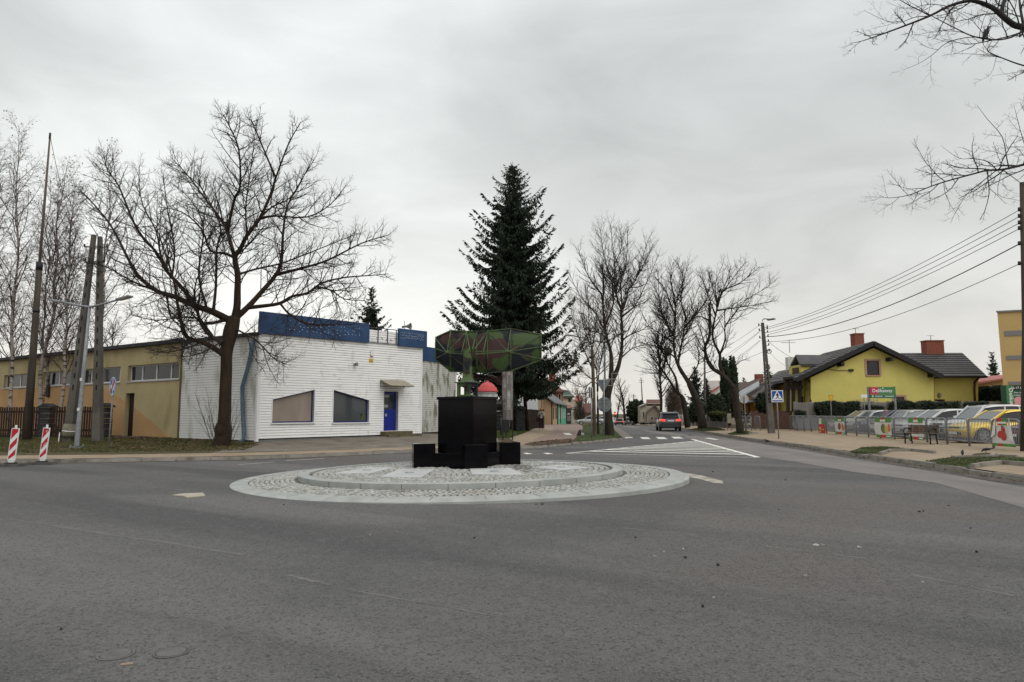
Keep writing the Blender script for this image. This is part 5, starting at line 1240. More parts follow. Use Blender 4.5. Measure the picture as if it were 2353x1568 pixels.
bush_px('dark green thuja hedge before the amber house gable', 'hedge', 1738, 1776, 902, 950, 54, 2600, thuja, 95, 'thuja_hedge', .15, .5)
bush_px('tall dark evergreen thicket beyond the far parked cars', 'bushes', 1440, 1483, 918, 972, 125, 3000, thuja, 96, 'thicket', .35, .6)
bush_px('low dark evergreen bush on the far skyline over the cars', 'bushes', 1462, 1502, 928, 960, 150, 1500, thuja, 97, 'evergreen_bush', .4, .5)
bush_px('big brown twiggy bush behind the parked cars before the far cream house', 'bushes', 1530, 1566, 878, 975, 92, 3200, brushm, 98, 'bush', .3, .6)
bush_px('brown bush along the left footway beyond the dark kiosk', 'bushes', 1318, 1345, 930, 972, 118, 1800, brushm, 99, 'bush', .3, .6)
bush_px('dark clipped hedge in front of the pink roofed building', 'hedge', 2248, 2318, 885, 935, 55, 3800, thuja, 100, 'hedge', .16, .25, True)
bush_px('ivy covered thicket between the grey fence and thujas by the blue round sign', 'bushes', 1580, 1632, 925, 972, 72, 2600, thuja, 101, 'evergreen_bush', .2, .4)
# ================================================================ HOUSES ALONG THE AVENUE AND ON THE RIGHT
def HS(pts, th, g=None, d=(0, 0, -1)): g = g or MB(); return g.slab([at(*p) for p in pts], th, dirv=d)
def wall_px(name, mt, parent, pts, Y, depth, dirv=(.1, 1, 0)):      # wall block: outline at distance Y, pushed back by depth
    P = [at(x, y, Y if not isinstance(Y, (list, tuple)) else Y[i]) for i, (x, y) in enumerate(pts)]; d = Vector(dirv) * depth
    return MB().prism(P, [p + d for p in P]).build(name, mt, parent)
def window_px(parent, x0, x1, y0, y1, Y, frame=frameb, surround=None, glass=glassd, bars=(), hbar=False):
    p = at(x0, y1, Y); q = at(x1, y0, Y); fr = Fr((p.x, Y, p.z), (1, 0, 0)); w, h = q.x - p.x, q.z - p.z; t = min(.08, w * .12)
    g = MB(); g.fringe(fr, 0, w, 0, h, t, .004, .05)
    for b in bars: g.rect(fr, w * b - t * .4, w * b + t * .4, t, h - t, .004, .05)
    wn = g.build('window', frame, parent); MB().rect(fr, t * .9, w - t * .9, t * .9, h - t * .9, .006, .018).build('pane', glass, wn)
    if surround:
        g = MB(); s = .18; g.rect(fr, -s, 0, -.0, h, .002, .03); g.rect(fr, w, w + s, 0, h, .002, .03); g.rect(fr, -s, w + s, h, h + s * .8, .002, .03); g.rect(fr, -s * .6, w + s * .6, -.08, 0, .002, .09); g.build('surround', surround, wn)
    return wn
# ---- yellow house
HY = 53.0; yo = at(1863, 960, HY); yh = thing('yellow_house', 'lemon yellow house with dark tiled gable roof behind the car park', 'house', (yo.x, HY, .3)); BK = Vector((1.0, 10, 0))
wall_px('wall', yellowr, yh, [(1863, 972), (2146, 972), (2146, 864), (2007, 800), (1863, 868)], HY, 9.5)
rl_, rt_, rr_ = at(1829, 868.5, HY - .7), at(2007, 784, HY - .7), at(2166, 862, HY - .7)
def roof_pair(a, t, b, bk, th=.22):
    g = MB(); g.slab([a, t, t + bk, a + bk], th); g.slab([t, b, b + bk, t + bk], th); return g
roof = roof_pair(rl_, rt_, rr_, BK * 1.08).build('roof', tilem, yh)
g = MB()
for a, b in ((rl_, rt_), (rt_, rr_)): o = Vector((0, -.04, -.16)); g.beam(a + o, b + o, .06, .34)
g.build('bargeboard', mat('black_board', (.018, .017, .018), .6), roof)
for x, y in ((1932, 838), (2044, 826), (2141, 863)): MB().box(at(x, y, HY - .38), (.22, .74, .3)).build('rafter_end', mat('black_board', (.018, .017, .018), .6), roof)
g = MB(); nrow = 12
for i in range(1, nrow): 
    for a, t in ((rl_, rt_),): p = a.lerp(t, i / nrow); g.beam(p + Vector((0, .05, .02)), p + BK * 1.07 + Vector((0, 0, .02)), .05, .035)
g.build('tile_rows', tilem, roof)
window_px(yh, 1993, 2018.5, 829, 862.5, HY, frameb, trimpink); window_px(yh, 2056, 2077, 912, 935, HY, frameb, trimpink)
# dormer on the left slope
d0 = HY + 1.8
g = MB(); g.slab([at(1828, 815.5, d0 + 1.2), at(1917, 816.5, d0 + 1.2), at(1890, 836, d0 - .2), at(1838, 836.5, d0 - .2)], .16); g.slab([at(1828, 815.5, d0 + 1.2), at(1917, 816.5, d0 + 1.2), at(1905, 822, d0 + 3.0), at(1816, 838, d0 + 3.0)], .16); g.build('dormer_roof', tilem, yh)
pA, pB = at(1840, 838, d0), at(1886, 838, d0)
g = MB(); g.prism([Vector((pA.x, d0, pA.z - 1.3)), Vector((pB.x + 1.5, d0, pA.z - 1.3)), Vector((pB.x + 1.5, d0 + 2.4, pA.z - 1.3)), Vector((pA.x, d0 + 2.4, pA.z - 1.3))], [Vector((pA.x, d0, pA.z)), Vector((pB.x, d0, pA.z)), Vector((pB.x, d0 + 2.4, pA.z)), Vector((pA.x, d0 + 2.4, pA.z))]); dmr = g.build('dormer', yellowr, yh)
g = MB(); g.prism([Vector((pA.x - .05, d0 + .4, pA.z - 1.0)), Vector((pA.x - .004, d0 + .4, pA.z - 1.0)), Vector((pA.x - .004, d0 + 1.6, pA.z - 1.0)), Vector((pA.x - .05, d0 + 1.6, pA.z - 1.0))], [Vector((pA.x - .05, d0 + .4, pA.z - .2)), Vector((pA.x - .004, d0 + .4, pA.z - .2)), Vector((pA.x - .004, d0 + 1.6, pA.z - .2)), Vector((pA.x - .05, d0 + 1.6, pA.z - .2))]); g.build('window', frameb, dmr)
# right wing
wall_px('wall', yellowr, yh, [(2147, 972), (2247, 972), (2248, 868), (2147, 868)], HY + 1.4, 6)
e0, e1, k0, k1 = at(2090, 863.5, HY + .7), at(2267, 863.5, HY + .7), at(2069, 811.5, HY + 5), at(2211, 811, HY + 5)
g = MB(); g.slab([e0, e1, k1, k0], .18); g.slab([e1, e1 + Vector((.3, 8.5, 0)), k1], .18); wr = g.build('wing_roof', tilem, yh)
g = MB()
for i in range(1, 11):
    f = i / 11; p, q = e0.lerp(k0, f), e1.lerp(k1, f); g.beam(p + Vector((0, 0, .02)), q + Vector((0, 0, .02)), .05, .035)
g.build('tile_rows', mat('tile_edge', (.026, .025, .026), .6), wr)
MB().beam(e0 + Vector((0, -.08, -.1)), e1 + Vector((0, -.08, -.1)), .14, .14).build('gutter', mat('black_board', (.018, .017, .018), .6), wr)
g = MB(); dpx = [at(2252, 866, HY + 1.2), at(2240, 878, HY + 1.2), at(2239, 895, HY + 1.2), at(2242, 955, HY + 1.2)]; g.tube(dpx, .08, 8); g.build('downpipe', frameb, yh)
for x0, x1, y0, y1, Y, cap in ((1966, 1985, 768, 800, HY + 4.5, 1), (2130.5, 2168.5, 784, 815, HY + 4.6, 1)):
    a, b = at(x0, y1, Y), at(x1, y0, Y); c = ((a.x + b.x) / 2, Y + .4, (a.z + b.z) / 2); g = MB(); g.box(c, (b.x - a.x, .8, b.z - a.z)); g.box((c[0], c[1], b.z + .04), (b.x - a.x + .1, .9, .08)); ch = g.build('chimney', redbrick, yh)
    g = MB(); g.tube([(c[0] - .1, c[1], b.z), (c[0] - .1, c[1], b.z + .55)], .025, 6); g.beam((c[0] - .4, c[1], b.z + .5), (c[0] + .2, c[1], b.z + .5), .03); g.build('aerial', galvd, ch)
p = at(*Z7(960, 740), HY + 1.35); MB().ell(p, (.14, .12, .2), 8, 6).build('wall_lamp', galvd, yh)
window_px(yh, 2149, 2170, 918, 930, HY + 1.4, frameb)
# recessed porch side with balcony in dark wood
wall_px('wall', yellowr, yh, [(1836, 972), (1862.5, 972), (1862.5, 868), (1836, 868)], HY + 1.5, 3.4)
window_px(yh, *[Z6(1225, 0)[0], Z6(1262, 0)[0]], 908, 942, HY + 1.5, frameb); window_px(yh, *[Z6(1135, 0)[0] + 9, Z6(1168, 0)[0] + 8], 911, 942, HY + 1.5, frameb)
g = MB()
for x in (1811, 1823, 1838): g.beam(at(x, 948, HY + .6), at(x, 868, HY + .6), .22)
g.slab([at(1802, 888, HY + .4), at(1845, 886, HY + .4), at(1845, 886, HY + 3), at(1802, 888, HY + 3)], .28); g.slab([at(1799, 867, HY + .2), at(1834, 866, HY + .2), at(1834, 866, HY + 3), at(1799, 867, HY + 3)], .2)
for y in (873, 879): g.beam(at(1803, y, HY + .45), at(1844, y, HY + .45), .06)
for x in (1806, 1831, 1840): g.beam(at(x, 888, HY + .45), at(x, 867, HY + .45), .09)
g.beam(at(1803, 876, HY + .5), at(1818, 886, HY + .5), .08)
g.build('wooden_balcony', mat('porch_wood', (.02, .012, .009), .7), yh)
MB().tube([at(1848, 868, HY + .3), at(1858, 874, HY + .3), at(1862, 882, HY + .3), at(1863.5, 945, HY - .1)], .07, 8).build('downpipe', frameb, yh)
g = MB(); g.tube([at(*Z6(1410, 655), HY - .05), at(*Z6(1560, 678), HY - .05), at(*Z6(1690, 676), HY - .05)], .02, 5); g.box(at(*Z6(1702, 676), HY - .08), (.35, .12, .18)); g.build('cable_bracket', blackm, yh)
# ---- boundary wall with ivy
WY = 50.2; cw = thing('boundary_wall', 'grey concrete panel wall half covered with ivy before the yellow house', 'wall', at(1900, 950, WY))
g = MB(); fw = Fr((at(1826, 950, WY + 1).x, WY + 1, 0), (1, -.02, 0)); a1 = fw.uv(2330, 940)[0]; zt = fw.uv(2000, 924)[1]
for i in range(14): g.rect(fw, a1 * i / 14 + .03, a1 * (i + 1) / 14 - .03, .2, zt + R.uniform(-.05, .03), 0, .1)
g.build('panels', conclit, cw)
g = MB()
for i in range(15): g.rect(fw, a1 * i / 14 - .08, a1 * i / 14 + .08, .2, zt + .04, -.04, .13)
g.build('posts', conclit, cw)
for i, (x0, x1, y0, y1, lb, n) in enumerate([(1874, 1972, 920, 958, 'long ivy mass on the wall beside the yellow triangle sign', 4200), (2044, 2132, 919, 956, 'ivy mass hanging over the wall right of the shop board', 3600), (1988, 2024, 930, 958, 'ivy patch around the left post of the shop board', 1600), (2128, 2200, 920, 950, 'rounded ivy shrub below the yellow wing', 2600), (2216, 2262, 921, 946, 'ivy bush below the downpipe of the yellow wing', 1700), (1829, 1846, 942, 962, 'small ivy tuft at the wall end by the porch', 700)]):
    bush_px(lb, 'ivy', x0, x1, y0, y1, WY + .6, n, ivym, 120 + i, 'ivy', .11, .18, True, 'ivy on the boundary wall')
g = MB(); fk = Fr((at(1968, 930, WY + 2.5).x, WY + 2.5, 0), (1, 0, 0))
for i in range(7): zc_ = fk.uv(1970, 934)[1]; g.rect(fk, i * .26, i * .26 + .13, zc_ - .5, zc_ + .55, 0, .03)
tagt(g.build('garden_fence', mat('cream_slats', (.46, .42, .24), .8), org=fk.o), 'short cream garden picket fence peeping over the ivy wall', 'fence')

# ---- shop direction board
BY = 46.5; bo = at(2020, 925, BY); fb = Fr((at(*Z7(293, 768), BY).x, BY, at(*Z7(293, 768), BY).z), (1, 0, 0)); bwid, bh = fb.uv(*Z7(538, 662)); h1 = bh * .33
sb = thing('shop_board', 'red and green shop board on two posts in front of the yellow house', 'sign', (bo.x, BY, hgt(bo.x, BY)))
MB().rect(fb, 0, bwid * .36, h1, bh, 0, .06).build('red_panel', boardr, sb); MB().rect(fb, bwid * .36 + .002, bwid, h1, bh, 0, .06).build('green_panel', boardg, sb); MB().rect(fb, 0, bwid, .0, h1 - .01, 0, .06).build('address_strip', boarddg, sb)
write('lettering', 'Delikatesy', signwhite, fb, bwid * .50, bh * .66, bh * .42, .062, sb, sx=bwid / (bh * .42) / 5.55)
MB().plate(fb, [(bwid * .49, bh * .84), (bwid * .535, bh * .97), (bwid * .55, bh * .84)], .061, .066).build('leaf_mark', signwhite, sb)
g = MB(); g.disc(fb, bwid * .13, h1 * .5, h1 * .28, .061, .065); g.rect(fb, bwid * .22, bwid * .5, h1 * .38, h1 * .62, .061, .065); g.rect(fb, bwid * .58, bwid * .94, h1 * .38, h1 * .62, .061, .065); g.build('address_line', mat('pale_green_print', (.42, .58, .48), .6), sb)
g = MB()
for x, tw_ in ((293, .12), (542, .10)): a = fb.uv(*Z7(x, 800))[0]; g.beam(fb.p(a, -fb.o.z + .2, .0), fb.p(a, bh + .03, .0), tw_)
g.build('post', galvd, sb)

# ---- apartment block
AY = 50.0; q0 = at(2303, 860, AY); fa = Fr((q0.x, AY, 0), (1, -.42, 0)); ap = thing('apartment_block', 'tall pale orange apartment block with grey bands at the right edge', 'building', fa.o); ztop = fa.uv(2306, 718)[1]
MB().prism([fa.p(0, 0, 0), fa.p(16, 0, 0), fa.p(16, 0, -9), fa.p(6, 0, -9)], [fa.p(0, ztop, 0), fa.p(16, ztop, 0), fa.p(16, ztop, -9), fa.p(6, ztop, -9)]).build('wall', aptwall, ap)
MB().prism([fa.p(-.1, ztop, .12), fa.p(16, ztop, .12), fa.p(16, ztop, -9), fa.p(5.9, ztop, -9)], [fa.p(-.1, ztop + .12, .12), fa.p(16, ztop + .12, .12), fa.p(16, ztop + .12, -9), fa.p(5.9, ztop + .12, -9)]).build('roof_edge', aptgrey, ap)
for y0, y1 in ((130, 178), (365, 405), (612, 642)):
    b0, b1 = fa.uv(*Z7(1600, y1))[1], fa.uv(*Z7(1600, y0))[1]; MB().rect(fa, .35, 15.5, b0, b1, .0, .05).build('grey_band', aptgrey, ap)
# pink roofed low building behind
lo = thing('low_building', 'low orange building with pinkish sheet roof beside the apartment block', 'building', at(2280, 940, 62))
wall_px('wall', mat('peach_render', (.46, .32, .17), .9), lo, [(2245, 965), (2325, 965), (2325, 866), (2245, 876)], 62, 8)
HS([(2240, 880, 61.6), (2325, 866, 61.6), (2325, 860, 64), (2250, 866, 64)], .15).build('roof', pinkroof, lo)
# promotion totem
TY = 36.0; ft = Fr((at(*Z7(1612, 890), TY).x, TY, 0), (1, -.12, 0)); tz = ft.uv(*Z7(1612, 645))[1]; zb_ = hgt(ft.o.x, TY)
tt = thing('advertising_totem', 'dark green advertising totem with meat offer beside the car park', 'sign', (ft.o.x, TY, zb_)); 
MB().prism([ft.p(0, zb_, 0), ft.p(2.1, zb_, 0), ft.p(2.1, zb_, -.5), ft.p(0, zb_, -.5)], [ft.p(0, tz, 0), ft.p(2.1, tz, 0), ft.p(2.1, tz, -.5), ft.p(0, tz, -.5)]).build('body', mat('totem_green', (.02, .075, .035), .5), tt)
zr = lambda y: ft.uv(*Z7(1650, y))[1]; ur = lambda x: ft.uv(*Z7(x, 760))[0]
MB().rect(ft, .0, ur(1668), zr(820), tz - .02, .002, .02).build('green_panel', boardg, tt); MB().rect(ft, 0, ur(1668), zr(900), zr(822), .002, .02).build('red_panel', boardr, tt)
write('lettering', 'Delikatesy', signwhite, ft, ur(1642), zr(790), .27, .022, tt, rot=-math.pi / 2, sx=1.15)
MB().rect(ft, ur(1672), ur(1735), zr(688), zr(655), .002, .03).build('date_panel', blackpaint, tt); write('lettering', '16-17.12', signwhite, ft, ur(1703), zr(672), .17, .032, tt)
write('lettering', 'Filet z kurczaka', signwhite, ft, ur(1675), zr(716), .115, .003, tt, 'LEFT', sx=.95); write('lettering', 'kulinarny', signwhite, ft, ur(1675), zr(740), .115, .003, tt, 'LEFT')
MB().rect(ft, ur(1685), ur(1750), zr(850), zr(760), .002, .006).build('picture_panel', mat('dark_panel', (.02, .025, .022), .5), tt)
g = MB(); g.disc(ft, ur(1715), zr(790), .26, .007, .012, r2=.20); g.disc(ft, ur(1712), zr(832), .25, .013, .018, r2=.17); g.build('meat_picture', pinkp, tt)
MB().rect(ft, ur(1695), ur(1752), zr(882), zr(830), .019, .03).build('price_tag', boardr, tt); write('lettering', '13', signwhite, ft, ur(1715), zr(856), .34, .032, tt); write('lettering', '99', signwhite, ft, ur(1742), zr(848), .17, .032, tt)

# ---- amber house and roofs between the poles
ah = thing('amber_house', 'amber house with a large grey corrugated roof behind the utility pole', 'house', at(1790, 960, 62))
wall_px('wall', amber, ah, [Z6(865, 1120), Z6(1075, 1120), Z6(1075, 800), Z6(1030, 780), Z6(870, 915)], 61, 8)
HS([(*Z6(740, 970), 60), (*Z6(1010, 795), 60), (*Z6(1150, 700), 60), (*Z6(1145, 648), 63), (*Z6(955, 685), 70), (*Z6(605, 915), 70)], .15).build('roof', corrug, ah)
window_px(ah, *[Z6(1015, 0)[0], Z6(1060, 0)[0]], 890, 897, 60.98, whiteframe)
c = at(*Z6(1075, 600), 66); g = MB(); g.box((c.x, c.y, c.z - .2), (.7, .6, 1.5)); g.build('chimney', whitewall, ah); g = MB(); g.tube([(c.x, c.y, c.z + 1), (c.x, c.y, c.z + 2.3)], .03, 5); g.beam((c.x - .8, c.y, c.z + 2.0), (c.x + .6, c.y, c.z + 2.0), .04); g.build('aerial', galvd, ah)
sh = thing('patched_house', 'low amber house with brown and patched grey sheet roofs left of the corrugated roof', 'house', at(1715, 955, 68))
wall_px('wall', amber, sh, [Z6(558, 1110), Z6(700, 1110), Z6(700, 985), Z6(558, 985)], 64, 5)
HS([(*Z6(530, 905), 66), (*Z6(575, 945), 65), (*Z6(765, 830), 65), (*Z6(750, 785), 66.5)], .12).build('sheet_roof', sheetroof, sh); HS([(*Z6(525, 900), 67), (*Z6(760, 790), 67), (*Z6(775, 740), 73), (*Z6(640, 800), 73), (*Z6(520, 800), 73)], .12).build('roof', mat('brown_sheet_roof', (.07, .045, .04), .8, (.1, .07, .06), 2), sh)
MB().slab([at(*Z6(555, 1000), 63), at(*Z6(752, 1000), 63), at(*Z6(745, 972), 65), at(*Z6(565, 972), 65)], .1).build('porch_roof', slateroof, sh)
c = at(*Z6(752, 745), 72); MB().box((c.x, c.y, c.z - .5), (.75, .6, 1.6)).build('chimney', redbrick, sh); window_px(sh, *[Z6(585, 0)[0], Z6(605, 0)[0]], 929, 945, 63.98, whiteframe)
MB().tube([at(*Z6(648, 1020), 63.5), at(*Z6(655, 1100), 63.5)], .09, 8).build('downpipe', frameb, sh)
wh = thing('white_house', 'small white house with an orange red roof far behind the curved tree', 'house', at(1640, 930, 90))
wall_px('wall', whitewall, wh, [Z6(225, 1000), Z6(352, 1000), Z6(352, 835), Z6(232, 925)], 90, 6); HS([(*Z6(222, 920), 89.6), (*Z6(345, 838), 89.6), (*Z6(320, 835), 95), (*Z6(205, 905), 95)], .2).build('roof', redtile, wh)
c = at(*Z6(283, 860), 92); MB().box(tuple(c), (1.8, 1, 2.0)).build('chimney', whitewall, wh)
# ---- left side of the avenue
tg = thing('terraced_house', 'long low tan and mint green house with grey roof on the left footway', 'house', at(1262, 976, 80))
c0, c1, c2 = at(1266, 977, 79), at(1279, 975.5, 92), at(1301, 973.5, 122)
fv = Fr((c0.x, c0.y, 0), (c2.x - c0.x, c2.y - c0.y, 0)); L1 = (Vector((c1.x, c1.y, 0)) - fv.o).length; L2 = (Vector((c2.x, c2.y, 0)) - fv.o).length; ze = 2.95
def run(a0, a1, z0, z1, w0, w1): return MB().rect(fv, a0, a1, z0, z1, w0, w1)
run(0, L1, -1.2, ze, -6, 0).build('tan_wall', tanwall, tg); run(L1 + .004, L2, -1.5, ze, -6, 0).build('green_wall', greenwall, tg)
gz0 = fv.p(0, ze, .3); g = MB(); g.slab([fv.p(-.4, ze - .1, .45), fv.p(L2 + .3, ze - .1, .45), fv.p(L2 + .3, ze + 2.6, -3.2), fv.p(-.4, ze + 2.6, -3.2)], .16); g.slab([fv.p(-.4, ze - .1, -6.5), fv.p(L2 + .3, ze - .1, -6.5), fv.p(L2 + .3, ze + 2.6, -3.2), fv.p(-.4, ze + 2.6, -3.2)], .16); g.build('roof', slateroof, tg)
MB().prism([fv.p(-.01, ze - .15, -6), fv.p(-.01, ze - .15, 0), fv.p(-.01, ze + 2.3, -3.2)], [fv.p(.3, ze - .15, -6), fv.p(.3, ze - .15, 0), fv.p(.3, ze + 2.3, -3.2)]).build('gable', tanwall, tg)
for a, mtl in ((L1 * .3, woodgrey), (L1 * .75, frameb), (L1 + 6, whiteframe), (L1 + 12, whiteframe), (L1 + 19, whiteframe), (L1 + 25, whiteframe)):
    g = MB(); g.fringe(fv, a, a + 1.6, .75, 2.2, .12, .002, .05); wn = g.build('window', mtl, tg); MB().rect(fv, a + .1, a + 1.5, .85, 2.1, .003, .02).build('pane', glassd, wn)
for a in (.2, L1, L1 + 8, L2 - .2): MB().beam(fv.p(a, 0, .1), fv.p(a, ze - .2, .1), .14).build('downpipe', frameb, tg)
tbld = thing('tan_gable_house', 'tan gabled house mostly hidden behind the huge dark spruce', 'house', at(1210, 975, 75)); wall_px('wall', tanwall, tbld, [(1185, 980), (1247, 980), (1247, 907), (1214, 877), (1185, 902)], 74, 6, (-.1, 1, 0)); HS([(1214, 872, 73.6), (1250, 906, 73.6), (1247, 906, 80), (1212, 872, 80)], .2).build('roof', slateroof, tbld)
bh_ = thing('brick_house', 'orange brick house with brown tiled hipped roof behind the tan house', 'house', at(1275, 960, 125)); wall_px('wall', orangebrick, bh_, [(1222, 970), (1294, 970), (1294, 899), (1222, 899)], 122, 12, (-.05, 1, 0))
e = [at(1215, 899, 121.3), at(1297, 899, 121.3)]; k = [at(1225, 868, 127), at(1256, 868, 127)]; g = MB(); g.slab([e[0], e[1], k[1], k[0]], .25); g.slab([e[1], e[1] + Vector((0, 13, 0)), k[1]], .25); g.build('roof', browntile, bh_)
c = at(1269, 872, 125); MB().box(tuple(c), (1.2, 1, 2.6)).build('chimney', redbrick, bh_); window_px(bh_, 1283, 1289, 906, 920, 122, whiteframe)
ch_ = thing('cream_house', 'cream house with dark green roof and balcony on the left of the avenue', 'house', at(1306, 965, 140)); wall_px('wall', creamwall, ch_, [(1294.5, 975), (1316, 975), (1316, 908), (1294.5, 908)], 140, 9, (0, 1, 0)); HS([(1292, 911, 139.4), (1320, 911, 139.4), (1305, 897, 145), (1290, 895, 145)], .3).build('roof', mat('green_sheet_roof', (.04, .07, .06), .7), ch_)
a, b = at(1298, 939, 138.4), at(1313, 931, 138.4); MB().box(((a.x + b.x) / 2, 139.2, (a.z + b.z) / 2), (b.x - a.x, 1.4, b.z - a.z)).build('balcony', mat('red_white_rail', (.5, .25, .22), .7), ch_); window_px(ch_, 1306, 1312, 914, 924, 140, frameb)
kk = thing('dark_kiosk', 'narrow dark kiosk with white notice beside the mint green wall', 'kiosk', at(1306, 973, 126)); wall_px('body', darkm, kk, [(1301, 975), (1312.6, 975), (1312.6, 938), (1301, 938)], 126, 3, (0, 1, 0)); wall_px('notice', posterw, kk, [(1304, 953), (1309, 953), (1309, 950), (1304, 950)], 125.95, .03, (0, 1, 0)); wall_px('grille', galvd, kk, [(1303, 968), (1311, 968), (1311, 956), (1303, 956)], 125.95, .03, (0, 1, 0))
p0 = at(1312.7, 942, 125.5); fs = Fr((p0.x, 125.5, p0.z), (1, 0, 0)); sg = thing('hanging_sign', 'black hanging sign with white lettering beyond the dark kiosk', 'sign', p0); MB().rect(fs, 0, .78, 0, .42, 0, .1).build('panel', blackpaint, sg); g = MB(); 
for i in range(5): g.rect(fs, .1 + i * .12, .18 + i * .12, .14, .3, .102, .11)
g.build('white_marks', signwhite, sg)
rh = thing('red_roof_house', 'pale house with red roof far along the left footway', 'house', at(1331, 965, 165)); wall_px('wall', creamwall, rh, [(1322, 975), (1339, 975), (1339, 918), (1322, 918)], 165, 8, (0, 1, 0)); HS([(1320.5, 920, 164), (1341, 920, 164), (1338, 909, 170), (1323, 909, 170)], .3).build('roof', redtile, rh); window_px(rh, 1327, 1330, 925, 935, 165, frameb); window_px(rh, 1333, 1336, 925, 935, 165, frameb)
br = thing('brown_roof_house', 'small tan house with dark brown roof behind the silver car', 'house', at(1348, 965, 135)); wall_px('wall', tanwall, br, [(1339, 975), (1359, 975), (1359, 944), (1339, 944)], 135, 8, (0, 1, 0)); HS([(1336, 948, 134), (1362, 948, 134), (1358, 927, 139), (1340, 927, 139)], .25).build('roof', browntile, br)
cf = thing('far_cream_house', 'cream house with brown roofs behind the row of parked cars', 'house', at(1495, 968, 120)); wall_px('wall', mat('aged_cream', (.38, .34, .27), .9), cf, [Z5(1325, 1140), Z5(1400, 1140), Z5(1400, 905), Z5(1325, 940)], 118, 8, (.1, 1, 0)); wall_px('rear_wall', mat('aged_cream', (.38, .34, .27), .9), cf, [Z5(1400, 1140), Z5(1578, 1140), Z5(1578, 905), Z5(1400, 905)], 119, 6, (.1, 1, 0)); HS([(*Z5(1318, 944), 117.6), (*Z5(1404, 902), 117.6), (*Z5(1404, 902), 125), (*Z5(1318, 944), 125)], .25).build('side_roof', mat('grey_brown_tile', (.12, .095, .085), .9), cf); wall_px('gable_wall', mat('aged_tan', (.27, .23, .18), .9), cf, [Z5(1402, 1140), Z5(1580, 1140), Z5(1580, 1030), Z5(1500, 925), Z5(1402, 1005)], 117, 6, (.1, 1, 0))
HS([(*Z5(1392, 915), 119), (*Z5(1575, 915), 119), (*Z5(1560, 858), 124), (*Z5(1395, 858), 124)], .3).build('roof', browntile, cf); g = MB(); HS([(*Z5(1395, 1012), 116.6), (*Z5(1500, 918), 116.6), (*Z5(1500, 918), 122), (*Z5(1395, 1012), 122)], .25, g); HS([(*Z5(1500, 918), 116.6), (*Z5(1590, 1038), 116.6), (*Z5(1590, 1038), 122), (*Z5(1500, 918), 122)], .25, g); g.build('gable_roof', mat('grey_brown_tile', (.12, .095, .085), .9), cf)
wn = window_px(cf, *[Z5(1450, 0)[0], Z5(1480, 0)[0]], 957, 966, 116.9, whiteframe); window_px(cf, *[Z5(1350, 0)[0], Z5(1372, 0)[0]], 946, 960, 117.9, whiteframe)
gh = thing('grey_house', 'grey brown house with low roof behind the two dark trunks', 'house', at(1560, 965, 110)); wall_px('wall', mat('grey_render', (.25, .22, .2), .9), gh, [(1546, 975), (1572, 975), (1572, 925), (1546, 925)], 110, 7, (.1, 1, 0)); HS([(1543, 928, 109), (1576, 928, 109), (1572, 914, 114), (1548, 914, 114)], .25).build('roof', browntile, gh); window_px(gh, 1553, 1556, 938, 950, 110, whiteframe); window_px(gh, 1562, 1565, 938, 950, 110, whiteframe)
# hoarding, plank fence and banner by the spruce
ho = thing('white_hoarding', 'white hoarding showing between the spruce trunks', 'panel', at(1213, 965, 63)); g = MB(); p, q = at(1190, 945, 63), at(1236, 909, 63); f_ = Fr((p.x, 63, p.z), (1, 0, 0)); g.rect(f_, 0, q.x - p.x, 0, q.z - p.z, 0, .08); g.build('panel', mat('hoarding_white', (.62, .64, .67), .6), ho); g = MB()
for i in range(4): g.beam(f_.p(.1 + i * .57, -2, -.05), f_.p(.1 + i * .57, q.z - p.z, -.05), .08)
g.build('post', galvd, ho)
pl_ = thing('plank_fence', 'dark weathered plank fence behind the person on the path', 'fence', at(1220, 985, 57)); p, q = at(1188, 984, 57.5), at(1252, 941.5, 58.5); f_ = Fr((p.x, 57.5, 0), (q.x - p.x, 1.0, 0)); g = MB(); a = 0
while a < q.x - p.x: g.rect(f_, a, a + .14, .2, q.z + R.uniform(-.04, .04), 0, .03); a += .15
g.build('planks', mat('plank_dark', (.035, .025, .02), .9, (.05, .038, .03), 3), pl_); MB().rect(f_, 0, q.x - p.x, .6, .7, -.06, -.002).build('rail', woodm, pl_)
for x, lb in ((1146.5, 'dark stone pier right behind the black plinth'), (1196, 'dark stone pier between the spruce trunk and the plank fence')):
    p = at(x, 985, 49); zt = at(x, 936 if x < 1150 else 940, 49).z; t = thing('stone_pier', lb, 'pier', (p.x, 49, .35), group='piers of the spruce garden'); g = MB()
    for i in range(6): g.box((p.x, 49, .3 + (zt - .3) * (i + .5) / 6), (.62 + R.uniform(-.03, .03), .5, (zt - .3) / 6 * .95))
    g.build('shaft', stonedark, t, bevel=.02); g = MB(); g.lathe((p.x, 49, zt), [(.5, -.02), (.48, .05), (.3, .16), (.04, .24)], 4, sm=False); g.build('cap', stonedark, t)
g = MB(); p = at(1141, 943, 51); f_ = Fr((p.x - .15, 51, 0), (1, 0, 0)); z0, z1, z2 = at(1141, 936, 51).z, at(1141, 929, 51).z, at(1141, 919, 51).z
bt = thing('orange_white_banner', 'orange and white banner on the fence just right of the black plinth', 'banner', p); MB().rect(f_, -.7, .95, z1, z2, 0, .02).build('white_cloth', signwhite, bt); MB().plate(f_, [(-.7, z0), (.2, z0 + .04), (.6, z0 + .16), (.95, z0 - .02), (.95, z1 - .003), (-.7, z1 - .003)], 0, .02).build('orange_cloth', mat('orange_cloth', (.75, .20, .03), .6), bt); MB().beam((p.x - .8, 51.05, .3), (p.x - .8, 51.05, z2), .06).build('post', galvd, bt)
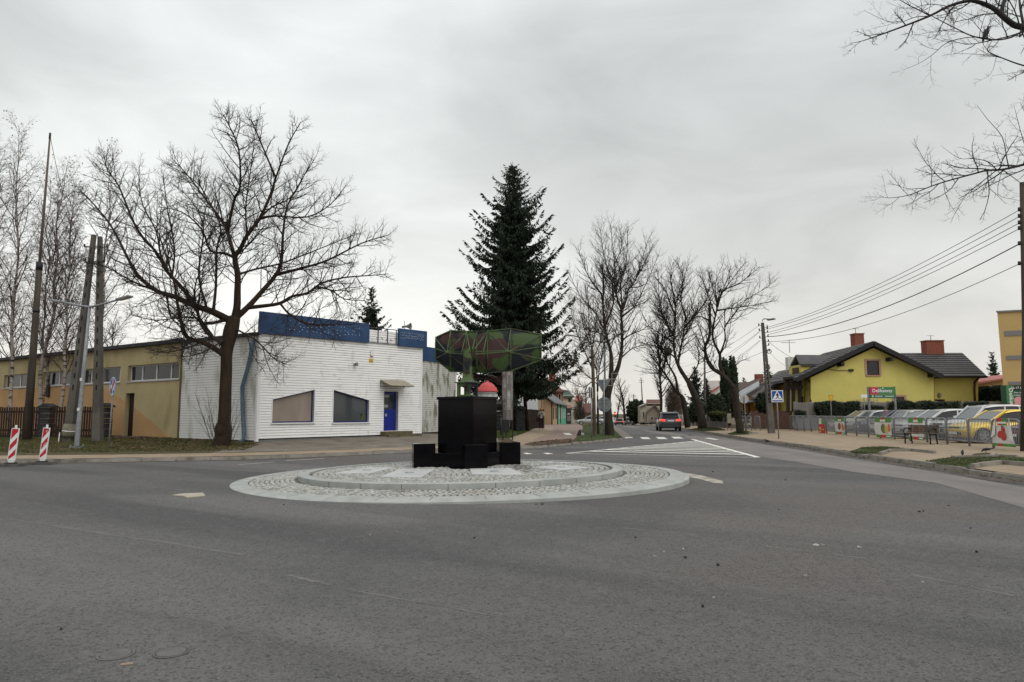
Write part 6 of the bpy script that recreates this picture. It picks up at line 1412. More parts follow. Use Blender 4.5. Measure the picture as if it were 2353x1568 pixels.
# brick pillar fence, grey fence, gates on the right
def bar_fence(name, label, xa, xb, y0a, y0b, ytop, Ya, Yb, npost, pm, bm, basem, baseh=.35, pw=.3):
    p, q = at(xa, y0a, Ya), at(xb, y0b, Yb); fr = Fr((p.x, p.y, 0), (q.x - p.x, q.y - p.y, 0)); L = (Vector((q.x, q.y, 0)) - fr.o).length; zt = fr.uv(xa + 2, ytop)[1]; zb = min(p.z, q.z)
    t = thing(name, label, 'fence', p); MB().rect(fr, 0, L, zb - .3, zb + baseh, -.12, .12).build('base', basem, t)
    for i in range(npost): a = L * i / (npost - 1); MB().rect(fr, a - pw / 2, a + pw / 2, zb, zt + .08, -.16, .16).build('post', pm, t)
    g = MB()
    for i in range(int(L / .12)): a = .06 + i * .12; g.rect(fr, a - .022, a + .022, zb + baseh + .04, zt, -.01, .01)
    for z in (zb + baseh + .08, zt - .12): g.rect(fr, 0, L, z, z + .05, -.03, -.012)
    g.build('bars', bm, t); return t
bar_fence('brick_pillar_fence', 'fence of brown brick pillars with dark infill behind the utility pole', 1733, 1814, 986, 988, 947, 58, 55, 9, mat('brown_brick', (.15, .09, .065), .9, (.19, .12, .09), 6), mat('dark_infill', (.02, .015, .014), .7), mat('pale_footing', (.26, .22, .19), .9), .55, .42)
bar_fence('garden_fence', 'grey slatted fence with concrete base left of the curved tree', 1627, 1674, 978, 980, 953, 64, 61, 8, concrete, darkm, concrete, .4, .12)
bar_fence('metal_gate', 'dark brown solid gate right behind the curved tree', 1676, 1730, 984, 986, 946, 61, 58.5, 3, frameb, mat('gate_brown', (.03, .018, .016), .7), conclit, .2, .12)
bar_fence('yard_fence', 'pale low fence behind the leaning pair of trees', 1545, 1626, 975, 978, 955, 84, 68, 12, creamwall, darkm, concrete, .35, .25)
# ================================================================ POLES, SIGNS, LAMPS
def ground_at(x, y): return hit(x, y)
def taper(g, p, q, w0, w1, d0=None, d1=None, rz=0):
    p, q = Vector(p), Vector(q); d0 = d0 or w0; d1 = d1 or w1
    def r(c, w, d): return [c + Vector((a * w / 2 * math.cos(rz) - b * d / 2 * math.sin(rz), a * w / 2 * math.sin(rz) + b * d / 2 * math.cos(rz), 0)) for a, b in ((-1, -1), (1, -1), (1, 1), (-1, 1))]
    return g.prism(r(p, w0, d0), r(q, w1, d1))
# wooden mast
b = at(62, 1004, 34.0); b.z = hgt(b.x, b.y) - .05; m1 = at(91, 606, 34.0); m2 = at(115, 311, 34.0)
t = thing('wooden_mast', 'very tall wooden mast with thin upper pole behind the warning boards', 'pole', b)
MB().tube([b, b.lerp(m1, .5), m1], [.19, .165, .13], 10).build('lower_pole', polewood, t); MB().tube([m1 + (m1 - m2) * .06, m1.lerp(m2, .5), m2], [.075, .06, .04], 8).build('upper_pole', mat('pole_wood_pale', (.13, .10, .085), .9), t)
for q_, k_, r_ in (((m1 + (m1 - m2) * .05, m1 + (m2 - m1) * .01), 8, .16), ((m2 - (m2 - m1) * .03, m2 + Vector((0, 0, .12))), 6, .055), ((b.lerp(m1, .72), b.lerp(m1, .735)), 8, .17)): MB().tube(q_, r_, k_).build('clamp', blackm, t)
def wire(label, p, q, sag, r=.012, group=None, name='overhead_wire'):
    pts = [p.lerp(q, i / 14) + Vector((0, 0, -sag * 4 * (i / 14) * (1 - i / 14))) for i in range(15)]
    return tagt(MB().tube(pts, r, 4).build(name, blackm, org=p), label, 'wire', group)
wire('slack stay wire hanging from the mast top into the bare tree', m2, at(240, 600, 33.0), 1.6, .014)
# concrete A pole
YP = 32.5; t = thing('concrete_pole', 'slotted concrete double pole leaning together at the top on the left verge', 'pole', at(190, 1004, YP))
top1, top2 = at(216, 540, YP), at(223, 542, YP + .05); f1, f2 = at(157, 1008, YP), at(225, 1006, YP + .05); f1.z = hgt(f1.x, YP) - .1; f2.z = hgt(f2.x, YP) - .1
g = MB(); taper(g, f1, top1, .40, .17, .34, .17); taper(g, f2, top2 + Vector((.03, .2, 0)), .40, .17, .34, .17); g.build('legs', concd, t)
g = MB()
for a, c, y in ((f1, top1, .0), (f2, top2 + Vector((.03, .2, 0)), .0)):
    for i in range(13):
        f = .25 + i * .055; p, q = a.lerp(c, f), a.lerp(c, f + .026); dpt = .17 * (1 - f) + .085 * f; g.beam(p + Vector((0, -dpt - .002, 0)), q + Vector((0, -dpt * .985 - .002, 0)), .085 * (1 - .4 * f), .01, up=(0, 1, 0))
g.build('slot_shade_plates', blackpaint, t)  # black plates on the leg faces, painting the dark inside of recessed slots
g = MB()
for z, w in ((.6, .5), (1.35, .42)):
    c = top1 + Vector((.06, .02, -z)); g.beam(c + Vector((-w, 0, .0)), c + Vector((w + .1, .05, .0)), .05)
    for sx in (-w, w + .1): g.tube([c + Vector((sx, 0, 0)), c + Vector((sx, 0, .15))], .035, 6)
g.build('crossarm', blackm, t)
w0 = at(157, 985, YP - .05); MB().tube([f1 + Vector((0, 0, .35)), f1 + Vector((.03, 0, .5)), f1 + Vector((.05, -.0, .95))], [.31, .30, .27], 10).build('plastic_wrap', mat('old_wrap', (.13, .12, .09), .7, (.2, .19, .14), 5), t)
g = MB(); g.tube([f1 + Vector((.04, 0, .58)), f1 + Vector((.045, 0, .63))], .315, 10); g.beam(f1 + Vector((-.3, -.2, .55)), f1 + Vector((-.26, -.3, .05)), .05, .01); g.build('tape', whitepaint, t)
for i, (q, lb) in enumerate([((90, 602), 'upper overhead wire from the concrete double pole to the wooden mast'), ((-60, 640), 'overhead wire from the concrete double pole out to the left edge')]): wire(lb, top1 + Vector((0, 0, -.6 - i * .5)), at(*q, 34 if i == 0 else 40), .5)
def street_lamp(label, base_px, top_px, tips, Y=None, group=None, w=.17, head=.8):
    b = hit(*base_px) if Y is None else at(*base_px, Y); Y = b.y; T = at(*top_px, Y); t = thing('street_lamp', label, 'street lamp', b, group=group)
    MB().tube([b, b + (T - b) * .03, b.lerp(T, .5), T], [w * .62, w * .58, w * .46, w * .30], 12).build('post', galv, t)
    g = MB(); g.box((b.x, b.y, b.z + .03), (.42, .42, .06), .2)
    for a, c in ((-1, -1), (1, -1), (1, 1), (-1, 1)): g.lathe((b.x + a * .16, b.y + c * .16, b.z + .06), [(.035, 0), (.035, .07), (.01, .08)], 6)
    g.build('base_plate', galvd, t)
    for (x, y, dY) in tips:
        e = at(x, y, Y + dY); m = T.lerp(e, .25) + Vector((0, 0, -.02)); hd = (e - m).normalized(); h0 = e - hd * head
        ar = MB().tube([T, m, h0 + hd * .1], [.05, .045, .04], 8).build('arm', galv, t)
        g = MB(); g.beam(h0, e, .26, .075); g.build('lamp_head', galv, ar, bevel=.02); MB().beam(h0 + hd * .15 + Vector((0, 0, -.045)), e - hd * .1 + Vector((0, 0, -.045)), .2, .012).build('lens', nightlamp, ar)
    return t
sl1 = street_lamp('galvanised street lamp with two raised arms on the left grass verge', (176, 1030), (206, 706), [(117, 689, 1.2), (300, 681, -1.2)])
b = Vector(sl1.location); T = at(206, 706, b.y); g = MB()
for f, r in ((.27, .11), (.48, .1)): p = b.lerp(T, f); g.box((p.x - .01, p.y - .105, p.z), (.1, .02, .13))
g.build('sticker', whitepaint, sl1)
street_lamp('galvanised street lamp with two long arms on the right grass island', (1391, 1000), (1389, 788), [(1310, 770, 1.0), (1438, 760, -1.0)], w=.16)
# star decoration on the lamp post
p = at(1408, 875, 41.5); g = MB(); fr = Fr((p.x, p.y, p.z), (1, 0, 0))
for (a, b_), (c, d) in [((-.3, .1), (.35, .1)), ((-.3, -.3), (.35, -.3)), ((.35, .45), (.35, -.3)), ((-.05, .45), (.35, .45)), ((-.05, .45), (-.05, -.3)), ((-.3, .1), (-.3, -.3)), ((.1, -.3), (.1, -.85)), ((-.5, .1), (-.3, .1))]: g.beam(fr.p(a, b_), fr.p(c, d), .03)
tagt(g.build('lamp_decoration', mat('pale_tube', (.32, .31, .28), .6), org=p), 'pale angular light decoration hung on the lamp post of the grass island', 'decoration')
# signs
def post(g, b, T, r=.032): g.tube([b, T], r, 8)
def disc_sign(label, base, c, rpx, face, back=signback, rim=None, yaw=0.0, showback=False, name='road_sign', group=None, prad=.032):
    b = hit(*base); Y = b.y; C = at(*c, Y - .06); t = thing(name, label, 'road sign', b, group=group); fr = Fr(C, (math.cos(yaw), math.sin(yaw), 0)); r = rpx / FPX * Y
    g = MB(); post(g, b + Vector((0, 0, -.1)), Vector((C.x, Y, C.z + (r * .8 if not showback else r * .6)))); g.build('post', galvd, t)
    if showback: fr = Fr(Vector((C.x, Y + .06, C.z)), fr.u)
    MB().disc(fr, 0, 0, r, -.012, .0).build('plate', back if showback else face, t)
    return t, fr, r
t, fr, r = disc_sign('round blue sign with red slash ending the foot and cycle path on the left verge', (249, 1032), (259, 888), 21.5, signblue2, yaw=-.75)
r *= .98
g = MB(); ringp = [(r * math.cos(i * 2 * math.pi / 36), r * math.sin(i * 2 * math.pi / 36)) for i in range(36)]
for i in range(36): j = (i + 1) % 36; g.plate(fr, [ringp[i], ringp[j], tuple(x * .93 for x in ringp[j]), tuple(x * .93 for x in ringp[i])], .001, .004)
g.rect(fr, -.03, .03, -r * .9, r * .9, .001, .004); g.build('white_border', signwhite, t)
g = MB(); g.disc(fr, .5 * r, .25 * r, .045, .001, .004); g.plate(fr, [(.40 * r, .15 * r), (.62 * r, .15 * r), (.60 * r, -.2 * r), (.66 * r, -.5 * r), (.58 * r, -.5 * r), (.5 * r, -.22 * r), (.42 * r, -.5 * r), (.34 * r, -.5 * r), (.42 * r, -.2 * r)], .001, .004); g.disc(fr, .28 * r, .05 * r, .03, .001, .004); g.plate(fr, [(.2 * r, 0), (.34 * r, 0), (.30 * r, -.4 * r), (.22 * r, -.4 * r)], .001, .004)
for a in (-.68, -.3): 
    for i in range(12): an = i * math.pi / 6; p = (a * r + .14 * r * math.cos(an), -.1 * r + .14 * r * math.sin(an)); q = (a * r + .14 * r * math.cos(an + .52), -.1 * r + .14 * r * math.sin(an + .52)); g.beam(fr.p(*p, .003), fr.p(*q, .003), .014)
for p, q in (((-.68, -.1), (-.5, .12)), ((-.5, .12), (-.3, -.1)), ((-.6, .02), (-.36, .1)), ((-.36, .2), (-.3, -.1))): g.beam(fr.p(p[0] * r, p[1] * r, .003), fr.p(q[0] * r, q[1] * r, .003), .016)
g.build('pictogram', signwhite, t)
s2 = .7071 * r * .96; w_ = .07 * r / .28; g = MB(); g.plate(fr, [(-s2 - .03, -s2 + .05), (-s2 + .05, -s2 - .03), (s2 + .03, s2 - .05), (s2 - .05, s2 + .03)], .005, .008); g.build('red_slash', signred, t)
t, fr, r = disc_sign('blue round sign of foot and cycle path beyond the curved tree', (1649, 981), (1642, 931.5), 8.4, signblue)
g = MB(); g.rect(fr, -r * .93, r * .93, -.03, .03, .001, .004); g.disc(fr, -.02, r * .62, .05, .001, .004); g.rect(fr, -.07, .03, r * .2, r * .5, .001, .004); g.rect(fr, .09, .15, r * .2, r * .42, .001, .004)
for a in (-.42, .42): g.disc(fr, a * r, -.5 * r, .09, .001, .004)
g.beam(fr.p(-.42 * r, -.5 * r, .004), fr.p(.05, -.3 * r, .004), .03); g.beam(fr.p(.42 * r, -.5 * r, .004), fr.p(.05, -.3 * r, .004), .03); g.build('pictogram', signwhite, t)
disc_sign('pale back of a round sign standing in front of the curved bare tree', (1714, 996), (1711, 917), 10.4, signbackpale, signbackpale, showback=True)
# crossing sign
b = hit(1789.5, 1009.7); Y = b.y; t = thing('road_sign', 'square blue pedestrian crossing sign on the right footway', 'road sign', b); p = at(1773.2, 924.5, Y - .06); q = at(1799.2, 900.6, Y - .06); fr = Fr(p, (1, -.02, 0)); S_ = q.x - p.x
g = MB(); post(g, b + Vector((0, 0, -.1)), Vector(((p.x + q.x) / 2, Y, q.z - .05)), .034); g.build('post', galvd, t)
MB().rect(fr, 0, S_, 0, S_, -.012, 0).build('plate', signwhite, t, bevel=.01); e = .035 * S_ / .6; g = MB(); g.rect(fr, e, S_ - e, e, .16 * S_, .001, .004); tri = [(.06 * S_, .17 * S_), (.94 * S_, .17 * S_), (.5 * S_, .95 * S_)]
g.plate(fr, [(e, .175 * S_), (.055 * S_, .175 * S_), (.47 * S_, S_ - e), (e, S_ - e)], .001, .004); g.plate(fr, [(S_ - e, .175 * S_), (S_ - e, S_ - e), (.53 * S_, S_ - e), (.945 * S_, .175 * S_)], .001, .004); g.build('blue_field', signblue, t)
g = MB(); g.disc(fr, .505 * S_, .80 * S_, .038 * S_, .002, .005)
man = [(.46, .74), (.55, .75), (.60, .62), (.66, .50), (.63, .48), (.56, .58), (.55, .48), (.62, .36), (.70, .25), (.63, .25), (.52, .40), (.45, .30), (.33, .25), (.33, .28), (.42, .34), (.46, .48), (.45, .60), (.40, .52), (.36, .54), (.42, .66)]
g.plate(fr, [(a * S_, c * S_) for a, c in man], .002, .005); g.rect(fr, .17 * S_, .33 * S_, .31 * S_, .33 * S_, .002, .005); g.rect(fr, .68 * S_, .84 * S_, .31 * S_, .33 * S_, .002, .005); g.build('pedestrian_figure', blackpaint, t)
# yield + roundabout sign seen from the back
b = hit(1388, 1005); Y = b.y; t = thing('road_sign', 'grey backs of a triangular and a round sign on one post by the street lamp', 'road sign', b); C = at(1389, 930, Y); C2 = at(1386, 882, Y)
g = MB(); post(g, b, Vector((C.x, Y, at(1389, 868, Y).z)), .036); g.build('post', galv, t); fr = Fr(Vector((C.x, Y + .06, C.z)), (1, 0, 0)); k = Y / FPX
MB().disc(fr, 0, 0, 17 * k, -.012, 0).build('round_plate', signback, t); f2_ = Fr(Vector((C2.x, Y + .06, C2.z)), (1, 0, 0)); MB().plate(f2_, [(-16.5 * k, 8 * k), (-15 * k, 9.5 * k), (15 * k, 9.5 * k), (16.5 * k, 8 * k), (1.5 * k, -19 * k), (-1.5 * k, -19 * k)], -.012, 0).build('triangle_plate', signback, t)
g = MB()
for z in (10, 4, -10): g.rect(fr, -8 * k, 8 * k, z * k, (z + 1.2) * k, .001, .03)
g.rect(f2_, -8 * k, 8 * k, 5 * k, 6.2 * k, .001, .03); g.rect(f2_, -5 * k, 5 * k, -8 * k, -6.8 * k, .001, .03); g.build('clamp_bar', galvd, t)
b = hit(1360, 1010); Y = b.y; t = thing('road_sign', 'sign plate seen edge on, on a grey post left of the slim young tree', 'road sign', b); tp = at(1358, 890, Y); g = MB(); post(g, b, tp, .032); g.build('post', galv, t); z = at(1358, 915, Y).z; MB().box((tp.x - .09, Y, (tp.z + z) / 2), (.03, .5, tp.z - z)).build('plate', signback, t); MB().box((tp.x + .06, Y, (tp.z + z) / 2), (.02, .5, tp.z - z)).build('plate', signwhite, t)
# small signs by the car park
Y = 49.0
for (x0, y0, x1, y1, lab, m_, tri) in [(1903, 909, 1914, 925, 'yellow downward triangle sign in front of the yellow house', signyellow, True), (1978, 907, 1992, 914, 'small white plate on a thin post left of the shop board', signwhite, False)]:
    p, q = at(x0, y1, Y), at(x1, y0, Y); c = (p.x + q.x) / 2; t = thing('small_sign', lab, 'sign', (c, Y, .3)); fr = Fr((p.x, Y - .05, p.z), (1, 0, 0)); w, h = q.x - p.x, q.z - p.z
    (MB().plate(fr, [(0, h), (w * .5, 0), (w, h)], -.01, 0) if tri else MB().rect(fr, 0, w, 0, h, -.01, 0)).build('plate', m_, t); g = MB(); post(g, Vector((c, Y, .2)), Vector((c, Y, p.z + h * .7)), .03); g.build('post', galvd, t)
    if tri: g = MB(); g.beam(fr.p(0, h, .002), fr.p(w / 2, 0, .002), .04, .006); g.beam(fr.p(w, h, .002), fr.p(w / 2, 0, .002), .04, .006); g.beam(fr.p(0, h, .002), fr.p(w, h, .002), .04, .006); g.build('red_border', signred, t)
p, q = at(1235, 919, 58), at(1251, 911.5, 58); fr = Fr((p.x, 58, p.z), (1, 0, 0)); t = thing('street_name_sign', 'dark green name plate on a pole above the person', 'sign', (p.x + .35, 58, .3)); MB().rect(fr, 0, q.x - p.x, 0, q.z - p.z, 0, .02).build('plate', mat('sign_dark_green', (.02, .05, .035), .6), t); g = MB(); post(g, Vector((p.x + .35, 58.04, .2)), Vector((p.x + .35, 58.04, q.z)), .035); g.build('post', darkm, t)
# info board on two legs
p = hit(1676, 990); t = thing('info_board', 'narrow pale information board on two legs left of the curved tree', 'board', p); Y = p.y; a, c = at(1671.5, 973, Y), at(1679.5, 950, Y); fr = Fr((a.x, Y, a.z), (1, 0, 0)); MB().rect(fr, 0, c.x - a.x, 0, c.z - a.z, 0, .04).build('panel', mat('board_paper', (.27, .26, .2), .8, (.2, .2, .15), 5), t); g = MB(); g.beam((a.x + .02, Y + .03, p.z), (a.x + .02, Y + .03, c.z), .05); g.beam((c.x - .02, Y + .03, p.z), (c.x - .02, Y + .03, c.z), .05); g.build('leg', woodgrey, t)
# utility pole in the middle distance
b = hit(1773, 996); Y = b.y; T = at(1752, 742, Y); t = thing('utility_pole', 'tapered concrete utility pole with street light and insulators behind the crossing sign', 'pole', b)
m_ = b.lerp(T, .64); g = MB(); taper(g, b + Vector((0, 0, -.1)), b.lerp(T, .27), .42, .36, .3, .28)
dx = .14
for s in (-1, 1): taper(g, b.lerp(T, .27) + Vector((s * .13, 0, 0)), m_ + Vector((s * .09, 0, 0)), .10, .08, .26, .2)
for i in range(10): c = b.lerp(m_, .45 + i * .058); g.box(c, (.2, .2, .07))
taper(g, m_, T, .27, .17, .2, .15); g.build('shaft', concd, t)
g = MB(); aT = at(1756, 737, Y); e = at(1774, 734, Y - .4); g.tube([T, T + Vector((0, 0, .18)), aT + Vector((0, 0, .12)), e], .035, 8); g.beam(aT.lerp(e, .45), e + (e - aT) * .35, .24, .09); g.build('lamp_arm', galvd, t)
g = MB(); att = []
for i, (y, s) in enumerate([(749, -1), (753, 1), (757, 1), (761, -1), (765, 1), (775, 1), (778, -1), (786, 1), (795, 1), (808, 1)]):
    f = (996 - y) / (996 - 742); c = b.lerp(T, f); p = c + Vector((s * .28, -.05, 0)); g.beam(c, p, .03); g.tube([p, p + Vector((0, 0, .16))], [.05, .03], 6); att.append(p)
g.build('insulators', blackm, t)
g = MB(); c = b.lerp(T, (996 - 809) / 254)
for i in range(10): a0, a1 = i * .628, (i + 1) * .628; g.beam(c + Vector((.26 + .14 * math.cos(a0), -.1, .14 * math.sin(a0))), c + Vector((.26 + .14 * math.cos(a1), -.1, .14 * math.sin(a1))), .04)
g.build('cable_coil', blackm, t)
# big pole at the right edge
YQ = 24.0; c = at(2349, 980, YQ); zq = hgt(c.x, YQ); ttop = at(2349, 420, YQ); t = thing('utility_pole', 'tall dark pole cut by the right picture edge with the wires fixed to it', 'pole', (c.x, YQ, zq)); MB().tube([(at(2353, 1030, YQ).x, YQ, zq - .1), (at(2352, 700, YQ).x, YQ, 4.5), (at(2350, 430, YQ).x, YQ, ttop.z)], [.13, .11, .085], 10).build('shaft', polewood, t)
g = MB(); qa = []
for y in (482, 497, 512, 525, 560, 606): p = at(2344, y, YQ); g.beam(p + Vector((.09, 0, 0)), p + Vector((-.04, 0, 0)), .05); g.tube([p + Vector((-.03, 0, -.06)), p + Vector((-.03, 0, .08))], .045, 6); qa.append(p)
g.build('insulators', blackm, t)
for i, (a, c) in enumerate(zip([att[1], att[2], att[4], att[4] + Vector((0, 0, -.15)), att[5], att[7]], qa)):
    wire('one of the parallel dark wires strung between the right edge pole and the utility pole', a, c, .45 + .25 * (i > 3), .013 if i != 4 else .022, 'wires between the right poles')
wire('service wire from the utility pole down to the amber house aerial', att[7], at(1820, 822, 66), .1, .018)
wire('service wire from the utility pole to the amber house chimney', att[9], at(1812, 840, 66), .3, .01)
for i, (a, e) in enumerate([(0, (1560, 845)), (3, (1560, 868)), (3, (1575, 872)), (6, (1570, 890)), (6, (1600, 880)), (8, (1600, 845))]): wire('one of the wires running from the utility pole down the avenue', att[a] + Vector((0, 0, -.05 * i)), at(*e, 88), .5, .012, 'wires down the avenue')
# lattice pole and far poles
for (bx, by, tx, ty, w, lb) in [(1656 - 36, 980, 1619, 815, .3, 'slender lattice concrete pole beyond the leaning trees'), (1479, 970, 1473, 868, .25, 'dark leaning pole before the far cream house'), (1456, 968, 1456, 905, .22, 'thin pole over the far parked cars, left of the leaning pole')]:
    Y = 80 if bx > 1600 else 125; b = at(bx, by, Y); T = at(tx, ty, Y); b.z = hgt(b.x, Y) - .1; t = thing('utility_pole', lb, 'pole', b); MB().tube([b, b.lerp(T, .55), T], [w * .6, w * .45, w * .3], 8).build('shaft', concd, t); g = MB()
    for z in (.94, .9): c = b.lerp(T, z); g.beam(c + Vector((-.5, 0, 0)), c + Vector((.5, 0, 0)), .06)
    g.build('crossarm', blackm, t)
# advertising column behind the plinth
Y = 33.0; c = at(1120, 990, Y); zc0 = hgt(c.x, Y); R_ = 21 / FPX * Y; k = Y / FPX; zd = at(1115, 901, Y).z; t = thing('advertising_column', 'round advertising column with a red dome behind the black plinth', 'advertising column', (c.x, Y, zc0))
MB().lathe((c.x, Y, 0), [(R_ * 1.08, zc0 - .1), (R_ * 1.08, zc0 + .2), (R_, zc0 + .22), (R_, zd - .05)], 32).build('drum', poster, t)
MB().lathe((c.x, Y, zd), [(24.5 * k, -.0), (25 * k, .02), (22.5 * k, .10), (21 * k, .22), (20.2 * k, 7 * k), (18.3 * k, 12 * k), (15 * k, 16.5 * k), (10.5 * k, 20 * k), (5.5 * k, 22 * k), (3 * k, 22.5 * k), (3 * k, 24 * k), (2.4 * k, 25.5 * k), (.5 * k, 26 * k)], 32).build('dome', domered, t)
MB().lathe((c.x, Y, zd), [(R_ * 1.03, -.10), (R_ * 1.03, -.005)], 32).build('cornice', palegrey, t)
g = MB()
for i in range(9): a0 = -2.6 + i * .28; zz = zd - .2; g.prism([(c.x + (R_ + .004) * math.cos(a), Y + (R_ + .004) * math.sin(a), zz - .28) for a in (a0, a0 + .14, a0 + .28)] + [(c.x + (R_ - .02) * math.cos(a0 + .14), Y + (R_ - .02) * math.sin(a0 + .14), zz - .28)], [(c.x + (R_ + .004) * math.cos(a), Y + (R_ + .004) * math.sin(a), zz - .03) for a in (a0, a0 + .14, a0 + .28)] + [(c.x + (R_ - .02) * math.cos(a0 + .14), Y + (R_ - .02) * math.sin(a0 + .14), zz - .03)])
g.build('green_poster', mat('poster_green', (.30, .38, .33), .7, (.46, .48, .44), 9), t)
g = MB(); a_ = [-2.5, -2.2, -1.9, -1.6, -1.3, -1.0]; zz = zd - .5
for a0, a1 in zip(a_[:-1], a_[1:]): g.add([(c.x + (R_ + .01) * math.cos(a), Y + (R_ + .01) * math.sin(a), z) for a, z in ((a0, zz - .45), (a1, zz - .45), (a1, zz), (a0, zz))], [(0, 1, 2, 3)])
g.build('white_poster', posterw, t); MB().box((c.x - .1, Y - R_ - .012, zz - .2), (.16, .01, .12)).build('red_mark', signred, t)
# triangular info pillar and bin
Y = 35.0; k = Y / FPX; t = thing('display_pillar', 'tall narrow poster pillar on black legs left of the spruce trunk', 'display', hit(1163, 1002)); p0 = at(*Z4(1000, 948), Y); p1 = at(*Z4(1036, 955), Y - .35); p2 = at(*Z4(1072, 955), Y - .3); p3 = at(*Z4(1085, 948), Y); zt_a = at(*Z4(1030, 548), Y).z; zb_a = p0.z
for (a, c), m_, n_ in (((p0, p1), posterb, 'poster_panel'), ((p1, p2), posterd, 'poster_panel'), ((p2, p3), posterb, 'poster_panel')):
    g = MB(); u = Vector((c.x - a.x, c.y - a.y, 0)); fr = Fr((a.x, a.y, zb_a), u); L = u.length; H = zt_a - zb_a; g.fringe(fr, 0, L, 0, H, .025, -.03, .02); pn = g.build('frame', galvd, t)
    MB().rect(fr, .024, L - .024, .024, H * .2, -.02, .0).build('poster', posterd, pn); MB().rect(fr, .024, L - .024, H * .2 + .003, H - .024, -.02, .0).build('poster', posterb if m_ is posterd else mat('poster_collage', (.36, .33, .29), .7, (.16, .13, .11), 5, lo=.45, hi=.55), pn)
    hh = .22
    for j in range(6):
        d = R.uniform(.07, .17); MB().rect(fr, L * R.uniform(.05, .3), L * R.uniform(.6, .95), H * hh, H * min(.97, hh + d), .001, .004).build('notice', R.choice((posterd, posterb, poster, posterb)), pn); hh += d + R.uniform(.0, .04)
        if hh > .9: break
g = MB(); g.beam((p0.x + .02, p0.y, hgt(p0.x, Y)), (p0.x + .02, p0.y, zb_a + 1), .07); g.beam((p3.x - .02, p3.y, hgt(p3.x, Y)), (p3.x - .02, p3.y, zb_a + 1), .07); g.slab([p0, p1, p2, p3], .05); g.build('legs', blackm, t)
p = hit(*Z4(987, 1082)); q = at(*Z4(990, 925), p.y); tagt(MB().tube([p, q], .045, 8).tube([q, q + Vector((0, 0, .04))], .055, 8).build('bollard', blackm, org=p), 'slim black bollard post in front of the poster pillar', 'bollard')
p = at(*Z4(1028, 1050), 37.5); z1 = at(*Z4(1028, 962), 37.5).z; t = thing('litter_bin', 'black square litter bin hanging below the poster pillar', 'bin', (p.x, 37.5, p.z)); g = MB(); g.box((p.x, 37.5, (p.z + z1) / 2), (.40, .36, z1 - p.z)); g.build('box', blackm, t, bevel=.02); g = MB(); g.box((p.x, 37.5, z1 + .05), (.44, .40, .05)); g.beam((p.x, 37.72, hgt(p.x, 37.5)), (p.x, 37.72, z1 + .1), .06); g.build('hood', darkm, t)
# warning boards
def board(label, bx, by, tx, ty, w=.24, tilt=.07, yaw=.0, marks=False):
    b = hit(bx, by); b.z = 0; t = thing('warning_board', label, 'traffic board', b, group='striped boards at the left kerb'); Y = b.y
    g = MB(); g.prism([(b.x + x * .40, b.y + y * .22, .0) for x, y in ((-1, -1), (1, -1), (1, 1), (-1, 1))], [(b.x + x * .33, b.y + y * .17, .075) for x, y in ((-1, -1), (1, -1), (1, 1), (-1, 1))]); g.box((b.x, b.y, .095), (.24, .24, .05)); g.build('foot', rubber, t)
    fr = Fr((b.x, b.y, .12), (math.cos(yaw), math.sin(yaw), 0)).tilt(tilt); h = 1.0
    g = MB(); g.rect(fr, -w / 2, w / 2, .06, .06 + h, -.035, .0); g.plate(fr, [(-.05, -.06), (.05, -.06), (w / 2, .06), (-w / 2, .06)], -.03, -.004); g.rect(fr, -.035, .035, .06 + h, .06 + h + .10, -.03, -.006); g.build('panel', whitem, t, bevel=.008)
    g = MB(); m = .022; a0, a1 = -w / 2 + m, w / 2 - m; dz = .20
    for z in (-.06, .30, .66): 
        lo, hi = .085, .06 + h - .02; cl = lambda v: min(max(v, lo), hi)
        pts = [(a0, z + .0), (a1, z + dz + .05), (a1, z + dz + .24), (a0, z + .19)]; pts = [(a, cl(v + .05)) for a, v in pts]
        g.plate(fr, pts, .001, .004)
    g.plate(fr, [(a0, .06 + h - .16), (a1 - .0, .06 + h - .022), (a0, .06 + h - .022)], .001, .004)
    g.build('red_stripes', redpaint, t); g = MB(); g.fringe(fr, -w / 2 + .004, w / 2 - .004, .064, .056 + h, .012, .001, .008); g.build('rim', whitem, t)
    if marks:
        for z, s in ((.95, .07), (.52, .10), (.18, .08)): write('scrawl', 'JM' if z > .9 else ('KO' if z > .4 else 'gi'), whitepaint, fr, .03, z, s, .005, t, rot=1.0)
board('red and white striped warning board, cleaner one at the left edge', 24, 1072, 24, 982); board('red and white striped warning board with scribbled stripes, nearer the street lamp', 96, 1068, 90, 980, w=.22, marks=True)

# ================================================================ RAILINGS, BANNERS, BENCH, PLANTERS
p0, p1 = hit(1816, 989), hit(2345, 1036); fR = Fr((p0.x, p0.y, 0), (p1.x - p0.x, p1.y - p0.y, 0)); zbase_r = .2
PX_ = [1816, 1832.5, 1848, 1864, 1882.5, 1899.5, 1921, 1944, 1968, 1995, 2022, 2055, 2090, 2129, 2175, 2225, 2280, 2344, 2420]
UA = [fR.uv(x, 990)[0] for x in PX_]; HT = 1.10
def panel_mesh(L):
    g = MB(); fr = Fr((0, 0, 0), (1, 0, 0)); h = HT; r = .14
    pts = [(0, -.02), (0, h - r)] + [(r - r * math.cos(a), h - r + r * math.sin(a)) for a in (.5, 1.05)] + [(r, h), (L - r, h)] + [(L - r + r * math.sin(a), h - r + r * math.cos(a)) for a in (.5, 1.05)] + [(L, h - r), (L, -.02)]
    g.tube([fr.p(*q) for q in pts], .03, 7); g.tube([fr.p(.03, .2), fr.p(L - .03, .2)], .024, 6); fm = g
    b = MB(); k = int(L / .105)
    for i in range(1, k): x = L * i / k; b.box((x, 0, .2 + (h - .2) / 2), (.018, .018, h - .2))
    return fm, b
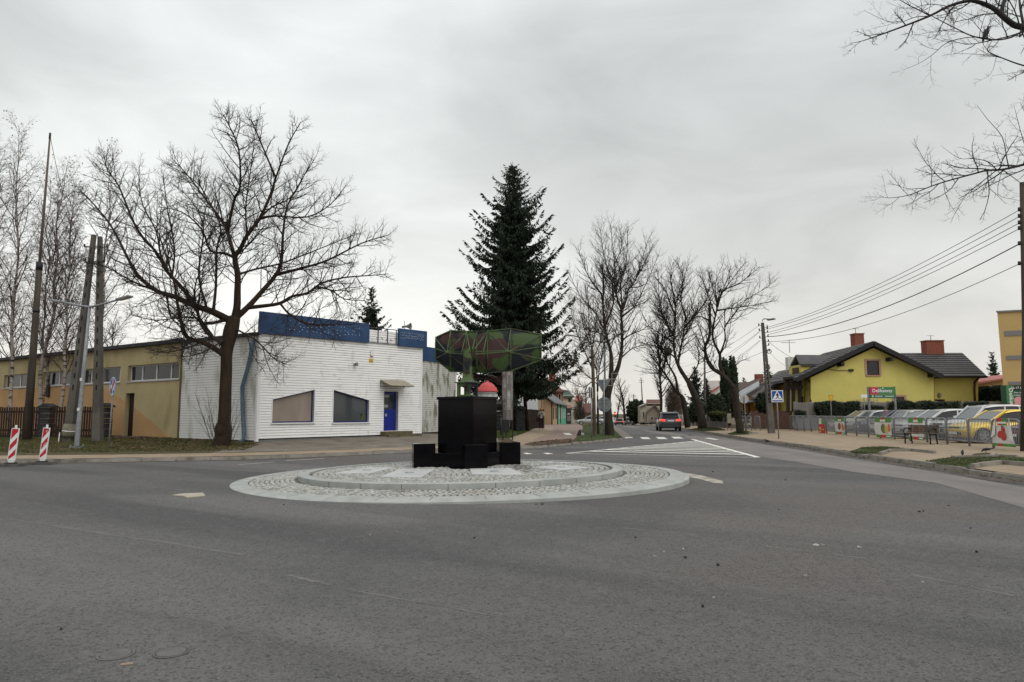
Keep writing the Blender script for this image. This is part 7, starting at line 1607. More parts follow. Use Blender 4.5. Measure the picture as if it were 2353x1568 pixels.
for i in range(len(UA) - 1):
    a0, a1 = UA[i] + .05, UA[i + 1] - .02; o = fR.p(a0, 0, 0); z = hgt(o.x, o.y); ang = math.atan2(fR.u.y, fR.u.x)
    t = thing('railing_panel', 'grey tubular railing panel with upright bars in the row before the parked cars', 'railing', (o.x, o.y, z), rz=ang, group='grey railing panels before the car park')
    fm, bm = panel_mesh(a1 - a0); fm.build('frame', railm, t); bm.build('bars', railm, t)
for x0, x1, lb in ((1703, 1715, 'left one of two short railing panels behind the curved tree'), (1715.5, 1727, 'right one of two short railing panels behind the curved tree'), (1735, 1747, 'single short railing panel in front of the brick pillar fence')):
    p, q = hit(x0, 990), hit(x1, 990.5); Y = p.y; q = at(x1, 990, Y - .4); t = thing('railing_panel', lb, 'railing', (p.x, Y, p.z), rz=math.atan2(-.4, q.x - p.x)); fm, bm = panel_mesh(math.hypot(q.x - p.x, .4)); fm.build('frame', railm, t); bm.build('bars', railm, t)
def banner(label, x0, x1, ytop, ybot, flare=0.0, sagl=0.0):
    o = fR.o; a0, a1 = fR.uv(x0, 980)[0], fR.uv(x1, 980)[0]; z1 = fR.uv((x0 + x1) / 2, ytop)[1]; z0 = fR.uv((x0 + x1) / 2, ybot)[1]; H = z1 - z0; Wd = a1 - a0
    t = thing('advertising_banner', label, 'banner', fR.p((a0 + a1) / 2, z0, .08), group='shop banners tied to the railings'); S2 = Fr(fR.o, fR.u); n = 10; m_ = 10
    def P(u, v, w=0):      # u,v in 0..1 on the cloth
        s = 1 + flare * (1 - v) ** 2; return fR.p(a0 + Wd * (.5 + (u - .5) * s) - sagl * math.sin(math.pi * v) * (1 - u) * .25, z0 + H * v, (.07 + .03 * math.sin(u * 6 + v * 3) * (1 - abs(v - .5)) + w))
    sgn = 1
    def patch(u0, u1, v0, v1, w, mt, name):
        g = MB(); V = [P(u0 + (u1 - u0) * i / n, v0 + (v1 - v0) * j / m_, w) for i in range(n + 1) for j in range(m_ + 1)]
        F = [(i * (m_ + 1) + j, (i + 1) * (m_ + 1) + j, (i + 1) * (m_ + 1) + j + 1, i * (m_ + 1) + j + 1) for i in range(n) for j in range(m_)]; g.add(V, F, sm=True); return g.build(name, mt, t)
    return t, P, patch
def oval(P, cu, cv, ru, rv, w, mt, name, t, rot=0.0, k=18):
    V = []
    for i in range(k): a = 2 * math.pi * i / k; x, y = ru * math.cos(a), rv * math.sin(a); V.append(P(cu + x * math.cos(rot) - y * math.sin(rot), cv + x * math.sin(rot) + y * math.cos(rot), w))
    return MB().add([P(cu, cv, w + .004)] + V, [(0, 1 + i, 1 + (i + 1) % k) for i in range(k)]).build(name, mt, t)
def std(t, P, patch, x=(.0, 1.0)):
    patch(0, 1, .14, .76, 0, bannerw, 'cloth'); patch(0, .34, .762, 1, 0, bannerg, 'green_header'); patch(.36, .58, .762, 1, 0.002, bannerr, 'red_header'); patch(.585, 1, .762, 1, 0, bannerg, 'green_header'); patch(.30, .66, .80, .90, .008, signwhite, 'white_lettering_strip')
    patch(0, .3, 0, .138, 0, bannerg, 'green_footer'); patch(.302, .6, 0, .138, 0, bannerr, 'red_footer'); patch(.602, 1, 0, .138, 0, bannerg, 'green_footer'); patch(.64, .9, .045, .10, .006, signwhite, 'white_lettering_strip')
t, P, patch = banner('crumpled red and green banner with yellow lettering, farthest from the bench', 1885, 1899, 962, 1000)
patch(0, 1, 0, .66, 0, bannerr, 'red_cloth'); patch(0, .35, .662, 1, 0, bannerw, 'cloth'); patch(.352, 1, .662, .9, 0, bannerg, 'green_header'); oval(P, .2, .40, .12, .10, .01, yellowp, 'yellow_print', t); oval(P, .2, .18, .13, .09, .01, yellowp, 'yellow_print', t); patch(.4, .75, .3, .36, .008, yellowp, 'yellow_print')
t, P, patch = banner('white shop banner showing a brown fruit beside an orange one', 1922, 1944, 960, 998); std(t, P, patch); oval(P, .42, .47, .13, .21, .01, brownp, 'fruit_print', t); oval(P, .78, .44, .16, .22, .01, orangep, 'fruit_print', t)
t, P, patch = banner('white shop banner showing dark green leaves beside a red pepper, bulging to the left', 2016, 2052, 960, 1006, sagl=.7); std(t, P, patch); oval(P, .50, .45, .13, .24, .01, greenp, 'leaf_print', t, .1); oval(P, .63, .43, .08, .24, .012, yellowp, 'leaf_print', t, .15); oval(P, .86, .50, .09, .20, .01, orangep, 'pepper_print', t, -.1)
t, P, patch = banner('white shop banner showing red peppers, right behind the bench', 2092, 2126, 960, 1011); std(t, P, patch); oval(P, .42, .46, .12, .20, .01, tomato, 'pepper_print', t); oval(P, .56, .46, .11, .20, .012, tomato, 'pepper_print', t); oval(P, .84, .50, .10, .19, .01, orangep, 'pepper_print', t, -.4)
t, P, patch = banner('white shop banner with folded corners showing red tomatoes, nearest the right edge', 2287, 2329, 961, 1026, flare=.30)
patch(.0, 1, .10, .74, 0, bannerw, 'cloth'); patch(.22, .48, .742, 1, 0, bannerr, 'red_header'); patch(.482, .80, .742, 1, 0, bannerg, 'green_header'); patch(.24, .78, .80, .87, .008, signwhite, 'white_lettering_strip')
patch(0, .28, 0, .098, 0, bannerg, 'green_footer'); patch(.282, .46, 0, .098, 0, bannerr, 'red_footer'); patch(.462, 1, 0, .098, 0, bannerg, 'green_footer'); oval(P, .50, .58, .10, .13, .012, tomato, 'tomato_print', t); oval(P, .36, .42, .11, .13, .01, tomato, 'tomato_print', t); oval(P, .52, .36, .13, .15, .014, tomato, 'tomato_print', t); oval(P, .46, .71, .05, .04, .016, greenp, 'stalk_print', t)
for us, nm in (((-.02, .20), 'left'), ((.80, 1.04), 'right')):
    a, c = us; mid = (a + c) / 2; V = [P(mid + (.02 if nm == 'right' else .08), 1.0, .03), P(a if nm == 'left' else a + .02, .28, .05), P(c - (.0 if nm == 'left' else .0), .40 if nm == 'left' else .16, .06)]; q = MB().add(V + [v - fR.n * .008 for v in V], [(0, 1, 2), (5, 4, 3), (0, 3, 4, 1), (1, 4, 5, 2), (2, 5, 3, 0)]).build('folded_corner', mat('banner_back', (.70, .70, .69), .7), t)

# ---- bench
n1, n2 = hit(*Z7(845, 1210)), hit(*Z7(675, 1200)); ax_ = Vector((n2.x - n1.x, n2.y - n1.y, 0)); ax_ = Vector((n1.x, n1.y, 0)) - Vector((n2.x, n2.y, 0))
ua = ax_.normalized(); Lb = 1.32; ctr = (n1 + n2) / 2; bz = hgt(ctr.x, ctr.y); fb_ = Fr((ctr.x, ctr.y, bz), Vector((.50, -.87, 0)))     # u: far end -> near end, n: the way the sitter looks
bt = thing('park_bench', 'park bench with wooden slats and black looped arms in front of the railing', 'bench', fb_.o)
def BP(u, v, w): return fb_.p(u, v, w)
for u in (-Lb / 2 + .12, Lb / 2 - .12):
    g = MB(); g.tube([BP(u, 0, .02), BP(u, .25, .0), BP(u, .44, .03)], .030, 8); g.tube([BP(u, 0, -.52), BP(u, .25, -.47), BP(u, .44, -.44), BP(u, .62, -.48), BP(u, .82, -.56)], .030, 8)
    g.beam(BP(u, .42, .02), BP(u, .41, -.45), .05, .05); g.tube([BP(u, .40, .04), BP(u, .55, .09), BP(u, .66, .03), BP(u, .69, -.15), BP(u, .66, -.35), BP(u, .60, -.47)], .030, 8); g.build('end_frame', blackm, bt)
for i in range(5): w = .02 - i * .105; MB().rect(Fr(BP(0, .445, w), fb_.u, fb_.n), -Lb / 2, Lb / 2, -.045, .045, -.03, .0).build('slat', benchwood, bt)
for i in range(4): v = .52 + i * .085; w = -.455 - i * .028; MB().rect(Fr(BP(0, v, w), fb_.u, fb_.v), -Lb / 2, Lb / 2, -.037, .037, .0, .03).build('slat', benchwood, bt)

# ---- kerbed grass beds at the right kerb
def bed(px, dz=.03): P = [hit(*p) for p in px]; return [(p.x, p.y) for p in P]
BEDS = [bed([Z7(x, y) for x, y in [(110, 1288), (230, 1238), (420, 1230), (560, 1240), (700, 1258), (505, 1268), (410, 1300), (200, 1303)]]), bed([Z7(x, y) for x, y in [(830, 1368), (1080, 1335), (1330, 1330), (1540, 1322), (1800, 1335), (1800, 1384), (1560, 1386), (1280, 1430), (960, 1400)]]),
        bed([Z6(x, y) for x, y in [(430, 1332), (520, 1304), (620, 1302), (745, 1327), (640, 1338), (480, 1342)]]), bed([Z6(x, y) for x, y in [(60, 1292), (150, 1266), (250, 1262), (350, 1272), (420, 1294), (200, 1304)]])]
for B_ in BEDS: sheet('grass_bed', B_, grassy, .012, step=.4)
def kblocks(label, px, w=.1, h=.16, lower=False):
    P = [hit(*p) for p in px]; g = MB()
    for a, c in zip(P[:-1], P[1:]):
        L = (c - a).length; k = max(1, int(L / .9)); t = (c - a).normalized()
        for i in range(k): p, q = a.lerp(c, i / k) + t * .006, a.lerp(c, (i + 1) / k) - t * .006; g.beam(p + Vector((0, 0, h / 2 - .05)), q + Vector((0, 0, h / 2 - .05)), w, h + .1)
    struct(g.build(label, kerbm))
kblocks('bed_edging', [Z7(x, y) for x, y in [(400, 1310), (500, 1276), (700, 1272), (920, 1296)]], h=.10); kblocks('bed_edging', [Z7(x, y) for x, y in [(1275, 1436), (1400, 1412), (1560, 1396), (1820, 1420)]], h=.11); kblocks('bed_edging', [Z7(x, y) for x, y in [(1080, 1338), (1330, 1334), (1540, 1326), (1700, 1334)]], h=.08); kblocks('bed_edging', [Z6(x, y) for x, y in [(640, 1334), (745, 1330)]], h=.1)
# stump-like turf hump with a crow, pigeon on the footway
def bird(label, name, base, yaw, s, mt, cat='bird', upright=False, peck=False, perch=0.0):
    b = Vector(base); t = thing(name, label, cat, b, rz=yaw); g = MB()
    if peck: pts = [(.30, 0, .06), (.26, 0, .09), (.20, 0, .15), (.10, 0, .22), (-.05, 0, .25), (-.20, 0, .27), (-.34, 0, .29), (-.52, 0, .31)]; rr = [.006, .02, .052, .085, .10, .075, .035, .028]
    elif upright: pts = [(.20, 0, .46), (.15, 0, .46), (.09, 0, .455), (.05, 0, .37), (.01, 0, .27), (-.05, 0, .16), (-.10, 0, .06), (-.14, 0, -.10)]; rr = [.006, .018, .058, .065, .10, .095, .05, .03]
    else: pts = [(.33, 0, .36), (.28, 0, .37), (.22, 0, .375), (.15, 0, .31), (.05, 0, .24), (-.08, 0, .21), (-.22, 0, .19), (-.38, 0, .17)]; rr = [.006, .018, .05, .06, .095, .095, .05, .03]
    pts = [Vector(p) * s for p in pts]; pts = smooth(pts, 2); rr = np.interp(np.linspace(0, 1, len(pts)), np.linspace(0, 1, 8), [r * s for r in rr]); g.tube(pts, rr, 9); body = g.build('body', mt, t)
    g = MB(); m = pts[len(pts) // 2 + 1]
    for sy in (-1, 1): g.ell((m.x - .06 * s, sy * .085 * s, m.z + .0), (.20 * s if not upright else .055 * s, .025 * s, .075 * s if not upright else .12 * s), 8, 6)
    g.build('wing', mt, t); g = MB(); lz = .16 * s if not upright else .1 * s; x0 = -.02 * s
    for sy in (-1, 1):
        g.tube([(x0, sy * .04 * s, lz + .03 * s), (x0 + .01 * s, sy * .045 * s, 0)], .009 * s, 5)
        for a in (-.5, 0, .5, 3.14): g.tube([(x0 + .01 * s, sy * .045 * s, .004), (x0 + .01 * s + .06 * s * math.cos(a), sy * .045 * s + .06 * s * math.sin(a), .004)], .006 * s, 4)
    g.build('leg', blackm, t); return t
p = hit(*Z7(1405, 1318)); g = MB(); g.ell((p.x + .05, p.y + .05, p.z), (.45, .3, .10), 14, 8); tagt(g.build('turf_hump', verge, org=p), 'low earthy hump in the near grass bed under the crow', 'mound')
bird('black crow pecking on the hump of the near grass bed', 'crow', (p.x, p.y, p.z + .095), math.pi - .1, .48, featherm, peck=True)
p = hit(*Z7(1184, 1316)); bird('small grey pigeon standing on the footway beyond the near grass bed', 'pigeon', p, math.pi + 1.2, .40, feathgrey, upright=True)
p = hit(*Z6(835, 1424)); bird('tiny dark bird at the right kerb below the crossing sign', 'bird', p, 2.0, .5, featherm)
p = hit(*Z7(1470, 1325)); MB
g = MB(); g.ell((p.x, p.y, p.z + .06), (.09, .05, .06), 7, 5); tagt(g.build('paper_scrap', papers, org=p), 'white crumpled paper scrap by the crow in the near grass bed', 'litter')

# ---- off-frame tree reaching in from the right
YT2 = 14.0
tr = thing('bare_tree', 'bare tree reaching in from the right edge with a bird on its branch', 'tree', (12.9, YT2, .15)); g = MB()
TPx = [Vector(v) for v in ((12.9, YT2, .0), (12.8, YT2, 2), (12.7, YT2, 4.5), (12.45, YT2, 6.6), (12.3, YT2, 8.6))]; g.tube(smooth(TPx), list(np.linspace(.30, .17, 13)), 12)
out = {}; trng = random.Random(77)
prm2 = dict(seg=[6, 6, 5, 4], n=[0, 9, 7, 5], rat=[0, .36, .42, .42], start=[0, .12, .15, .2], ang=[0, 50, 48, 48], up=[0, .05, .04, .05], wob=[.1, .13, .16, .18], tip=[.2, .35, .45, .6], rmax=[1, .015, .0075, .0046], cap=[9, 1.35, .55, .24])
R2 = [([(1750, 320), (1600, 240), (1450, 190), (1380, 172), (1300, 110), (1230, 52), (1120, 10), (1050, 10), (930, 45), (800, 112), (600, 190), (450, 245), (330, 285), (255, 298)], .4, 58, 1.5), ([(1520, 215), (1450, 215), (1360, 258), (1250, 275), (1100, 250), (970, 190), (820, 112), (740, 60), (660, 10)], -.5, 17, 1.6),
      ([(1300, 110), (1300, 60), (1320, -20), (1330, -120)], .5, 34, 14), ([(1450, 150), (1425, 60), (1415, -40)], .8, 20, 10), ([(1460, 240), (1420, 255), (1430, 200), (1440, 140)], .0, 12, 6), ([(1650, 500), (1450, 452), (1340, 415), (1220, 365), (1200, 340), (1230, 280)], .6, 13, 3),
      ([(1250, 275), (1100, 255), (930, 290), (830, 370), (740, 430), (650, 470)], -.7, 8, 1.3), ([(1340, 415), (1260, 390), (1150, 375), (1000, 370), (900, 380)], .5, 6, 1.2), ([(800, 112), (700, 120), (580, 160), (470, 130), (350, 70)], -.5, 7, 1.2), ([(930, 45), (800, 30), (650, 60), (540, 30)], .6, 6, 1.2), ([(985, 190), (960, 110), (920, 50)], .2, 5, 2), ([(1260, 400), (1220, 510), (1100, 575)], .2, 3, 1.1), ([(1500, 500), (1380, 500), (1230, 520)], .3, 4, 1.1), ([(1200, 260), (1120, 170), (1050, 110), (960, 70)], .5, 5, 1.2),
      ([(1800, 1000), (1600, 1085), (1450, 1130), (1300, 1165), (1200, 1170), (1100, 1195), (900, 1250), (780, 1292), (660, 1340), (520, 1360), (460, 1340)], -.4, 24, 1.3), ([(1260, 1168), (1160, 1250), (1060, 1330), (980, 1460), (945, 1535)], .5, 7, 1.3), ([(1370, 1145), (1330, 1080), (1300, 940), (1200, 820), (1125, 720)], -.6, 9, 1.2), ([(1260, 1165), (1200, 1110), (1100, 1090), (1000, 1085), (880, 1000)], .6, 8, 1.2), ([(1300, 1170), (1430, 1260), (1520, 1360)], .3, 6, 2), ([(900, 1250), (910, 1330), (960, 1430), (1010, 1490)], -.3, 4, 1), ([(1480, 1100), (1440, 950), (1400, 800), (1380, 720)], .5, 7, 1.1), ([(1600, 950), (1500, 850), (1450, 760), (1425, 700)], -.5, 8, 1.2), ([(1300, 1170), (1270, 1330), (1380, 1370), (1450, 1380)], .3, 4, 1.2), ([(1420, 1130), (1420, 1060), (1440, 1040)], .2, 4, 1)]
POOL2 = []
for px, dY, wa, wb2 in R2:
    P_, rr = limb3(px, ZB, YT2, dY, wa * .33486 / 2 / FPX * YT2, wb2 * .33486 / 2 / FPX * YT2 * 1.3, POOL2); g.tube(P_, rr, 8); L = sum((q - p).length for p, q in zip(P_[:-1], P_[1:])); prm2['n'][1] = max(5, int(L * 3.6)); lateral(P_, rr, L, 0, out, prm2, trng)
for a, c, r0 in ((TPx[3], at(*ZB(1750, 320), YT2), .11), (TPx[2], at(*ZB(1800, 1000), YT2), .075), (TPx[3], at(*ZB(1650, 500), YT2), .05)): g.tube(smooth([a, a.lerp(c, .5) + Vector((0, 0, .15)), c]), r0, 8)
g.build('trunk', mat('wet_bark', (.022, .02, .02), .9, (.04, .038, .036), 3, .6, 25), tr); emit(out, tr, 'crown', twigm, k0=6, k1=4)
p = at(*ZB(1190, 268), YT2); bird('small grey bird sitting on the right overhanging branch', 'songbird', p + Vector((0, -.02, 0)), -.4, .52, feathgrey, upright=True)
for (x, y, lb) in ((1072, 590, 'dark bird high in the left one of the avenue crowns'), (1530, 742, 'dark bird in the fork of the curved bare tree')): bird(lb, 'bird', at(x * .2419 + 1283.9, y * .2419 + 496.1, 52 if x < 1200 else 46), .5, .75, featherm, upright=True)
c = at(*ZA(1040, 1290), 56); g = MB(); g.ell(c, (.26, .22, .28), 12, 9); tt_ = thing('stick_nest', 'dark clump like a big nest in the forked avenue tree', 'nest', c); g.build('core', brushm, tt_)
V, F = [], []; rr = random.Random(9)
for i in range(500): d = Vector((rr.gauss(0, 1), rr.gauss(0, 1), rr.gauss(0, 1))).normalized(); p = c + Vector((d.x * .30, d.y * .28, d.z * .34)); u = Vector((rr.gauss(0, 1), rr.gauss(0, 1), rr.gauss(0, 1))).normalized() * .14; w = u.orthogonal().normalized() * .016; e = len(V); V += [p - u, p - u + w, p + u + w, p + u]; F.append((e, e + 1, e + 2, e + 3))
MB().add(V, F).build('sticks', brushm, tt_)

# ================================================================ CARS
PM = {}
sideglass = mat('car_side_glass', (.008, .010, .011), .1, spec=.22); screenglass = mat('car_windscreen', (.10, .115, .115), .08, spec=.9)
def paint(name, c, rough=.28, met=.2):
    if name not in PM:
        m = mat(name, c, rough, spec=.5, metal=met); m.node_tree.nodes['Principled BSDF'].inputs['Coat Weight'].default_value = .5; PM[name] = m
    return PM[name]
def car(name, label, loc, yaw, pm, L=4.2, Wd=1.76, Ht=1.46, suv=False, sedan=False, lit=False, head=False, group=None, rails=False, simple=False, cat='car'):
    t = thing(name, label, cat, loc, rz=yaw, group=group); hw = Wd / 2; gc = .20 + .05 * suv; zb = .92 + .10 * suv; hood = zb - .03; nose = .66 + .1 * suv
    X = lambda f: -L / 2 + L * f
    if sedan: st = [(0, .42, .80, .80), (.03, .30, .96, .90), (.10, .22, 1.0, .97), (.20, .2, 1.0, 1.0), (.35, .2, .99, 1.0), (.5, .2, .97, 1.0), (.68, .2, .95, 1.0), (.80, .2, .90, .98), (.92, .22, .80, .93), (.98, .30, .70, .82), (1.0, .42, .58, .70)]
    else: st = [(0, .42, .92, .84), (.02, .30, 1.02, .92), (.08, .22, 1.03, .98), (.20, .2, 1.02, 1.0), (.35, .2, 1.0, 1.0), (.52, .2, .98, 1.0), (.70, .2, .97, 1.0), (.80, .2, .93, .98), (.92, .22, .84, .93), (.98, .30, .73, .82), (1.0, .42, .60, .70)]
    V, F = [], []; k = 11
    for f, b, tp, w in st:
        x = X(f); b = b * (gc / .2); tpz = tp * zb; ww = w * hw
        ring = [(0, b), (ww * .84, b), (ww * .97, b + .10), (ww, b + (tpz - b) * .45), (ww * .985, b + (tpz - b) * .72), (ww * .93, tpz - .03), (ww * .80, tpz), (0, tpz + .025)]
        full = ring + [(-y, z) for y, z in ring[-2:0:-1]]
        k = len(full); V += [(x, y, z) for y, z in full]
    n = len(st); F = [(i * k + j, i * k + (j + 1) % k, (i + 1) * k + (j + 1) % k, (i + 1) * k + j) for i in range(n - 1) for j in range(k)] + [tuple(range(k))[::-1], tuple(range((n - 1) * k, n * k))]
    body = MB().add(V, F, sm=True).build('body', pm, t)
    # cabin
    if sedan: rb, rt, fr0, ff = .13, .30, .56, .70
    elif suv: rb, rt, fr0, ff = .03, .10, .53, .70
    else: rb, rt, fr0, ff = .04, .13, .50, .72
    wb_, wt = hw * .93, hw * .72; zt = Ht - .05
    bot = [(X(rb), wb_ * .92), (X((rb + ff) / 2), wb_), (X(ff), wb_ * .86)]; top = [(X(rt), wt * .94), (X((rt + fr0) / 2), wt), (X(fr0), wt * .93)]
    def loop(pts, z): return [(x, y, z) for x, y in pts] + [(x, -y, z) for x, y in pts[::-1]]
    b3, t3 = loop(bot, zb - .04), loop(top, zt); q6 = [(i, (i + 1) % 6, 6 + (i + 1) % 6, 6 + i) for i in range(6)]; MB().add(b3 + t3, [q6[i] for i in (0, 1, 3, 4)] + [(6, 7, 8, 9, 10, 11)]).build('side_windows', sideglass, t); MB().add([b3[2], b3[3], t3[3], t3[2]], [(0, 1, 2, 3)]).build('windscreen', screenglass, t); MB().add([b3[5], b3[0], t3[0], t3[5]], [(0, 1, 2, 3)]).build('rear_window', sideglass, t)
    g = MB(); V2 = []; ns = 9; x0, x1 = X(rt) - (.16 if not sedan else .06), X(fr0) + .10
    for i in range(ns):
        f = i / (ns - 1); e = (2 * f - 1); zc_ = Ht - .085 * abs(e) ** 2.6; yw = wt * (1.06 - .05 * abs(e)); x = x0 + (x1 - x0) * f
        V2 += [(x, yw * 1.04, zc_ - .085), (x, yw * 1.02, zc_ - .04), (x, yw * .86, zc_ - .008), (x, 0, zc_), (x, -yw * .86, zc_ - .008), (x, -yw * 1.02, zc_ - .04), (x, -yw * 1.04, zc_ - .085)]
    g.add(V2, [(i * 7 + j, i * 7 + j + 1, i * 7 + 8 + j, i * 7 + 7 + j) for i in range(ns - 1) for j in range(6)], sm=True); g.add(V2[:7], [tuple(range(7))]); g.add(V2[-7:], [tuple(range(7))])
    for s in (1, -1):
        for (bx, by), (tx, ty), w in ((bot[0], top[0], .16 if not sedan else .12), (bot[2], top[2], .10)): g.beam((bx, s * by * 1.005, zb - .06), (tx + (.06 if tx > 0 else 0), s * ty * 1.02, zt - .01), w, .07)
        m0, m1 = (X(.36), s * wb_ * 1.0, zb - .04), (X(.34), s * wt * 1.0, zt); g.beam(m0, m1, .07, .035)
        if not sedan: g.beam((X(.17), s * wb_ * .97, zb - .04), (X(.19), s * wt * .98, zt), .09, .035)
        g.beam((bot[0][0], s * bot[0][1], zb - .03), (bot[1][0], s * bot[1][1] * 1.005, zb - .03), .04, .05); g.beam((bot[1][0], s * bot[1][1] * 1.005, zb - .03), (bot[2][0], s * bot[2][1], zb - .03), .04, .05)
    g.build('roof', pm, t)
    if rails:
        g = MB()
        for s in (1, -1): g.tube([(X(rt + .02), s * wt * .86, Ht), (X(rt + .06), s * wt * .88, Ht + .06), (X(fr0 - .06), s * wt * .88, Ht + .06), (X(fr0 - .01), s * wt * .84, Ht - .01)], .022, 6)
        g.build('roof_rail', galv, t)
    wr = .31 + .04 * suv
    for fx in (.185, .81):
        for s in (1, -1):
            wl = X(fx); arch = MB(); V2 = []; kk = 16
            for i in range(kk): a = 2 * math.pi * i / kk; V2.append((wl + (wr + .05) * math.cos(a), s * (hw + .004), wr + (wr + .05) * math.sin(a)))
            arch.prism([(x, y - s * .22, max(z, gc * .8)) for x, y, z in V2], [(x, y, max(z, gc * .8)) for x, y, z in V2]); arch.build('wheel_arch', blackpaint, t)
            g = MB(); ft = Fr((wl, s * (hw + .012), wr), (s * -1, 0, 0)) if s > 0 else Fr((wl, s * (hw + .012), wr), (1, 0, 0)); g.disc(ft, 0, 0, wr, -.2, 0, k=22); wh_ = g.build('wheel', rubber, t, bevel=.02)
            g = MB(); g.disc(ft, 0, 0, wr * .30, .001, .014, k=12)
            for i in range(5 if not simple else 5):
                a = i * 1.2566 + .3; c0, s0 = math.cos(a), math.sin(a); g.plate(ft, [(wr * .2 * c0 - s0 * .05, wr * .2 * s0 + c0 * .05), (wr * .2 * c0 + s0 * .05, wr * .2 * s0 - c0 * .05), (wr * .64 * c0 + s0 * .045, wr * .64 * s0 - c0 * .045), (wr * .64 * c0 - s0 * .045, wr * .64 * s0 + c0 * .045)], .001, .012)
            for i in range(18): a, b = i * math.pi / 9, (i + 1) * math.pi / 9; g.plate(ft, [(wr * .60 * math.cos(a), wr * .60 * math.sin(a)), (wr * .70 * math.cos(a), wr * .70 * math.sin(a)), (wr * .70 * math.cos(b), wr * .70 * math.sin(b)), (wr * .60 * math.cos(b), wr * .60 * math.sin(b))], .001, .010)
            g.build('rim', mat('alloy', (.42, .43, .44), .35, metal=.5), wh_)
    for s in (1, -1):
        g = MB(); z0 = (.72 + .12 * suv); g.prism([(X(0) - .012, s * hw * .46, z0), (X(0) - .012, s * hw * .80, z0 + .0), (X(.035), s * hw * .955, z0 + .02), (X(.04), s * hw * .5, z0)], [(X(0) + .0, s * hw * .50, z0 + .16), (X(0.005), s * hw * .80, z0 + .19), (X(.035), s * hw * .955, z0 + .17), (X(.04), s * hw * .5, z0 + .16)]); g.build('tail_light', tail_on if lit else tail_off, t)
        g = MB(); z0 = .56 + .1 * suv; g.prism([(X(1) - .015, s * hw * .40, z0), (X(1) - .03, s * hw * .66, z0), (X(.955), s * hw * .90, z0 + .04), (X(.955), s * hw * .4, z0)], [(X(.985), s * hw * .44, z0 + .12), (X(.98), s * hw * .72, z0 + .15), (X(.935), s * hw * .92, z0 + .17), (X(.94), s * hw * .4, z0 + .12)]); g.build('head_light', head_on if head else head_off, t)
        MB().box((X(.645), s * (hw + .07), zb + .06), (.12, .18, .12)).build('mirror', pm, t, bevel=.03)
    g = MB(); g.box((X(1) - .01, 0, .40 + .06 * suv), (.06, hw * 1.1, .14)); g.box((X(.985), 0, nose), (.06, hw * .8, .08)); g.build('grille', blackpaint, t)
    MB().box((X(0) - .012, 0, .34 + .08 * suv), (.09, hw * 1.55, .17)).build('bumper_insert', darkm, t, bevel=.02); MB().box((X(0) - .022, 0, .78 + .1 * suv), (.02, .52, .115)).build('licence_plate', signwhite, t); MB().box((X(1) + .022, 0, .42 + .06 * suv), (.02, .52, .11)).build('licence_plate', signwhite, t)
    g = MB()
    for s in (1, -1): g.box((X(.43), s * (hw * .992), zb - .14), (.16, .03, .03)); g.box((X(.24), s * (hw * .992), zb - .13), (.16, .03, .03))
    g.build('handle', pm, t); return t
# the dark car driving away
p = gnd(1541.5, 991.5); hd = rad(90 - 7)
car('dark_car', 'dark grey estate car with lit red tail lights driving away up the avenue', (p.x + 2.1 * math.cos(hd), p.y + 2.1 * math.sin(hd), 0), hd, paint('paint_dark_grey', (.075, .08, .085)), L=4.4, Wd=1.83, Ht=1.62, suv=True, lit=True, rails=True)
def onroad(x, Y): q = at(x, 960, Y); return Vector((q.x, Y, dip(Y) + .0))
q = onroad(1422.5, 150); car('black_car', 'black car with lit red tail lights waiting far down the avenue', q, rad(83), paint('paint_black', (.01, .01, .012)), lit=True, L=4.0)
q = onroad(1445, 138); car('grey_car', 'grey car with its rear to us far down the avenue, right of the black car', q, rad(84), paint('paint_grey', (.14, .145, .15)), L=4.3, suv=True, Ht=1.6)
q = onroad(1408, 175); car('white_van', 'pale van with lit headlight approaching far down the avenue', q, rad(-97), paint('paint_white', (.62, .63, .63), met=0), L=4.6, Ht=1.9, suv=True, head=True)
for x, Y, c, lb, kw in ((1474, 146, ('paint_silver', (.40, .41, .41)), 'pale silver car, farthest of the angled row on the avenue', {}), (1488, 142, ('paint_navy', (.03, .035, .06)), 'dark navy car in the angled row between two silver ones', dict(suv=True, Ht=1.55)), (1497, 137, ('paint_silver', (.40, .41, .41)), 'silver car in the angled row just left of the black one', {}), (1510, 131, ('paint_black', (.01, .01, .012)), 'black car nearest the tree trunk in the angled row', dict(sedan=True))):
    q = at(x, 960, Y); car('parked_car', lb, (q.x, Y, dip(Y) + .1), rad(55), paint(*c), group='cars parked along the avenue', **kw)
q = at(1356, 965, 106); car('silver_car', 'silver saloon standing across the left footway behind the slim tree', (q.x, 106, hgt(q.x, 106)), rad(176), paint('paint_silver', (.40, .41, .41)), L=4.6, sedan=True, Ht=1.42)
q = at(1383, 965, 112); car('white_car', 'white car behind the street lamp and the silver saloon', (q.x, 112, hgt(q.x, 112)), rad(170), paint('paint_white', (.62, .63, .63), met=0), L=4.2)
b_ = onroad(1413, 170); t = thing('traffic_light', 'lit red traffic light far down the avenue over the black car', 'traffic light', b_); z_ = at(1413, 953, 170).z; MB().tube([b_, (b_.x, b_.y, z_ + .8)], .08, 6).build('post', blackm, t); MB().box((b_.x, b_.y - .2, z_), (.5, .25, 1.3)).build('housing', blackm, t); MB().ell((b_.x, b_.y - .35, z_ + .25), (.22, .08, .22), 10, 7).build('red_lens', mat('red_lamp_lit', (1, .12, .03), .4, emit=2.5), t)
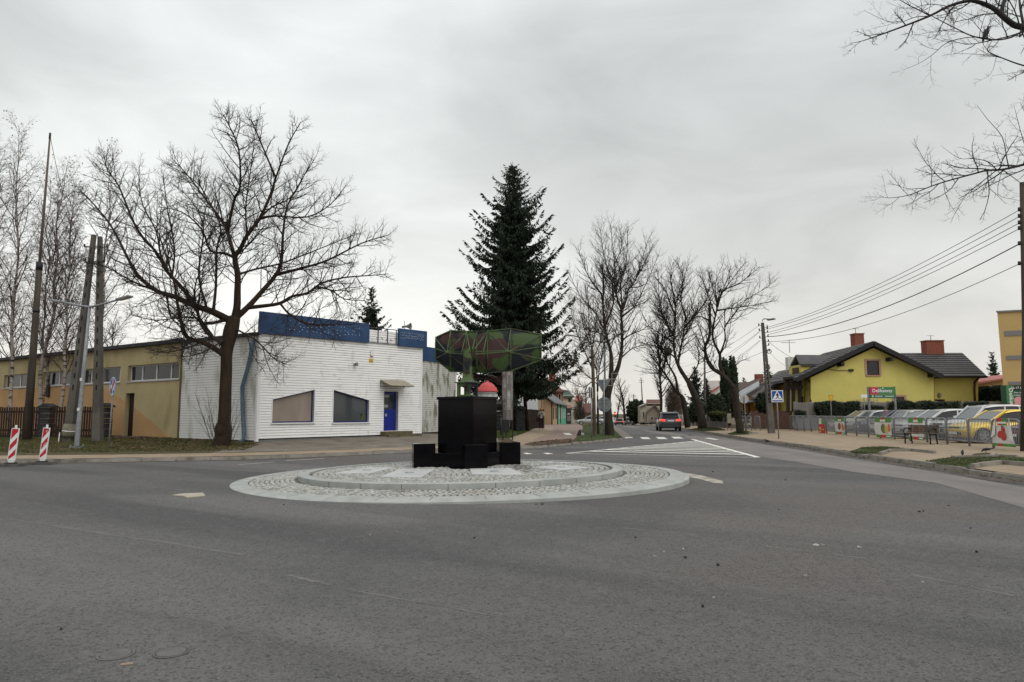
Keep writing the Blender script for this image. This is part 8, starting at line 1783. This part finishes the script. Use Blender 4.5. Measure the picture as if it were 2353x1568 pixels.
# car park row
CARS = [(30.2, 2190, 'yellow hatchback in the car park, right beside the tomato banner', 'yellow_car', ('paint_yellow', (.80, .56, .03)), dict(L=3.95, Ht=1.45), 0), (32.8, 2152, 'white crossover parked between the yellow hatchback and the white hatchback', 'white_car', ('paint_white', (.62, .63, .63)), dict(L=4.4, Ht=1.68, suv=True), 0),
        (35.4, 2062, 'white hatchback parked behind the bench, left of the white crossover', 'white_car', ('paint_white', (.62, .63, .63)), dict(L=4.2, Ht=1.50), 0), (38.0, 2036, 'silver hatchback parked next to the white hatchback', 'silver_car', ('paint_silver', (.40, .41, .41)), dict(L=4.2), 0), (40.5, 2006, 'silver saloon parked between the silver hatchback and the blue car', 'silver_car', ('paint_silver', (.40, .41, .41)), dict(L=4.4, sedan=True), 0),
        (43.0, 1970, 'dark blue car parked in the middle of the car park row', 'blue_car', ('paint_blue', (.035, .05, .12)), dict(L=4.3, Ht=1.47), 0), (45.3, 1940, 'pale silver car parked left of the dark blue car', 'silver_car', ('paint_pale_silver', (.50, .51, .50)), dict(L=4.2, sedan=True), 0), (47.4, 1912, 'white car at the far left end of the car park row', 'white_car', ('paint_white', (.62, .63, .63)), dict(L=4.2), 0)]
for Y, xf, lb, nm, c, kw, _ in CARS:
    q = at(xf, 985, Y); L = kw['L']; car(nm, lb, (q.x + L / 2, Y, hgt(q.x + 2, Y)), rad(180), paint(*c), group='cars in the car park', **kw)
q = at(2326, 985, 27.4); car('red_car', 'dark red car nose at the right edge before the yellow hatchback', (q.x + 2.1, 27.4, hgt(q.x, 27.4)), rad(180), paint('paint_red', (.16, .02, .025)), L=4.2, group='cars in the car park')

# ================================================================ PERSON
def skin_mesh(name, verts, edges, radii, mt, parent, root=0, sub=2):
    me = bpy.data.meshes.new(name); me.from_pydata([tuple(v) for v in verts], edges, []); ob = bpy.data.objects.new(name, me); COL.objects.link(ob); ob.parent = parent; me.materials.append(mt)
    sk = ob.modifiers.new('skin', 'SKIN'); sk.use_smooth_shade = True
    for i, r in enumerate(radii): d = me.skin_vertices[0].data[i]; d.radius = (r if isinstance(r, tuple) else (r, r)); d.use_root = (i == root)
    ob.modifiers.new('sub', 'SUBSURF').levels = sub; ob.modifiers['sub'].render_levels = sub; return ob
pp_ = hit(1244, 988); pt = thing('person', 'person in cream jacket and dark trousers on the path, hand raised to face', 'person', pp_, rz=rad(180 + 80))
# local: x forward, y left; faces the camera side
V = [(0, 0, .93), (0, 0, 1.12), (0, 0, 1.30), (0, 0, 1.43), (.01, 0, 1.50), (.02, 0, 1.58), (.015, 0, 1.66),      # pelvis..head
     (0, .10, .90), (.01, .11, .50), (-.01, .11, .09), (.13, .12, .03), (0, -.10, .90), (.03, -.11, .50), (.0, -.115, .09), (.14, -.13, .03),
     (0, .17, 1.40), (.04, .24, 1.14), (.22, .14, 1.20), (.27, .10, 1.26), (0, -.17, 1.40), (.03, -.26, 1.15), (.16, -.12, 1.36), (.14, -.06, 1.46)]
Ed = [(0, 1), (1, 2), (2, 3), (3, 4), (4, 5), (5, 6), (0, 7), (7, 8), (8, 9), (9, 10), (0, 11), (11, 12), (12, 13), (13, 14), (3, 15), (15, 16), (16, 17), (17, 18), (3, 19), (19, 20), (20, 21), (21, 22)]
Rd = [(.13, .10), (.115, .09), (.14, .10), (.09, .075), .052, (.075, .09), (.06, .075), .085, .058, .042, .035, .085, .058, .042, .035, .058, .042, .032, .026, .058, .042, .032, .026]
for base, d, s in ((18, Vector((.05, -.015, .05)), 1), (22, Vector((.02, .015, .06)), -1)):
    b = Vector(V[base]); per = d.normalized().cross(Vector((1, 0, 0))).normalized()
    for f, l in ((-.024, .065), (-.008, .075), (.008, .072), (.024, .058)):
        k = len(V); r0 = b + per * f + d * .5; V += [tuple(r0), tuple(r0 + d.normalized() * l * .55), tuple(r0 + d.normalized() * l + Vector((-.012, 0, -.01)))]; Ed += [(base, k), (k, k + 1), (k + 1, k + 2)]; Rd += [.010, .008, .007]
    k = len(V); V += [tuple(b + per * .03 * s + d * .1), tuple(b + per * .05 * s + d * .6)]; Ed += [(base, k), (k, k + 1)]; Rd += [.011, .008]
skin_mesh('body', V, Ed, Rd, skin, pt)
V2 = V[:23]; jid = [1, 2, 3, 15, 16, 17, 19, 20, 21]; ridx = {a: i for i, a in enumerate([0] + jid)}
JV = [(0, 0, .84), (0, 0, 1.0)] + [V[i] for i in (1, 2, 3)] + [V[i] for i in (15, 16, 17, 19, 20, 21)]
skin_mesh('jacket', JV, [(0, 1), (1, 2), (2, 3), (3, 4), (4, 5), (5, 6), (6, 7), (4, 8), (8, 9), (9, 10)], [(.18, .15), (.18, .145), (.165, .13), (.18, .13), (.10, .09), .085, .07, .055, .085, .07, .055], jacketm, pt)
skin_mesh('trousers', [V[0], V[7], V[8], (-.01, .11, .12), V[11], V[12], (0, -.115, .12)], [(0, 1), (1, 2), (2, 3), (0, 4), (4, 5), (5, 6)], [(.14, .11), .10, .078, .07, .10, .078, .07], trouserm, pt)
g = MB(); g.ell((-.015, 0, 1.625), (.115, .105, .125), 12, 9); g.ell((-.06, .0, 1.48), (.07, .115, .18), 10, 8); g.ell((.035, .088, 1.52), (.05, .03, .14), 8, 6); g.ell((.035, -.088, 1.52), (.05, .03, .14), 8, 6); g.build('hair', hairm, pt)
g = MB(); g.ell((.105, 0, 1.585), (.02, .014, .022), 8, 6); 
for s in (1, -1): g.ell((.088, s * .03, 1.61), (.012, .014, .010), 6, 5)
g.ell((.093, 0, 1.545), (.012, .028, .008), 6, 5); g.build('face', mat('face_features', (.25, .12, .09), .6), pt)
g = MB()
for s, y in ((1, .115), (-1, -.125)): g.ell((.06, y, .035), (.14, .05, .04), 10, 6)
g.build('shoe', mat('pale_shoe', (.2, .17, .15), .7), pt)
w_ = Matrix.Rotation(rad(260), 3, 'Z') @ Vector((.02, -.30, .0)); hb = thing('handbag', 'black shoulder bag hanging at the side of the person', 'bag', (pp_.x + w_.x, pp_.y + w_.y, pp_.z), rz=rad(260)); g = MB(); g.prism([(a * .07, c * .15, .62) for a, c in ((-1, -1), (1, -1), (1, 1), (-1, 1))], [(a * .05, c * .13, .92) for a, c in ((-1, -1), (1, -1), (1, 1), (-1, 1))]); g.build('bag_body', blackm, hb, bevel=.02); MB().tube([(0, -.11, .9), (0, -.05, 1.15), (0, .06, 1.42), (0, .02, 1.15), (0, .11, .9)], .012, 6).build('strap', blackm, hb)
w_ = Matrix.Rotation(rad(260), 3, 'Z') @ Vector((.30, .09, .0)); ph = MB(); ph.box((pp_.x + w_.x, pp_.y + w_.y, pp_.z + 1.31), (.08, .02, .15), 0); tagt(ph.build('mobile_phone', blackpaint, org=(pp_.x + w_.x, pp_.y + w_.y, pp_.z + 1.31)), 'black phone held in front of the chest by the person', 'phone')

# ================================================================ GROUND COVER AND LITTER
rg = random.Random(99)
def blades(polys, n, hmin, hmax, mt, name, kind='stuff', w=.012, label=None, cat=None):
    V, F = [], []
    areas = [max(1e-3, abs(sum(a[0] * b[1] - b[0] * a[1] for a, b in zip(p, p[1:] + p[:1]))) / 2) for p in polys]; tot = sum(areas)
    for p, ar in zip(polys, areas):
        xs = [q[0] for q in p]; ys = [q[1] for q in p]; k = int(n * ar / tot); c = 0; tries = 0
        while c < k and tries < k * 12:
            tries += 1; x, y = rg.uniform(min(xs), max(xs)), rg.uniform(min(ys), max(ys))
            if not inside(x, y, p): continue
            if mnoise.noise((x * .8, y * .8, 1.0)) < -.25 and rg.random() < .7: continue
            c += 1; z = hgt(x, y); h = rg.uniform(hmin, hmax); a = rg.uniform(0, 6.28); u = Vector((math.cos(a), math.sin(a), 0)) * w * rg.uniform(.6, 1.5); l = Vector((rg.gauss(0, .4), rg.gauss(0, .4), 1)).normalized() * h; b = Vector((x, y, z)); e = len(V)
            V += [b - u, b + u, b + l]; F.append((e, e + 1, e + 2))
    o = MB().add(V, F).build(name, mt); o['kind'] = kind; o['label'] = label or name; o['category'] = cat or 'grass'; return o
VG = [[hit(-120, 1042)[:2], hit(0, 1041)[:2], hit(300, 1040)[:2], hit(560, 1036)[:2], hit(600, 1022)[:2], hit(480, 1008)[:2], hit(240, 1004)[:2], hit(60, 1006)[:2], hit(-120, 1010)[:2]]]
VG = [[tuple(q) for q in VG[0]]]
blades(VG, 26000, .03, .10, mat('verge_grass', (.055, .065, .018), .9, (.11, .105, .04), 1.5), 'verge_grass', w=.014, label='short patchy grass on the left verge')
blades([ISL], 16000, .03, .09, grassm, 'island_grass', w=.018, label='green grass on the island of the slim tree')
blades([[(p.x, p.y) for p in gl]], 5000, .04, .12, grassm, 'strip_grass', w=.018, label='grass strip along the fence behind the plinth')
blades(BEDS, 22000, .02, .07, mat('bed_grass_blades', (.045, .068, .018), .9, (.085, .09, .032), 2.0), 'bed_grass', w=.012, label='short grass in the kerbed beds on the right')
def leaves(polys, n, mt, name, label, s0=.03, s1=.07, dens=None):
    V, F = [], []
    for p, k in zip(polys, n):
        xs = [q[0] for q in p]; ys = [q[1] for q in p]; c = 0; tries = 0
        while c < k and tries < k * 12:
            tries += 1; x, y = rg.uniform(min(xs), max(xs)), rg.uniform(min(ys), max(ys))
            if not inside(x, y, p): continue
            c += 1; z = hgt(x, y) + .024 + rg.uniform(0, .03); s = rg.uniform(s0, s1); a = rg.uniform(0, 6.28); u = Vector((math.cos(a), math.sin(a), rg.uniform(-.4, .4))) * s; v = Vector((-math.sin(a), math.cos(a), rg.uniform(-.4, .4))) * s * .6; b = Vector((x, y, z)); e = len(V)
            V += [b - u, b + v, b + u, b - v]; F.append((e, e + 1, e + 2, e + 3))
    o = MB().add(V, F).build(name, mt); o['kind'] = 'stuff'; o['label'] = label; o['category'] = 'leaves'; return o
leaves(VG + [[tuple(hit(*q)[:2]) for q in ((260, 1036), (560, 1036), (590, 1020), (500, 1012), (300, 1008), (240, 1010))]], [650, 1700], leafm, 'fallen_leaves', 'brown fallen leaves on the left verge')
leaves([[(p.x, p.y) for p in dr], ISL], [420, 110], leafm, 'fallen_leaves', 'brown leaves and dirt along the kerb of the brick path', .03, .08)
kr = [(KR(y) - .45, y) for y in np.linspace(13, 50, 30)] + [(KR(y) - .02, y) for y in np.linspace(50, 13, 30)]
leaves([kr], [1100], mat('gutter_leaf', (.075, .055, .035), .95, (.12, .09, .06), 6), 'gutter_leaves', 'dark leaves and grit in the right gutter', .015, .05)
kl_ = [(x, KL(x) - .30) for x in np.linspace(-26, 4, 30)] + [(x, KL(x) - .02) for x in np.linspace(4, -26, 30)]
leaves([kl_], [500], mat('gutter_leaf', (.075, .055, .035), .95), 'gutter_leaves', 'dark leaves and grit in the left gutter', .012, .04)
# gutter dirt strips
gs = [(KR(y) - .42 - .12 * math.sin(y * 1.3), y) for y in np.linspace(11, 58, 60)] + [(KR(y) - .005, y) for y in np.linspace(58, 11, 60)]
sheet('gutter_dirt', gs, mat('gutter_dirt', (.085, .073, .063), .95, (.13, .115, .10), 3), .0075, hf=flat)
gs = [(x, KL(x) - .22 - .06 * math.sin(x * 2.1)) for x in np.linspace(-27, 5.5, 60)] + [(x, KL(x) - .005) for x in np.linspace(5.5, -27, 60)]
sheet('gutter_dirt', gs, mat('gutter_dirt', (.085, .073, .063), .95), .0075, hf=flat)
# manhole covers
def manhole(label, x, y):
    c = gnd(x, y); t = thing('manhole_cover', label, 'manhole cover', c, group='manhole covers in the near road'); MB().lathe((c.x, c.y, 0), [(.115, .001), (.115, .006), (.10, .0062), (.10, .003)], 28).build('ring', seamd, t); MB().lathe((c.x, c.y, 0), [(.094, .001), (.094, .0075), (.06, .0076), (.058, .0045), (.03, .0045), (.028, .0085)], 28).build('lid', ironm, t)
manhole('small round iron cover in the near road, beside a scrap of paper', 266, 1505); manhole('small round iron cover in the near road, right one of two', 394, 1500)
# cardboard and scraps
def scrap(label, px, mt, name, z=.012, cat='litter', th=.004):
    P = [gnd(*q) for q in px]; o = sum(P, Vector()) / len(P); top = [Vector((p.x, p.y, z + th + rg.uniform(0, th))) for p in P]; tagt(MB().prism([Vector((p.x, p.y, .002)) for p in P], top).build(name, mt, org=o), label, cat)
scrap('flat torn piece of cardboard on the road left of the roundabout', [(396, 1140), (420, 1136), (466, 1134.5), (472, 1141), (430, 1145.5), (422, 1142)], cardm, 'cardboard_sheet', cat='cardboard')
scrap('pale paper scrap in front of the manhole covers', [(277, 1527), (304, 1523), (306, 1528), (276, 1531)], mat('brown_paper', (.26, .20, .15), .8), 'paper_scrap', .003, th=.002)
SC = [(1505, 1280, .09, papers), (1525, 1270, .07, papers), (1850, 1325, .08, papers), (1875, 1255, .16, papers), (1890, 1254, .1, papers), (2113, 1177, .1, debris), (2122, 1176, .06, debris), (1246, 1160, .1, debris), (1232, 1160, .05, debris), (1805, 1104, .1, debris), (1638, 1085, .12, debris), (1650, 1300, .08, debris), (1575, 1283, .07, debris), (2180, 1163, .06, debris), (2120, 1340, .06, papers), (2230, 1215, .05, debris), (850, 1231, .05, papers), (652, 1161, .05, debris), (1090, 1238, .04, debris), (1570, 1264, .05, papers), (1460, 1236, .06, debris), (2245, 1270, .07, debris), (1615, 1396, .05, debris), (1640, 1376, .05, papers), (140, 1448, .04, debris), (1975, 1260, .1, papers), (1790, 1172, .05, debris)]
for i, (x, y, s, m_) in enumerate(SC):
    s *= .42
    c = gnd(x, y); P = [(c.x + s * rg.uniform(.4, .6) * math.cos(a) * 1.2, c.y + s * rg.uniform(.35, .6) * math.sin(a)) for a in (0.2, 1.3, 2.5, 3.6, 4.9)]
    tagt(MB().prism([(a, b, .002) for a, b in P], [(a, b, .008 + rg.uniform(0, .02)) for a, b in P]).build('road_litter', m_, org=c), 'small pale scrap lying on the open asphalt' if m_ is papers else 'small dark leaf or scrap lying on the open asphalt', 'litter', 'pale scraps on the asphalt' if m_ is papers else 'dark scraps on the asphalt')
c = hit(*Z4(1628, 1080)); g = MB(); g.prism([(c.x - .15, c.y, c.z), (c.x + .15, c.y - .1, c.z), (c.x + .1, c.y + .2, c.z)], [(c.x + .02, c.y, c.z + .35), (c.x + .14, c.y, c.z + .4), (c.x + .1, c.y + .1, c.z + .36)]); tagt(g.build('dark_marker', debris, org=c), 'small dark wedge at the tip of the grass island', 'marker')
c = hit(*Z4(1648, 1078)); tagt(MB().box((c.x, c.y, c.z + .08), (.35, .2, .16), .4).build('white_stone', slabm, org=c, bevel=.03), 'white block next to the dark wedge on the grass island', 'block')
